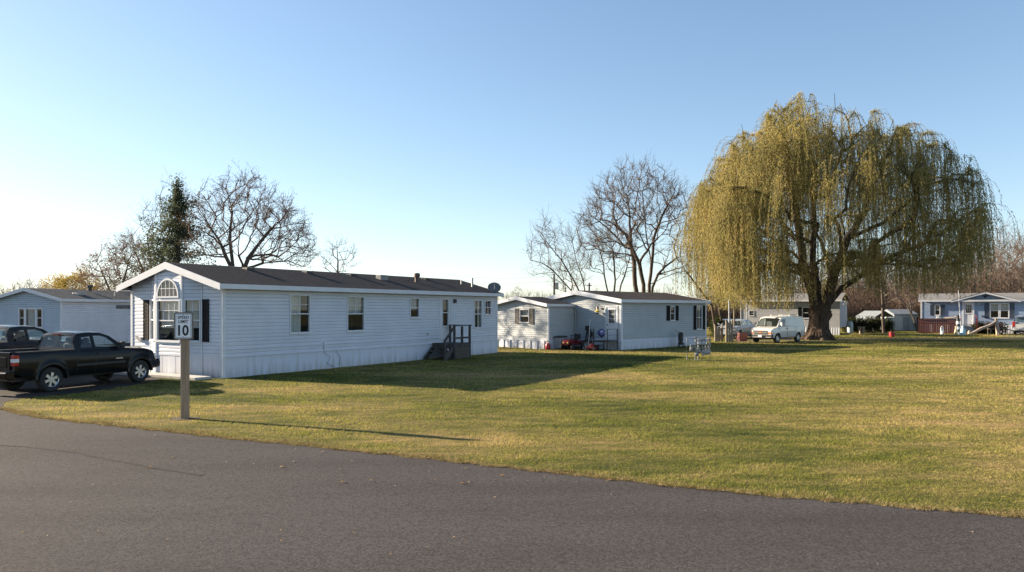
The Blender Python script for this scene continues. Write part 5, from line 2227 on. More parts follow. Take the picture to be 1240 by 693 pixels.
def bin_box():
    c = at(898.5, 54.0)
    root = thing('red_bin', 'dark red square bin in front of the silver blue car', 'bin', c, 0.1)
    m = MB()
    m.box(-0.30, 0.30, -0.25, 0.25, 0.03, 0.62)
    m.build('bin', mat('dark_red_plastic', (0.10, 0.010, 0.010), (0.075, 0.008, 0.008), rough=0.5), root, bevel=0.03)
    m = MB()
    m.box(-0.32, 0.32, -0.27, 0.27, 0.62, 0.67)
    m.build('lid', M_BLACK, root, bevel=0.01)
    # spoked wheel like dark shape
    c = at(888.5, 53.4)
    root = thing('wire_cage', 'round dark wire hoop frame leaning by the fence panels', 'wire frame', c, 0.0)
    m = MB()
    for r in (0.45, 0.25):
        m.tube([(r * math.cos(t), 0.02 * math.cos(t), 0.48 + r * math.sin(t)) for t in np.linspace(0, 2 * math.pi, 25)], 0.025, 6, False)
    for k in range(6):
        a = math.pi * k / 6
        m.tube([(-0.45 * math.cos(a), 0, 0.48 - 0.45 * math.sin(a)), (0.45 * math.cos(a), 0, 0.48 + 0.45 * math.sin(a))], 0.012, 5)
    m.build('hoop', M_BLACK, root)


bin_box()


# ------------------------------------------------------------------ things near the blue home
def right_yard():
    s = BY / F
    DY = 71.2
    DY = 71.9
    x0 = at(1112.5, DY)[0]
    c_, s2_ = math.cos(BTH), math.sin(BTH)
    m_ = (1161 - 620) / F
    w = (m_ * DY - x0) / (c_ + s2_ * m_)
    root = thing('porch_deck', 'dark red wooden porch deck with a board skirt in front of the blue home', 'deck', (x0, DY, 0), -BTH)
    red = mat('deck_red', (0.085, 0.018, 0.016), (0.055, 0.012, 0.012), rough=0.7, scale=4)
    b = MB()
    b.box(0, w, 0.0, 1.75, 0.92, 1.0)
    for i in range(int(w / 0.15)):
        b.box(i * 0.15, i * 0.15 + 0.14, -0.03, -0.002, 0.02, 1.38)
    b.box(-0.06, -0.03, 0.0, 1.75, 0.05, 1.38)
    b.build('skirt', red, root)
    c_ = MB()
    c_.box(-0.1, w, -0.07, 0.03, 1.385, 1.44)
    c_.box(0.3, 1.9, -0.1, -0.035, 1.3, 1.38)
    c_.build('railing', red, root)
    # light edging and a horn-like pale ornament on the rail
    o = MB()
    o.tube([(0, 0, 0.05), (0.5, 0, 0.03), (1.1, 0, 0.12), (1.5, 0, 0.17)], [0.05, 0.06, 0.045, 0.03], 8)
    o.tube([(1.1, 0, 0.12), (1.18, 0, 0.25)], 0.05, 6)
    ob = o.build('driftwood', mat('bleached_wood', (0.62, 0.50, 0.32), (0.5, 0.4, 0.26), rough=0.8), None, loc=(x0 + 1.9 * math.cos(BTH), DY - 1.9 * s2_, 1.44))
    ob.rotation_euler = (0, 0, -BTH)
    tag(ob, 'long pale piece of driftwood lying on the rail of the dark red deck', 'driftwood')
    o = MB()
    o.box(-0.14, 0.14, -0.1, 0.1, 0, 0.22)
    ob = o.build('flower_box', M_TRIM, None, bevel=0.03, loc=(x0 + 1.6 * math.cos(BTH), DY - 1.6 * s2_, 1.44))
    ob.rotation_euler = (0, 0, -BTH)
    tag(ob, 'small white box on the deck rail left of the driftwood', 'box')
    # steps with red posts
    st = thing('entry_steps', 'entry steps with two red posts leading up to the white door of the blue home', 'steps', (at(1172.5, 70.35)[0], 70.35, 0), -BTH)
    m = MB()
    for k in range(4):
        m.box(-0.55, 0.55, -0.3 + 0.3 * k, 1.7, 0.2 * k, 0.2 * k + 0.19)
    m.build('step', M_CONC, st)
    rp = mat('post_red', (0.33, 0.05, 0.04), (0.26, 0.04, 0.03), rough=0.6)
    for px in (-0.62, 0.66):
        m = MB()
        m.box(px - 0.06, px + 0.06, -0.3, -0.18, 0, 1.45)
        m.build('post', rp, st)
        m = MB()
        m.obox((px, -0.24, 1.38), (px, 1.5, 1.75), 0.05, 0.09)
        m.build('railing', rp, st)
    # lighthouse ornament
    c = at(1160.3, 68.5)
    lh = thing('lighthouse_ornament', 'black and white striped lighthouse ornament standing on the lawn before the deck', 'garden ornament', c, 0)
    h = 1.45
    for i in range(6):
        m = MB()
        a, b_ = i / 6, (i + 1) / 6
        m.lathe([(0.25 - 0.11 * a, h * a), (0.25 - 0.11 * b_, h * b_)], 'z', 14)
        m.build('band', M_TRIM if i % 2 == 0 else M_BLACK, lh)
    m = MB()
    m.lathe([(0.19, h), (0.19, h + 0.05), (0.09, h + 0.06), (0.09, h + 0.22), (0.14, h + 0.23), (0.0, h + 0.4)], 'z', 12)
    m.build('lantern', M_BLACK, lh)
    c = at(1157.6, 68.0)
    m = MB()
    m.lathe([(0.0, 0), (0.16, 0.0), (0.14, 0.2), (0.10, 0.45), (0.06, 0.62), (0.09, 0.7), (0.0, 0.82)], 'z', 12)
    o = m.build('garden_statue', mat('tan_stone', (0.42, 0.32, 0.22), (0.5, 0.4, 0.3), rough=0.8), None, True, loc=c)
    tag(o, 'small tan garden statue at the left foot of the striped lighthouse', 'statue', 'small garden statues before the red deck')
    c = at(1166, 67.5)
    m = MB()
    m.lathe([(0.0, 0), (0.24, 0.0), (0.22, 0.25), (0.2, 0.5), (0.1, 0.62), (0.11, 0.72), (0.08, 0.82), (0.0, 0.85)], 'z', 14)
    o = m.build('garden_statue', mat('aqua_paint', (0.35, 0.58, 0.66), (0.42, 0.66, 0.72), rough=0.6), None, True, loc=c)
    tag(o, 'pale aqua bell shaped statue right of the striped lighthouse', 'statue', 'small garden statues before the red deck')
    c = at(1141, 69.5)
    m = MB()
    m.lathe([(0.0, 0), (0.17, 0.0), (0.15, 0.3), (0.12, 0.5), (0.07, 0.55), (0.11, 0.66), (0.0, 0.8)], 'z', 12)
    m.box(-0.18, -0.08, -0.1, 0.0, 0.35, 0.68)
    o = m.build('garden_statue', mat('white_black_paint', (0.75, 0.76, 0.8), (0.08, 0.08, 0.1), rough=0.6, scale=5, lo=0.5, hi=0.6), None, True, loc=c)
    tag(o, 'small white and black animal statue on the grass before the red deck skirt', 'statue', 'small garden statues before the red deck')
    c = at(1173.6, 68.5)
    m = MB()
    m.lathe([(0.0, 0), (0.1, 0.0), (0.13, 0.2), (0.08, 0.3), (0.0, 0.42)], 'z', 10)
    o = m.build('garden_statue', MATS['tan_stone'], None, True, loc=c)
    tag(o, 'tiny tan statue between the aqua statue and the wooden log', 'statue', 'small garden statues before the red deck')
    # flag pole
    c = at(1162, 69.0)
    m = MB()
    m.tube([(0.18, 0, 0), (0.02, 0, 2.0), (-0.12, 0, 4.1)], [0.035, 0.03, 0.02], 8)
    o = m.build('flag_pole', M_TRIM, None, loc=c)
    tag(o, 'thin white leaning flag pole beside the striped lighthouse', 'pole')
    # log sculpture
    c = at(1191, 66.8)
    lg = thing('log_cannon', 'long weathered log propped up on a forked wooden stand on the far lawn', 'log', c, 0)
    wd = mat('grey_log', (0.26, 0.20, 0.15), (0.40, 0.33, 0.27), rough=0.9, scale=3, bump=0.5)
    m = MB()
    m.tube([(-1.35, 0, 0.08), (-0.8, 0, 0.28), (-0.2, 0, 0.6), (0.5, 0, 0.85), (1.15, 0, 1.25)], [0.05, 0.12, 0.14, 0.12, 0.09], 9)
    m.build('log', wd, lg)
    m = MB()
    m.tube([(1.1, 0, 1.5), (1.25, 0, 0.9), (1.5, 0.1, 0)], [0.1, 0.11, 0.14], 8)
    m.tube([(1.15, 0, 1.3), (1.1, -0.2, 0)], [0.09, 0.11], 8)
    m.build('stand', wd, lg)
    # bench
    c = at(1207, 68.9)
    bn = thing('garden_bench', 'low dark wooden bench with a red back behind the propped log', 'bench', c, 0)
    m = MB()
    for k in range(3):
        m.box(-0.75, 0.75, -0.25 + k * 0.17, -0.12 + k * 0.17, 0.48, 0.52)
    m.build('seat', M_WOODD, bn)
    m = MB()
    for k in range(3):
        m.box(-0.75, 0.75, 0.26, 0.3, 0.65 + k * 0.17, 0.77 + k * 0.17)
    m.build('backrest', red, bn)
    for sx in (-0.7, 0.66):
        m = MB()
        m.box(sx, sx + 0.06, -0.25, -0.18, 0, 0.48)
        m.build('leg', M_WOODD, bn)
        m = MB()
        m.box(sx, sx + 0.06, 0.19, 0.255, 0, 1.15)
        m.build('leg', M_WOODD, bn)


right_yard()


def red_barrel():
    c = gp(1080, 408.2)
    root = thing('red_barrel', 'small red barrel with dark plants in it on the grass by the far lane', 'barrel', c, 0)
    m = MB()
    m.lathe([(0, 0), (0.2, 0), (0.235, 0.2), (0.22, 0.42), (0.19, 0.43)], 'z', 16)
    m.build('barrel', MATS['bright_red_plastic'], root, smooth=True)
    rgk = random.Random(2)
    p_ = MB()
    for k in range(30):
        a, l = rgk.uniform(0, 6.28), rgk.uniform(0.1, 0.28)
        p_.add([(0.1 * math.cos(a), 0.1 * math.sin(a), 0.4), (0.14 * math.cos(a + .4), 0.14 * math.sin(a + .4), 0.4), (0.16 * math.cos(a), 0.16 * math.sin(a), 0.42 + l)], [(0, 1, 2)])
    p_.build('plants', mat('dark_plant', (0.03, 0.04, 0.02), (0.06, 0.06, 0.03), rough=0.9), root)


red_barrel()


def shed():
    Y = 80
    x0, x1 = at(1083, Y)[0], at(1110, Y)[0]
    w = x1 - x0
    root = thing('garden_shed', 'small grey green shed with a white edged gable roof left of the blue home', 'shed', (x0, Y, 0), 0)
    h = EYE + (HOR - 381.5) * Y / F
    m = MB()
    siding(m, WallF((0, 0), (1, 0), (0, -1)), 0.05, h, lambda z: (0, w), course=0.16)
    siding(m, WallF((0, 0), (0, 1), (-1, 0)), 0.05, h, lambda z: (0, 3), course=0.16)
    siding(m, WallF((w, 0), (0, 1), (1, 0)), 0.05, h, lambda z: (0, 3), course=0.16)
    m.build('wall', mat('shed_green_grey', (0.27, 0.31, 0.32), (0.23, 0.27, 0.28), rough=0.6), root)
    rf = MB()
    rf.prism([(-0.15, h), (-0.1, h + 0.1), (1.5, h + 0.62), (3.1, h + 0.1), (3.1, h)], -0.1, w + 0.1, lambda u, v, z: (z, u, v))
    rf.build('roof', mat('shed_roof', (0.12, 0.14, 0.165), (0.17, 0.19, 0.21), rough=0.8), root)
    d = MB()
    d.box(0.9, 1.6, -0.03, -0.016, 0.1, h - 0.25)
    d.build('door', mat('shed_door', (0.12, 0.15, 0.18), (0.15, 0.18, 0.21), rough=0.6), root)
    # canvas carport to the left
    xa, xb = at(1060, 78)[0], at(1083, 78)[0]
    w = xb - xa
    root = thing('carport', 'white canvas carport roof on thin posts left of the grey green shed', 'carport', (xa, 78, 0), 0)
    hp = EYE + (HOR - 376.5) * 78 / F
    he = EYE + (HOR - 383.5) * 78 / F
    m = MB()
    for a, b_ in (((0, he), (w / 2, hp)), ((w / 2, hp), (w, he))):
        m.prism([a, b_, (b_[0], b_[1] - 0.05), (a[0], a[1] - 0.05)], 0, 4.5, lambda u, v, z: (u, z, v))
    m.build('canopy', mat('grey_canvas', (0.12, 0.14, 0.15), (0.16, 0.18, 0.19), rough=0.7), root)
    for xx in (0.03, w - 0.03):
        for yy in (0.1, 4.4):
            p_ = MB()
            p_.tube([(xx, yy, 0), (xx, yy, he - 0.04)], 0.03, 6)
            p_.build('post', M_STEEL, root)
    m = MB()
    m.box(0, 0.02, 0.2, 4.3, 0.05, he - 0.06)
    m.box(0.02, w - 0.06, 4.2, 4.22, 0.05, he - 0.06)
    m.build('side_sheet', mat('tarp_blue_grey', (0.12, 0.15, 0.19), (0.16, 0.19, 0.23), rough=0.6), root)


shed()


def small_far_things():
    c = at(1043, 70)
    root = thing('wooden_stool', 'pale wooden stool with two flat legs before the dark bushes', 'stool', c, 0)
    m = MB(); m.box(-0.28, 0.28, -0.2, 0.2, 0.62, 0.68); m.build('seat', M_TAN, root)
    for sx in (-0.22, 0.10):
        m = MB(); m.box(sx, sx + 0.12, -0.18, 0.18, 0, 0.62); m.build('leg', M_TAN, root)
    c = at(1029.5, 70.5)
    m = MB()
    m.lathe([(0, 0), (0.24, 0.0), (0.27, 0.5), (0.25, 1.0), (0.12, 1.2), (0, 1.22)], 'z', 14)
    o = m.build('covered_grill', mat('pale_teal_cover', (0.36, 0.44, 0.46), (0.28, 0.36, 0.38), rough=0.7), None, True, loc=c)
    tag(o, 'tall pale teal covered barrel between the willow trunk and the dark bushes', 'covered barrel')


small_far_things()


# ------------------------------------------------------------------ utility pole and wires
def poles():
    c = at(671, 95)
    root = thing('utility_pole', 'wooden utility pole with a grey transformer behind the wing roof of the grey home', 'utility pole', c, 0, 'utility poles behind the grey home')
    m = MB()
    m.tube([(0, 0, 0), (0, 0, 6.9)], [0.16, 0.11], 10)
    m.build('pole', M_WOODD, root)
    m = MB()
    m.lathe([(0, 4.9), (0.2, 4.9), (0.22, 5.0), (0.22, 5.7), (0, 5.8)], 'z', 12, (0.35, 0, 0))
    m.build('transformer', M_STEEL, root)
    c2 = at(713.5, 100)
    r2 = thing('utility_pole', 'shorter wooden utility pole between bare trees right of the transformer pole', 'utility pole', c2, 0, 'utility poles behind the grey home')
    m = MB()
    m.tube([(0, 0, 0), (0, 0, 5.9)], [0.15, 0.11], 10)
    m.build('pole', M_WOODD, r2)
    m = MB()
    m.box(-0.35, 0.35, -0.05, 0.05, 5.5, 5.6)
    m.build('crossarm', M_WOODD, r2)

    def wire(a, b, sag, lab):
        a, b = Vector(a), Vector(b)
        pts = []
        for k in range(17):
            t = k / 16
            q = a.lerp(b, t)
            q.z -= sag * 4 * t * (1 - t)
            pts.append(q)
        w = MB()
        w.tube(pts, 0.010, 4, False)
        o = w.build('power_line', mat('wire', (0.12, 0.12, 0.13), (0.16, 0.16, 0.17), rough=0.6), None)
        tag(o, lab, 'power line', 'power lines over the homes')
    p1 = (c[0], c[1], 6.7)
    wire((-9, 95, 6.9), p1, 0.5, 'upper thin wire running left from the transformer pole')
    wire((-9, 96, 6.1), (c[0], c[1], 6.0), 0.45, 'lower thin wire running left from the transformer pole')
    wire(p1, (c2[0], c2[1], 5.55), 0.15, 'short wire between the two utility poles')
    wire((c2[0], c2[1], 5.55), (27, 90, 6.3), 0.5, 'thin wire running right from the shorter pole behind the bare trees')


poles()


# ------------------------------------------------------------------ trees
def tubes_arrays(segs, n):
    """segs: list of (p0,p1,r0,r1) -> verts, quads"""
    P0 = np.array([s[0] for s in segs], float)
    P1 = np.array([s[1] for s in segs], float)
    R0 = np.array([s[2] for s in segs])[:, None, None]
    R1 = np.array([s[3] for s in segs])[:, None, None]
    D = P1 - P0
    L = np.linalg.norm(D, axis=1, keepdims=True) + 1e-9
    D = D / L
    U = np.tile([0.0, 0, 1], (len(D), 1))
    U[np.abs(D[:, 2]) > 0.9] = [1, 0, 0]
    A = np.cross(D, U)
    A /= np.linalg.norm(A, axis=1, keepdims=True)
    B = np.cross(D, A)
    t = np.arange(n) * 2 * np.pi / n
    ring = A[:, None, :] * np.cos(t)[None, :, None] + B[:, None, :] * np.sin(t)[None, :, None]
    V = np.concatenate([P0[:, None, :] + ring * R0, (P1 + D * 0.0)[:, None, :] + ring * R1], 1).reshape(-1, 3)
    k = np.arange(n)
    q = np.stack([k, (k + 1) % n, n + (k + 1) % n, n + k], 1)
    Fq = (np.arange(len(segs)) * 2 * n)[:, None, None] + q[None]
    return V, Fq.reshape(-1, 4)


class Tree:
    """grows limbs from a skeleton towards target points"""

    def __init__(s, seed):
        s.rng = np.random.default_rng(seed)
        s.p = []
        s.par = []
        s.path = []
        s.base = []

    def node(s, p, par):
        s.p.append(np.array(p, float))
        s.par.append(par)
        s.path.append(0.0 if par < 0 else s.path[par] + np.linalg.norm(s.p[-1] - s.p[par]))
        return len(s.p) - 1

    def chain(s, pts, par=-1, step=0.7):
        out = par
        for i, q in enumerate(pts):
            q = np.array(q, float)
            if out < 0:
                out = s.node(q, -1)
                continue
            a = s.p[out]
            d = np.linalg.norm(q - a)
            n = max(1, int(d / step))
            for k in range(1, n + 1):
                out = s.node(a + (q - a) * k / n + (s.rng.normal(0, 0.05, 3) * step if k < n else 0), out)
        return out

    def grow(s, targets, step=0.6, wpath=0.45, lift=0.25, jit=0.10, minh=1.0, arch=0.0):
        c0 = s.p[0]
        order = np.argsort(np.linalg.norm(targets - c0, axis=1))
        for ti in order:
            t = targets[ti]
            P = np.array(s.p)
            d = np.linalg.norm(P - t, axis=1)
            pen = np.where(P[:, 2] > t[2] + 0.3, (P[:, 2] - t[2]) * 0.6 * (1 - arch), 0) + np.where(P[:, 2] < minh, 50, 0)
            cost = d + wpath * np.array(s.path) + pen
            i = int(np.argmin(cost))
            a = s.p[i]
            L = d[i]
            if L < 0.15:
                continue
            n = max(1, int(L / step))
            mid = (a + t) / 2 + np.array([0, 0, 1]) * lift * L * 0.5 + s.rng.normal(0, jit, 3) * L
            prev = i
            for k in range(1, n + 1):
                u = k / n
                q = (1 - u) ** 2 * a + 2 * u * (1 - u) * mid + u * u * t
                if k < n:
                    q = q + s.rng.normal(0, 0.05, 3) * step * 1.3
                prev = s.node(q, prev)

    def radii(s, tip=0.014, power=0.5, rmax=None):
        n = len(s.p)
        cnt = np.zeros(n)
        kids = np.zeros(n, int)
        for i in range(n - 1, 0, -1):
            if kids[i] == 0:
                cnt[i] += 1
            if s.par[i] >= 0:
                cnt[s.par[i]] += cnt[i]
                kids[s.par[i]] += 1
        s.cnt = np.maximum(cnt, 1)
        s.kids = kids
        r = tip * s.cnt ** power
        if rmax:
            r = np.minimum(r, rmax)
        s.r = r
        return r

    def segs(s, lo=0, hi=1e9):
        out = []
        for i in range(1, len(s.p)):
            pi = s.par[i]
            if pi < 0:
                continue
            if lo <= s.cnt[i] < hi:
                r0 = min(s.r[pi], s.r[i] * 1.35)
                d = s.p[i] - s.p[pi]
                out.append((s.p[pi] - d * 0.04, s.p[i] + d * 0.04, r0, s.r[i]))
        return out

    def twigs(s, maxcnt, num, lmin, lmax, r, up=0.3, spread=0.62, sub=2, droop=0.0):
        out = []
        rg_ = s.rng
        for i in range(1, len(s.p)):
            if s.cnt[i] <= maxcnt and s.par[i] >= 0:
                d = s.p[i] - s.p[s.par[i]]
                d = d / (np.linalg.norm(d) + 1e-9)
                for k in range(rg_.poisson(num)):
                    v = d + rg_.normal(0, spread, 3)
                    v[2] += up
                    v /= np.linalg.norm(v) + 1e-9
                    L = rg_.uniform(lmin, lmax)
                    a = s.p[i] - (s.p[i] - s.p[s.par[i]]) * rg_.uniform(0, 1)
                    m_ = a + v * L * 0.5
                    v2 = v + rg_.normal(0, 0.25, 3) + np.array([0, 0, -droop + up * 0.3])
                    v2 /= np.linalg.norm(v2)
                    e = m_ + v2 * L * 0.5
                    out.append((a, m_, r, r * 0.75))
                    out.append((m_, e, r * 0.75, r * 0.4))
                    for q in range(sub):
                        w = v + rg_.normal(0, 0.7, 3)
                        w /= np.linalg.norm(w)
                        b0 = a + (m_ - a) * rg_.uniform(0.4, 1) if q % 2 else m_ + (e - m_) * rg_.uniform(0, .7)
                        out.append((b0, b0 + w * L * rg_.uniform(0.25, 0.5), r * 0.6, r * 0.35))
        return out


M_BARK = mat('bark', (0.060, 0.048, 0.040), (0.12, 0.098, 0.082), rough=0.95, scale=4, bump=0.9, bscale=12, stretch=(2.5, 2.5, 0.6), spec=0.1)
M_BARKW = mat('willow_bark', (0.048, 0.035, 0.027), (0.11, 0.082, 0.062), rough=0.95, scale=3, bump=1.0, bscale=9, stretch=(3, 3, 0.5), spec=0.1)
M_TWIG = mat('twig', (0.095, 0.075, 0.062), (0.15, 0.12, 0.10), rough=0.95, scale=3, spec=0.1)
M_TWIGR = mat('reddish_twig', (0.105, 0.072, 0.055), (0.165, 0.12, 0.092), rough=0.95, scale=0.4, spec=0.1)


def put_tree(root, T, tw, bark=M_BARK, twm=M_TWIG, big=12):
    A = T.segs(big)
    B = T.segs(0, big)
    V, Q = tubes_arrays(A, 9)
    fast_mesh('trunk', V, Q, bark, root, True)
    V, Q = tubes_arrays(B + tw, 3)
    fast_mesh('crown', V, Q, twm, root)


def crown_targets(rng, n, fn_top, fn_bot, xr, depth, inner=0.25):
    """points inside a crown: silhouette top/bottom heights as functions of x, depth as a fraction of ellipse"""
    out = []
    x0, x1 = xr
    while len(out) < n:
        x = rng.uniform(x0, x1)
        y = rng.uniform(-depth, depth)
        xc = (x0 + x1) / 2
        e = ((x - xc) / ((x1 - x0) / 2)) ** 2 + (y / depth) ** 2
        if e > 1:
            continue
        fy = math.sqrt(max(0.0, 1 - (y / depth) ** 2))
        zt = fn_bot(x) + (fn_top(x) - fn_bot(x)) * (0.25 + 0.75 * fy)
        u = rng.random() ** 0.6
        z = fn_bot(x) + (zt - fn_bot(x)) * u
        out.append((x, y, z))
    return np.array(out)


def curve(pts):
    xs_, ys_ = [p_[0] for p_ in pts], [p_[1] for p_ in pts]
    return lambda x: float(np.interp(x, xs_, ys_))


def leaf_cloud(name, pts, rng, size, m, parent, flat=0.0, k=1):
    n = len(pts) * k
    P = np.repeat(pts, k, 0) + rng.normal(0, size * 0.8, (n, 3))
    a = rng.normal(0, 1, (n, 3))
    a /= np.linalg.norm(a, axis=1, keepdims=True)
    b = np.cross(a, rng.normal(0, 1, (n, 3)))
    b /= np.linalg.norm(b, axis=1, keepdims=True)
    sz = rng.uniform(0.6, 1.3, n)[:, None] * size
    V = np.stack([P, P + a * sz * 0.5 + b * sz * 0.28, P + a * sz, P + a * sz * 0.5 - b * sz * 0.28], 1).reshape(-1, 3)
    return fast_mesh(name, V, np.arange(4 * n).reshape(-1, 4), m, parent)


# ---- the weeping willow
def willow():
    Y = gp(993, 412)[1]
    X = (991 - 620) / F * Y
    s = Y / F

    def rel(px, py):
        return ((px - 991) * s, EYE + (HOR - py) * s)
    root = thing('willow_tree', 'huge weeping willow with yellow green hanging leaves on the far side of the lawn', 'tree', (X, Y, 0), 0)
    top = curve([rel(*q) for q in ((829, 262), (836, 218), (850, 200), (866, 175), (884, 148), (905, 126), (935, 110), (960, 103), (985, 108), (1003, 116), (1012, 122), (1027, 116),
                                   (1042, 132), (1060, 130), (1085, 137), (1110, 146), (1132, 162), (1146, 182), (1153, 210), (1160, 236), (1180, 243), (1197, 262), (1203, 285))])
    T = Tree(11)
    b = T.chain([(0, 0, -0.1), (0.05, 0, 1.6)])
    l1 = T.chain([(-0.35, 0.1, 3.3), (-0.9, 0.3, 5.2), (-1.3, 0.2, 7.5), (-1.8, -0.3, 9.8), (-2.2, -0.4, 12.0), (-2.4, -0.2, 14.0)], b)
    l2 = T.chain([(0.55, -0.2, 3.2), (1.0, -0.5, 5.0), (1.9, -0.7, 7.6), (3.1, -0.9, 9.6), (3.6, -0.6, 12.5)], b)
    l3 = T.chain([(0.9, 0.3, 2.7), (2.2, 0.9, 4.0), (4.3, 1.4, 5.2), (6.6, 1.2, 6.6), (8.6, 0.8, 7.4)], b)
    l4 = T.chain([(0.1, 0.5, 3.4), (0.3, 1.8, 6.0), (1.0, 3.2, 9.0), (1.2, 4.0, 12.0)], b)
    i1 = [i for i in range(len(T.p)) if abs(T.p[i][2] - 7.5) < 0.4 and T.p[i][0] < -0.8][0]
    T.chain([(-3.0, -1.0, 8.6), (-5.2, -1.6, 9.0), (-6.8, -1.6, 9.2)], i1)
    i2 = [i for i in range(len(T.p)) if abs(T.p[i][2] - 5.2) < 0.4 and T.p[i][0] < -0.6][0]
    T.chain([(-2.6, 0.8, 6.3), (-4.8, 1.5, 7.2), (-7.0, 1.5, 8.2)], i2)
    i3 = [i for i in range(len(T.p)) if abs(T.p[i][2] - 7.6) < 0.4 and T.p[i][0] > 1.5][0]
    T.chain([(4.0, -1.6, 8.6), (6.2, -2.2, 10.5), (8.0, -2.0, 11.0)], i3)
    rng = T.rng
    tg = []
    xr = (rel(829, 0)[0], rel(1203, 0)[0])
    D = 9.5
    while len(tg) < 720:
        x = rng.uniform(*xr)
        y = rng.uniform(-D, D)
        # limit of depth as function of x
        dl = D * math.sqrt(max(0, 1 - (abs(x - 1.0) / 12.0) ** 2.4))
        if abs(y) > dl:
            continue
        zt = top(x)
        zt = 5.0 + (zt - 5.0) * math.sqrt(max(0.0, 1 - (y / (D * 1.08)) ** 2))
        u = 1 - abs(rng.normal(0, 0.22))
        if u < 0.35:
            continue
        z = 4.5 + (zt - 0.35 - 4.5) * u
        tg.append((x, y, z))
    cl = np.array([tg[q] for q in rng.choice(len(tg), 62, replace=False)])
    tg = [np.array(t_) + (cl[np.argmin(np.linalg.norm((cl - np.array(t_)) * np.array([1, 1, 0.6]), axis=1))] - np.array(t_)) * np.array([0.24, 0.24, 0.2]) for t_ in tg]
    tg = [tuple(t_) for t_ in tg]
    for k in range(170):
        a = rng.uniform(0, 2 * math.pi)
        rr_ = rng.uniform(3.0, 8.6)
        tg.append((1.0 + rr_ * 1.15 * math.cos(a), rr_ * math.sin(a), rng.uniform(5.2, 8.6)))
    tg = np.array(tg)
    tg[:, 0] = np.where(tg[:, 0] > 0, tg[:, 0] * 0.885, tg[:, 0] * 0.93)
    T.grow(tg, step=0.6, wpath=0.30, lift=0.28, jit=0.09, minh=2.6)
    T.radii(0.033, 0.50, 0.85)
    T.r = np.where(T.cnt <= 3, T.r * (0.4 + 0.15 * T.cnt), T.r)
    # trunk flare
    for i in range(len(T.p)):
        if T.p[i][2] < 2.9 and abs(T.p[i][0]) < 0.5:
            T.r[i] = 0.86 - 0.10 * T.p[i][2] + (0.25 if T.p[i][2] < 0.1 else 0)
    V, Q = tubes_arrays(T.segs(10), 12)
    V[:, 2] = np.maximum(V[:, 2], -0.05)
    tk = fast_mesh('trunk', V, Q, M_BARKW, root, True)
    rt = MB()
    for a in (0.3, 1.4, 2.6, 3.7, 4.6, 5.6):
        rt.tube([(0.35 * math.cos(a), 0.35 * math.sin(a), 0.95), (0.75 * math.cos(a), 0.75 * math.sin(a), 0.3), (1.25 * math.cos(a), 1.25 * math.sin(a), -0.06)], [0.35, 0.28, 0.12], 8, False)
    rt.build('root', M_BARKW, tk, smooth=True)
    # strands
    P = np.array(T.p)
    cnt = T.cnt
    cand = np.where((cnt <= 7) & (P[:, 2] > 5.0))[0]
    starts = []
    dirs = []
    NS = 9300
    wgt = (rng.gamma(0.9, 1.0, len(cand)) + 0.1) * np.where(cnt[cand] <= 2, 1.8, 1.0)
    pick = rng.choice(cand, NS * 4, p=wgt / wgt.sum())
    keep = []
    tw = []
    leafV = []
    for i in pick:
        if len(leafV) > 0 and len(keep) >= NS:
            break
        p0 = P[i]
        x = p0[0]
        # right side thinner
        dens = np.interp(x, [-11, -2, 2, 6, 13], [1.0, 0.80, 0.50, 0.60, 0.75])
        if rng.random() > dens:
            continue
        if 8.2 < p0[2] < 14.0 and p0[1] < 1.5 and rng.random() < 0.62 * math.exp(-((x - 0.3) / 4.2) ** 2):
            continue
        keep.append(i)
        par = T.par[i]
        d = p0 - P[par]
        hd = np.array([d[0], d[1], 0.0])
        if np.linalg.norm(hd) < 1e-3:
            hd = rng.normal(0, 1, 3)
            hd[2] = 0
        hd = hd / np.linalg.norm(hd) * 0.8 + np.append(rng.normal(0, 0.55, 2), 0)
        start = p0 + (P[par] - p0) * rng.random()
        # length: bottom limit of the curtain
        zb = np.interp(x, [-10.3, -8.6, -7, -4, -1.4, -0.6, 1.4, 2.4, 5, 7.5, 10, 12], [4.4, 2.6, 1.9, 1.7, 2.4, 3.6, 3.9, 2.6, 2.5, 2.7, 4.4, 6.6]) + abs(rng.normal(0, 0.8 if x < 2 else 1.5))
        ml = float(np.interp(x, [-10, -5, -2, 3, 8, 12], [1.6, 1.5, 0.9, 0.85, 1.2, 1.3]))
        L = min(rng.gamma(2.8, ml) + 0.7, max(0.6, start[2] - zb))
        n = int(L / 0.115)
        if n < 3:
            continue
        t = np.arange(n) * 0.115
        out = rng.uniform(0.35, 1.1) * (1 - np.exp(-t / 0.55))
        up = rng.uniform(0.05, 0.4) * np.sin(np.minimum(t / 0.7, 1) * np.pi) * 0.6
        x_ = start[0] + hd[0] * out
        y_ = start[1] + hd[1] * out
        z_ = start[2] + up - np.maximum(0, t - 0.25)
        sway = rng.normal(0, 0.035, 2)
        x_ = x_ + sway[0] * t + 0.03 * np.sin(t * 2.1 + rng.uniform(0, 6))
        y_ = y_ + sway[1] * t
        pts = np.stack([x_, y_, z_], 1)
        tw.append(pts[::4])
        reps = 2
        for r_ in range(reps):
            if r_ == 1:
                sel = rng.random(n) < 0.55
            else:
                sel = rng.random(n) < 0.92
            leafV.append(pts[sel] + rng.normal(0, 0.035, (sel.sum(), 3)))
    LP = np.concatenate(leafV)
    n = len(LP)
    print('willow leaves', n, 'strands', len(keep))
    hang = np.stack([rng.normal(0, 0.35, n), rng.normal(0, 0.35, n), -np.ones(n)], 1)
    hang /= np.linalg.norm(hang, axis=1, keepdims=True)
    sidev = np.cross(hang, np.stack([rng.normal(0, 1, n), rng.normal(0, 1, n), np.zeros(n)], 1))
    sidev /= np.linalg.norm(sidev, axis=1, keepdims=True)
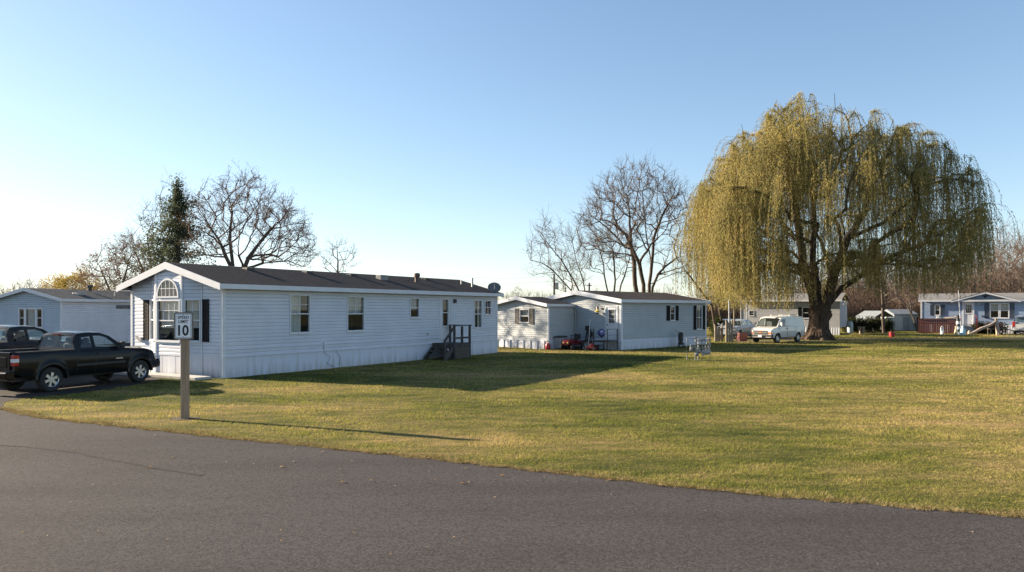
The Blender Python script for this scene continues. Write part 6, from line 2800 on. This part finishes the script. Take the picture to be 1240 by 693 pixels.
    ln = rng.uniform(0.10, 0.19, n)[:, None]
    wd = rng.uniform(0.014, 0.026, n)[:, None]
    V = np.stack([LP, LP + hang * ln * 0.45 + sidev * wd, LP + hang * ln, LP + hang * ln * 0.45 - sidev * wd], 1).reshape(-1, 3)
    Q = np.arange(4 * n).reshape(-1, 4)
    fast_mesh('foliage', V, Q, leafmat('willow_leaf', (0.19, 0.19, 0.07), (0.50, 0.39, 0.145), 0.42, 0.5, (0.33, 0.285, 0.10)), root)
    segs = []
    for pts in tw:
        for a, b_ in zip(pts[:-1], pts[1:]):
            segs.append((a, b_, 0.007, 0.006))
    V, Q = tubes_arrays(T.segs(0, 10) + segs, 3)
    fast_mesh('branches', V, Q, mat('willow_twig', (0.075, 0.060, 0.036), (0.13, 0.105, 0.055), rough=0.9, scale=2, spec=0.1), root)


willow()


# ---- big bare tree behind the middle home
def bare_tree(label, px, Yd, trunk_px, tops, n, seed, bots=None, depth=4.0, tip=0.016, tw=(2, 1.2, 0.5, 1.3, 0.010), group='bare trees behind the homes', bark=M_BARK, twm=M_TWIG, wpath=0.35, power=0.5, up=0.3, rmax=0.6, lift=0.12, name='bare_tree', droop=0.0, leaves=None):
    s = Yd / F
    X = (px - 620) * s

    def rel(x, y):
        return ((x - px) * s, EYE + (HOR - y) * s)
    root = thing(name, label, 'tree', (X, Yd, 0), 0, group)
    T = Tree(seed)
    i0 = None
    for br in trunk_px:
        pts = []
        for q in br:
            x, z = rel(q[0], q[1]) if q[1] is not None else ((q[0] - px) * s, 0)
            pts.append((x, q[2] if len(q) > 2 else 0, z))
        if i0 is None:
            i0 = T.chain(pts)
            base_nodes = len(T.p)
        else:
            P = np.array(T.p[:])
            d = np.linalg.norm(P - np.array(pts[0]), axis=1)
            T.chain(pts, int(np.argmin(d)))
    tp = curve([rel(*q) for q in tops])
    bt = curve([rel(*q) for q in bots]) if bots else (lambda x: 3.0)
    tg = crown_targets(T.rng, n, tp, bt, (rel(tops[0][0], 0)[0], rel(tops[-1][0], 0)[0]), depth)
    T.grow(tg, step=0.5, wpath=wpath, lift=lift, jit=0.09, minh=1.2)
    T.radii(tip, power, rmax)
    tws = T.twigs(*tw, up=up, droop=droop)
    put_tree(root, T, tws, bark, twm)
    if leaves:
        nl, sz, lm = leaves
        E_ = np.array([t_[1] for t_ in tws])
        pk = T.rng.choice(len(E_), nl)
        leaf_cloud('dry_leaves', E_[pk], T.rng, sz, lm, root)
    return root


bare_tree('big round bare tree with several thick trunks rising behind the grey home', 780, 68,
          [[(780, 402), (780, 392)], [(780, 392), (773, 368, .3), (770, 345, .4), (769, 320, 0.4), (765, 290, 0.6), (764, 262, .6), (760, 235, .4)], [(780, 392), (784, 368, -.3), (785, 345, -.5), (788, 320, -0.5), (790, 290, -.6), (800, 262, -.8), (812, 240, -.6)],
           [(780, 392), (788, 368, .2), (791, 348, .3), (798, 332, .4), (808, 322, .8), (822, 312, .9), (836, 308, 1.0)], [(780, 392), (778, 368, -.8), (777, 345, -1), (772, 320, -1), (755, 285, -1.2), (735, 270, -1.4)], [(787, 318, -.5), (783, 280, .4), (780, 240, .5)]],
          [(698, 275), (704, 255), (716, 235), (732, 216), (750, 203), (772, 194), (795, 198), (812, 208), (825, 225), (838, 250), (844, 290)], 620, 21,
          bots=[(698, 300), (740, 320), (780, 300), (820, 335), (844, 340)], depth=5.5, tip=0.021, tw=(4, 2.6, 0.6, 1.7, 0.014), rmax=0.45)
bare_tree('slender bare tree with two thin upright trunks left of the big round bare tree', 742, 64,
          [[(742, 402), (742, 385)], [(742, 385), (734, 345), (728, 310), (722, 285)], [(742, 385), (745, 340), (741, 300), (735, 275)], [(742, 385), (752, 345), (762, 315), (768, 295)]],
          [(705, 300), (718, 280), (735, 262), (752, 268), (768, 285), (778, 305)], 170, 22, bots=[(705, 330), (778, 340)], depth=2.5, tip=0.014, tw=(3, 1.8, 0.6, 1.6, 0.012), up=0.6, rmax=0.22)
bare_tree('leaning bare tree with long thin arching limbs over the wing of the grey home', 700, 66,
          [[(712, 402), (710, 372)], [(710, 372), (694, 338), (680, 315), (664, 296), (655, 282)], [(710, 372), (690, 350), (672, 330), (655, 318)], [(710, 372), (706, 340), (696, 308), (690, 280)]],
          [(636, 300), (646, 278), (660, 262), (678, 268), (700, 285), (715, 300)], 200, 23, bots=[(636, 335), (680, 345), (715, 345)], depth=3.0, tip=0.012, tw=(3, 1.8, 0.6, 1.8, 0.011), up=0.5, rmax=0.18)
bare_tree('small bare tree with thin stems behind the utility pole', 690, 72,
          [[(690, 402), (690, 375)], [(690, 375), (684, 345), (678, 325)], [(690, 375), (693, 345), (690, 320)]],
          [(664, 335), (676, 315), (690, 308), (705, 318), (712, 335)], 110, 24, bots=[(664, 352), (712, 352)], depth=2.0, tip=0.012, tw=(2, 1.3, 0.5, 1.3, 0.010), up=0.5, rmax=0.13)
bare_tree('thin bare tree with a bent trunk at the end of the grey home', 872, 62,
          [[(876, 415), (874, 390), (870, 360), (864, 330), (858, 300), (850, 280)], [(872, 380), (878, 350), (878, 320), (872, 295)]],
          [(835, 320), (850, 285), (868, 280), (888, 300), (900, 330)], 70, 25, bots=[(835, 360), (900, 360)], depth=2.5, tip=0.016, tw=(2, 1.2, 0.5, 1.3, 0.012), up=0.3, rmax=0.22)
# leaning dead pole-like trunk
s_ = 58 / F
m = MB()
m.tube([((868 - 860) * s_, 0, -0.1), ((862 - 860) * s_, 0, EYE + (HOR - 370) * s_), ((835 - 860) * s_, 0, EYE + (HOR - 334) * s_), ((828 - 860) * s_, 0, EYE + (HOR - 326) * s_)], [0.11, 0.1, 0.06, 0.03], 8)
o = m.build('leaning_trunk', M_BARK, None, loc=(at(860, 58)[0], 58, 0))
tag(o, 'thin dark leaning dead trunk between the grey home and the silver blue car', 'dead tree')

# left group
bare_tree('large spreading bare tree with clinging brown leaves behind the long white home', 285, 55,
          [[(287, 409), (286, 370), (284, 330)], [(284, 335), (277, 305, .5), (275, 280, .6), (279, 255, .4), (276, 235)], [(284, 332), (268, 290, -.6), (255, 268, -.8), (245, 252, -.9)],
           [(290, 340), (296, 312, .8), (315, 285, 1.), (335, 265, 1.), (348, 245, 1)], [(288, 345), (300, 327, -1), (325, 320, -1.2), (350, 318, -1.3), (370, 305, -1.3)], [(278, 256), (290, 235, .5), (298, 218, .5)]],
          [(228, 270), (240, 240), (256, 224), (275, 212), (300, 206), (318, 214), (335, 228), (350, 240), (365, 265), (385, 290)], 520, 31,
          bots=[(228, 330), (285, 310), (385, 330)], depth=4.5, tip=0.018, tw=(4, 2.8, 0.4, 1.2, 0.012), leaves=(9000, 0.075, leafmat('brown_leaf', (0.08, 0.055, 0.042), (0.16, 0.115, 0.085), 0.3, 2.0)), bark=M_BARK, twm=mat('brown_twig', (0.10, 0.068, 0.052), (0.17, 0.12, 0.095), rough=0.95, scale=0.6, spec=0.1), group='bare trees behind the white home', rmax=0.38)
bare_tree('pale thin bare sapling right of the large spreading tree', 410, 60,
          [[(411, 407), (410, 360), (409, 330), (408, 300)], [(410, 350), (417, 320), (421, 302)]],
          [(388, 312), (398, 296), (410, 287), (422, 292), (431, 305)], 90, 32, bots=[(388, 330), (431, 330)], depth=1.8, tip=0.013, tw=(2, 1.0, 0.4, 1.1, 0.009), group='bare trees behind the white home', up=0.8, rmax=0.1)
bare_tree('tall wispy bare tree left of the dark evergreen', 180, 64,
          [[(188, 404), (187, 360), (183, 320), (178, 285)], [(187, 340), (200, 300), (208, 265), (214, 225)], [(186, 350), (170, 320), (160, 295)]],
          [(140, 320), (152, 290), (168, 262), (185, 238), (200, 222), (214, 206), (226, 212), (236, 240)], 480, 33, bots=[(140, 345), (236, 330)], depth=3.0, tip=0.013, tw=(3, 1.5, 0.5, 1.4, 0.010),
          twm=M_TWIGR, group='bare trees behind the white home', up=0.5, rmax=0.2)
bare_tree('low bushy reddish tree behind the roof of the pale blue home', 140, 60,
          [[(140, 406), (140, 370)], [(140, 370), (130, 345), (122, 325)], [(140, 370), (150, 340), (156, 315)]],
          [(100, 335), (112, 318), (130, 300), (150, 284), (172, 290), (190, 300)], 380, 34, bots=[(100, 362), (190, 362)], depth=3.0, tip=0.012, tw=(3, 2.2, 0.4, 1.0, 0.011),
          twm=M_TWIGR, group='bare trees behind the white home', up=0.3, rmax=0.2, leaves=(5000, 0.10, leafmat('russet_leaf', (0.14, 0.07, 0.045), (0.26, 0.16, 0.10), 0.3, 2.0)))


# ---- leafy and evergreen trees
def evergreen():
    Yd = 58.0
    s = Yd / F
    px = 214
    root = thing('evergreen_tree', 'tall dark evergreen with a ragged narrow top behind the long white home', 'tree', ((px - 620) * s, Yd, 0), 0)
    rng = np.random.default_rng(4)
    H_ = EYE + (HOR - 213) * s
    m = MB()
    m.tube([(0, 0, 0), (0.1, 0, H_ * 0.5), (0, 0, H_ * 0.98)], [0.24, 0.15, 0.02], 9)
    m.build('trunk', M_BARK, root)
    segs = []
    pts = []
    prof = curve([(0.0, 3.4), (3.0, 3.5), (4.5, 3.2), (6.5, 2.9), (8.5, 2.2), (10.0, 1.2), (11.3, 0.45), (12.4, 0.2), (14, 0.08)])
    off = curve([(0, -0.3), (5, -0.3), (8, -0.1), (10, 0.15), (12, 0), (14, 0)])
    for k in range(430):
        z = rng.uniform(1.2, H_ - 0.2)
        R = prof(z) * rng.choice([0.5, 0.8, 1.0, 1.45], p=[0.25, 0.3, 0.3, 0.15]) * rng.uniform(0.8, 1.1) * (0.85 + 0.3 * math.sin(z * 3.1 + 1))
        a = rng.uniform(0, 6.283)
        c0 = np.array([0, 0, z])
        lump = 1 + 0.25 * math.sin(a * 2 + z * 1.7)
        e = np.array([off(z) + R * lump * math.cos(a), R * lump * math.sin(a), z + R * rng.uniform(-0.15, 0.45)])
        segs.append((c0, e, 0.022, 0.006))
        n = int(14 * R + 5)
        t = rng.random(n) ** 0.6
        q = c0 + (e - c0) * t[:, None] + rng.normal(0, 0.09 + 0.03 * R, (n, 3))
        pts.append(q)
    V, Q = tubes_arrays(segs, 3)
    fast_mesh('branches', V, Q, M_TWIG, root)
    leaf_cloud('foliage', np.concatenate(pts), rng, 0.17, leafmat('needle', (0.060, 0.075, 0.046), (0.12, 0.135, 0.080), 0.4, 1.2), root, k=2)


evergreen()


def yellow_tree(px, Yd, tops, label, m, seed, nt=60, leafn=60, size=0.16, bots=None, depth=3, name='leafy_tree', group=None, k=1):
    s = Yd / F

    def rel(x, y):
        return ((x - px) * s, EYE + (HOR - y) * s)
    root = thing(name, label, 'tree', ((px - 620) * s, Yd, 0), 0, group)
    T = Tree(seed)
    T.chain([(0, 0, 0), (0, 0, 1.8), (0.1, 0, 3.0)])
    tp = curve([rel(*q) for q in tops])
    bt = (lambda x: 1.8) if not bots else curve([rel(*q) for q in bots])
    tg = crown_targets(T.rng, nt, tp, bt, (rel(tops[0][0], 0)[0], rel(tops[-1][0], 0)[0]), depth)
    T.grow(tg, step=0.5, wpath=0.3, minh=1.0)
    T.radii(0.02, 0.5, 0.25)
    put_tree(root, T, T.twigs(3, 1.0, 0.3, 0.8, 0.01))
    P = np.array(T.p)
    idx = np.where(T.cnt <= 3)[0]
    pk = T.rng.choice(idx, nt * leafn)
    leaf_cloud('foliage', P[pk] + T.rng.normal(0, 0.28, (len(pk), 3)), T.rng, size, m, root, k=k)


yellow_tree(84, 80, [(56, 345), (64, 334), (76, 326), (90, 322), (104, 326), (112, 340)], 'yellow leaved tree behind the roof of the pale blue home', leafmat('yellow_leaf', (0.26, 0.20, 0.05), (0.42, 0.30, 0.08), 0.4, 1.0), 41, 90, 90, 0.16)

# second willow-like tree and its trunk behind the willow
bare_tree('tall pale trunk with drooping branches behind the willow', 1066, 72,
          [[(1070, 403), (1069, 380), (1068, 350), (1066, 320), (1060, 290)], [(1069, 375), (1058, 352), (1050, 335)], [(1068, 350), (1078, 320), (1085, 290)]],
          [(1030, 330), (1045, 300), (1066, 285), (1085, 290), (1105, 310)], 90, 45, bots=[(1030, 365), (1105, 365)], depth=3, tip=0.02, tw=(2, 1.5, 0.5, 1.4, 0.012), up=-0.3, rmax=0.45, group='bare trees behind the willow', droop=0.4)
bare_tree('leaning dark tree beside the left wall of the blue home', 1100, 79,
          [[(1112, 402), (1106, 385), (1098, 370), (1085, 358)], [(1104, 380), (1100, 350), (1095, 330)]],
          [(1070, 350), (1085, 330), (1100, 322), (1118, 335)], 60, 46, bots=[(1070, 366), (1118, 366)], depth=2.5, tip=0.02, tw=(2, 1.5, 0.5, 1.4, 0.012), rmax=0.3, group='bare trees behind the willow')


# dark bushes
def bush(px0, px1, ytop, Yd, label, seed, m, group='dark bushes', n=900, size=0.13, name='bush'):
    s = Yd / F
    w = (px1 - px0) * s
    h = EYE + (HOR - ytop) * s
    root = thing(name, label, 'bush', ((px0 + px1 - 1240) / 2 * s, Yd, 0), 0, group)
    rng = np.random.default_rng(seed)
    st = []
    pts = []
    for k in range(40):
        a = rng.uniform(-1, 1)
        b = rng.uniform(-1, 1)
        hh = h * math.sqrt(max(0.12, 1 - a * a * 0.75)) * rng.uniform(0.8, 1.03)
        e = np.array([a * w / 2, b * min(w, 1.6) / 2, hh])
        st.append((np.array([a * w * 0.2, b * 0.2, 0]), e, 0.02, 0.006))
        t = rng.random(n // 40) ** 0.5
        pts.append(np.array([a * w * 0.35, b * 0.3, 0.0]) * (1 - t[:, None]) + e * t[:, None] + rng.normal(0, 0.12, (len(t), 3)) * min(1, h))
    V, Q = tubes_arrays(st, 3)
    fast_mesh('stems', V, Q, M_TWIG, root)
    P = np.concatenate(pts)
    P[:, 2] = np.abs(P[:, 2])
    leaf_cloud('foliage', P, rng, size, m, root, k=4)


M_HEDGE = leafmat('hedge_leaf', (0.022, 0.026, 0.014), (0.055, 0.060, 0.026), 0.15, 1.5)
bush(1020, 1036, 384.5, 74, 'dark rounded evergreen bush right of the willow trunk', 1, M_HEDGE)
bush(1033, 1049, 385.5, 74, 'dark rounded evergreen bush behind the wooden stool', 2, M_HEDGE)
bush(1046, 1062, 384.5, 74.5, 'dark rounded evergreen bush left of the tall pale trunk', 3, M_HEDGE)
bush(1058, 1080, 386, 75, 'wide dark bush under the white carport roof', 4, M_HEDGE)
bush(1181, 1192, 391, 70.3, 'low dark shrub right of the entry steps', 5, M_HEDGE, n=500)
bush(1191, 1202, 393, 69.8, 'low dark shrub below the double window of the blue home', 6, M_HEDGE, n=500)
bush(1202, 1217, 391.5, 69.9, 'dark shrub behind the garden bench', 7, M_HEDGE, n=500)
bush(862, 874, 384, 60, 'tall narrow evergreen shrub at the rear corner of the grey home', 8, leafmat('green_shrub', (0.035, 0.045, 0.02), (0.08, 0.09, 0.035), 0.2, 1.5), n=800)

# ---- rows of bare woodland trees far away (copies of four trees)
protos = []
for k in range(4):
    T = Tree(60 + k)
    T.chain([(0, 0, 0), (0.1, 0, 2.5), (0.0, 0.1, 5 + k * 0.6)])
    w = (3.2, 2.6, 3.8, 3.0)[k]
    h = (11.5, 12.5, 10.5, 13)[k]
    tg = crown_targets(T.rng, 110, lambda x: h * (1 - 0.35 * (x / w) ** 2), lambda x: 2.6, (-w, w), w)
    T.grow(tg, step=0.7, wpath=0.4, minh=1.2, lift=0.2)
    T.radii(0.018, 0.5, 0.24)
    A, B = T.segs(14), T.segs(0, 14) + T.twigs(3, 1.4, 0.6, 1.6, 0.014, up=0.5, sub=2)
    me = []
    for nm, sg, n, m in (('trunk', A, 6, M_BARK), ('crown', B, 3, M_TWIGR if k % 2 else M_TWIG)):
        V, Q = tubes_arrays(sg, n)
        ob = fast_mesh(nm, V, Q, m)
        me.append(ob.data)
        bpy.data.objects.remove(ob)
    protos.append(me)


def far_tree(px, Yd, h, k, label, group, rot, mats=None):
    r = thing('woodland_tree', label, 'tree', ((px - 620) / F * Yd, Yd, 0), rot, group, h / 12.0)
    for nm, me in zip(('trunk', 'crown'), protos[k]):
        ob = bpy.data.objects.new(nm, me)
        COL.objects.link(ob)
        ob.parent = r


rg = random.Random(77)
spots = []
# right side behind the blue home
for i in range(52):
    px = 1090 + i * 4.8 + rg.uniform(-4, 4)
    top_y = np.interp(px, [1090, 1130, 1165, 1200, 1240, 1330], [324, 310, 290, 276, 270, 266]) + rg.uniform(-4, 16)
    spots.append((px, rg.uniform(92, 118), top_y, 'R'))
for i in range(26):
    px = 868 + i * 9.0 + rg.uniform(-5, 5)
    spots.append((px, rg.uniform(100, 125), rg.uniform(330, 348), 'C'))
for i in range(30):
    px = -30 + i * 6.0 + rg.uniform(-4, 4)
    top_y = np.interp(px, [-30, 20, 60, 110, 150], [331, 329, 328, 322, 318]) + rg.uniform(-3, 12)
    spots.append((px, rg.uniform(95, 125), top_y, 'L'))
for i in range(13):
    px = 612 + i * 4.6 + rg.uniform(-3, 3)
    spots.append((px, rg.uniform(120, 135), rg.uniform(343, 352), 'M'))
for i in range(10):
    px = 690 + i * 16 + rg.uniform(-6, 6)
    spots.append((px, rg.uniform(115, 135), rg.uniform(346, 354), 'M'))
GL = {'R': ('bare reddish brown woodland tree behind the blue home at the right', 'woodland trees at the right'),
      'C': ('bare woodland tree far behind the willow', 'woodland trees behind the willow'),
      'L': ('bare greyish woodland tree on the far left horizon', 'woodland trees at the left'),
      'M': ('small bare woodland tree on the horizon behind the grey home', 'woodland trees behind the grey home')}
TONE = ['bare grey', 'bare reddish', 'bare grey', 'bare reddish']


def wood_label(gk, px, k):
    base = TONE[k] + ' woodland tree '
    if gk == 'R':
        cut = [(1112, 'behind the shed left of the blue home'), (1140, 'behind the left end of the blue home roof'), (1165, 'behind the deck side of the blue home'),
               (1192, 'above the door and gable peak of the blue home'), (1215, 'above the double window of the blue home'), (1250, 'above the right edge of the blue home'), (9e9, 'beyond the right edge, past the minivan')]
    elif gk == 'C':
        cut = [(900, 'far behind the silver blue car'), (940, 'far behind the white van'), (985, 'far behind the home next to the willow trunk'), (1030, 'far behind, just right of the willow trunk'),
               (1065, 'far behind the dark rounded bushes'), (9e9, 'far behind the carport and the shed')]
    elif gk == 'L':
        cut = [(25, 'on the horizon above the two dark trucks'), (60, 'above the roof peak of the pale blue home'), (100, 'behind the yellow leaved tree'), (9e9, 'behind the roof end of the pale blue home')]
    else:
        cut = [(640, 'on the horizon above the wing of the grey home'), (680, 'on the horizon beside the transformer pole'), (740, 'on the horizon behind the grey home roof peak'), (9e9, 'on the horizon past the right roof end of the grey home')]
    for c_, t_ in cut:
        if px < c_:
            return base + t_


for (px, Yd, ty, gk) in spots:
    h = EYE + (HOR - ty) * Yd / F
    k = rg.choice([1, 3, 1, 3, 0, 2]) if gk in 'RC' else rg.choice([0, 2, 0, 1])
    far_tree(px, Yd, h, k, wood_label(gk, px, k), GL[gk][1], rg.uniform(0, 6.28))

# low scrub that closes the horizon
def scrub(name, x0, x1, Yd, h, n, m, label, seed):
    rng = np.random.default_rng(seed)
    segs = []
    for k in range(n):
        x = rng.uniform(x0, x1)
        y = Yd + rng.uniform(-6, 6)
        hh = h * rng.uniform(0.4, 1.1) * (0.8 + 0.2 * math.sin(x * 0.7))
        b = np.array([x, y, 0])
        v = np.array([rng.normal(0, 0.25), rng.normal(0, 0.25), 1.0])
        e = b + v * hh
        segs.append((b, e, 0.04, 0.015))
        for q in range(5):
            a = b + v * hh * rng.uniform(0.2, 0.95)
            w = np.array([rng.normal(0, 0.7), rng.normal(0, 0.7), 0.8]) * hh * 0.25
            segs.append((a, a + w, 0.022, 0.01))
    V, Q = tubes_arrays(segs, 3)
    o = fast_mesh(name, V, Q, m)
    tag(o, label, 'scrub', None, 'stuff')


scrub('far_scrub', -92, 20, 112, 3.6, 5200, M_TWIG, 'low bare scrub along the left and middle horizon', 1)
scrub('far_scrub', 45, 125, 116, 9.5, 6500, M_TWIGR, 'tall reddish brown bare brush behind the blue home at the right', 3)
scrub('far_scrub', 20, 110, 104, 5.2, 6500, M_TWIGR, 'reddish brown bare scrub along the right horizon behind the homes', 2)


# ------------------------------------------------------------------ grass blades and litter
def in_poly(x, y, poly):
    ins = np.zeros(len(x), bool)
    n = len(poly)
    for i in range(n):
        x0, y0 = poly[i]
        x1, y1 = poly[(i + 1) % n]
        c = (y0 > y) != (y1 > y)
        with np.errstate(divide='ignore', invalid='ignore'):
            xi = (x1 - x0) * (y - y0) / (y1 - y0) + x0
        ins ^= c & (x < xi)
    return ins


def grass():
    rng = np.random.default_rng(9)
    edges_ = [8.5, 11, 14, 18, 23, 30, 40, 58, 84]
    X, Yy = [], []
    for a, b in zip(edges_[:-1], edges_[1:]):
        mid = (a + b) / 2
        area = 1.48 * mid * (b - a)
        n = int(area * 760 * (11 / max(mid, 11)) ** 1.75)
        y = rng.uniform(a, b, n)
        x = rng.uniform(-0.74, 0.74, n) * y
        X.append(x)
        Yy.append(y)
    x = np.concatenate(X)
    y = np.concatenate(Yy)
    # clumpy
    ok = ~in_poly(x, y, [(p[0], p[1]) for p in road_poly]) & ~in_poly(x, y, drive_poly)
    for (lx, ly, th, x0, x1, y0, y1) in ((-9.65, 24.8, 0.54, -5.2, 0.05, -1.0, 17.3), (HOME2[0], HOME2[1], TH2, -8.2, 0.05, -2.5, 9.5)):
        c_, s_ = math.cos(th), math.sin(th)
        dx, dy = x - lx, y - ly
        u = c_ * dx - s_ * dy
        v = s_ * dx + c_ * dy
        ok &= ~((u > x0) & (u < x1) & (v > y0) & (v < y1))
    for c in (gp(224, 507), gp(846, 436.5)):
        ok &= ~(np.hypot(x - c[0], (y - c[1]) * 1.6) < 0.33)
    x, y = x[ok], y[ok]
    n = len(x)
    print('grass tufts', n)
    k = 3
    xx = np.repeat(x, k) + rng.normal(0, 0.015, n * k)
    yy = np.repeat(y, k) + rng.normal(0, 0.015, n * k)
    N = n * k
    far = np.clip(yy / 11, 1, 7)
    h = rng.uniform(0.016, 0.040, N) * (0.8 + 0.2 * far) * (0.75 + 0.5 * np.clip(np.sin(xx * 1.7 + np.sin(yy * 1.3) * 2) * np.sin(yy * 2.3 + xx * .6), -0.5, 1))
    w = rng.uniform(0.0022, 0.0040, N) * far ** 0.85
    a = rng.uniform(0, math.pi, N)
    lean = rng.normal(0, 0.022, (N, 2))
    b0 = np.stack([xx - np.cos(a) * w, yy - np.sin(a) * w, np.full(N, -0.002)], 1)
    b1 = np.stack([xx + np.cos(a) * w, yy + np.sin(a) * w, np.full(N, -0.002)], 1)
    t = np.stack([xx + lean[:, 0], yy + lean[:, 1], h], 1)
    V = np.stack([b0, b1, t], 1).reshape(-1, 3)
    o = fast_mesh('grass', V, np.arange(3 * N).reshape(-1, 3), M_BLADE)
    tag(o, 'short patchy green and straw coloured lawn grass', 'grass', None, 'stuff')


grass()


def dry_fringe():
    rng = np.random.default_rng(19)
    fe = np.array([p[:2] for p in fine_edge])
    n = 26000
    i = rng.integers(0, len(fe) - 1, n)
    q = fe[i] + (fe[i + 1] - fe[i]) * rng.random(n)[:, None]
    off = np.abs(rng.normal(0, 0.14, n)) * (0.6 + 0.8 * np.sin(q[:, 0] * 1.3) ** 2) - 0.035
    x, y = q[:, 0] + off * 0.25, q[:, 1] + off
    a = rng.uniform(0, math.pi, n)
    w = rng.uniform(0.003, 0.006, n) * np.clip(y / 11, 1, 3)
    h = rng.uniform(0.015, 0.05, n)
    ln = rng.normal(0, 0.04, (n, 2))
    V = np.stack([np.stack([x - np.cos(a) * w, y - np.sin(a) * w, np.zeros(n)], 1), np.stack([x + np.cos(a) * w, y + np.sin(a) * w, np.zeros(n)], 1),
                  np.stack([x + ln[:, 0], y + ln[:, 1], h + 0.006], 1)], 1).reshape(-1, 3)
    o = fast_mesh('dry_grass', V, np.arange(3 * n).reshape(-1, 3), leafmat('straw', (0.12, 0.085, 0.045), (0.40, 0.32, 0.18), 0.3, 6.0, (0.25, 0.20, 0.09)))
    tag(o, 'fringe of dry straw coloured grass along the edge of the road', 'dry grass', None, 'stuff')


dry_fringe()


def litter():
    rng = np.random.default_rng(12)
    V = []
    # along the crumbled road edge and scattered over the lawn and the asphalt
    fe = np.array([p[:2] for p in fine_edge])
    for k in range(1900):
        if k < 950:
            i = rng.integers(0, len(fe) - 1)
            x, y = fe[i] + rng.normal(0, 0.05, 2) + np.array([0, 0.03])
            s = rng.uniform(0.010, 0.028)
        elif k < 1840:
            y = rng.uniform(9.5, 40)
            x = rng.uniform(-0.6, 0.72) * y
            s = rng.uniform(0.015, 0.04)
        else:
            y = rng.uniform(6.3, 12)
            x = rng.uniform(-0.7, 0.7) * y
            s = rng.uniform(0.008, 0.02)
        a = rng.uniform(0, 6.28)
        z = 0.018 + rng.uniform(0, 0.012)
        for (u, v, dz) in ((-1, 0, 0), (0, -0.6, 0.4), (1, 0, 0.1), (0, 0.6, 0.5)):
            V.append((x + s * (u * math.cos(a) - v * math.sin(a)), y + s * (u * math.sin(a) + v * math.cos(a)), z + dz * s))
    V = np.array(V)
    o = fast_mesh('leaf_litter', V, np.arange(len(V)).reshape(-1, 4), leafmat('dry_leaf', (0.10, 0.05, 0.03), (0.50, 0.42, 0.30), 0.2, 9.0, (0.30, 0.20, 0.10)))
    tag(o, 'scattered small dry leaves and crumbs along the road edge and on the lawn', 'leaves', None, 'stuff')


litter()
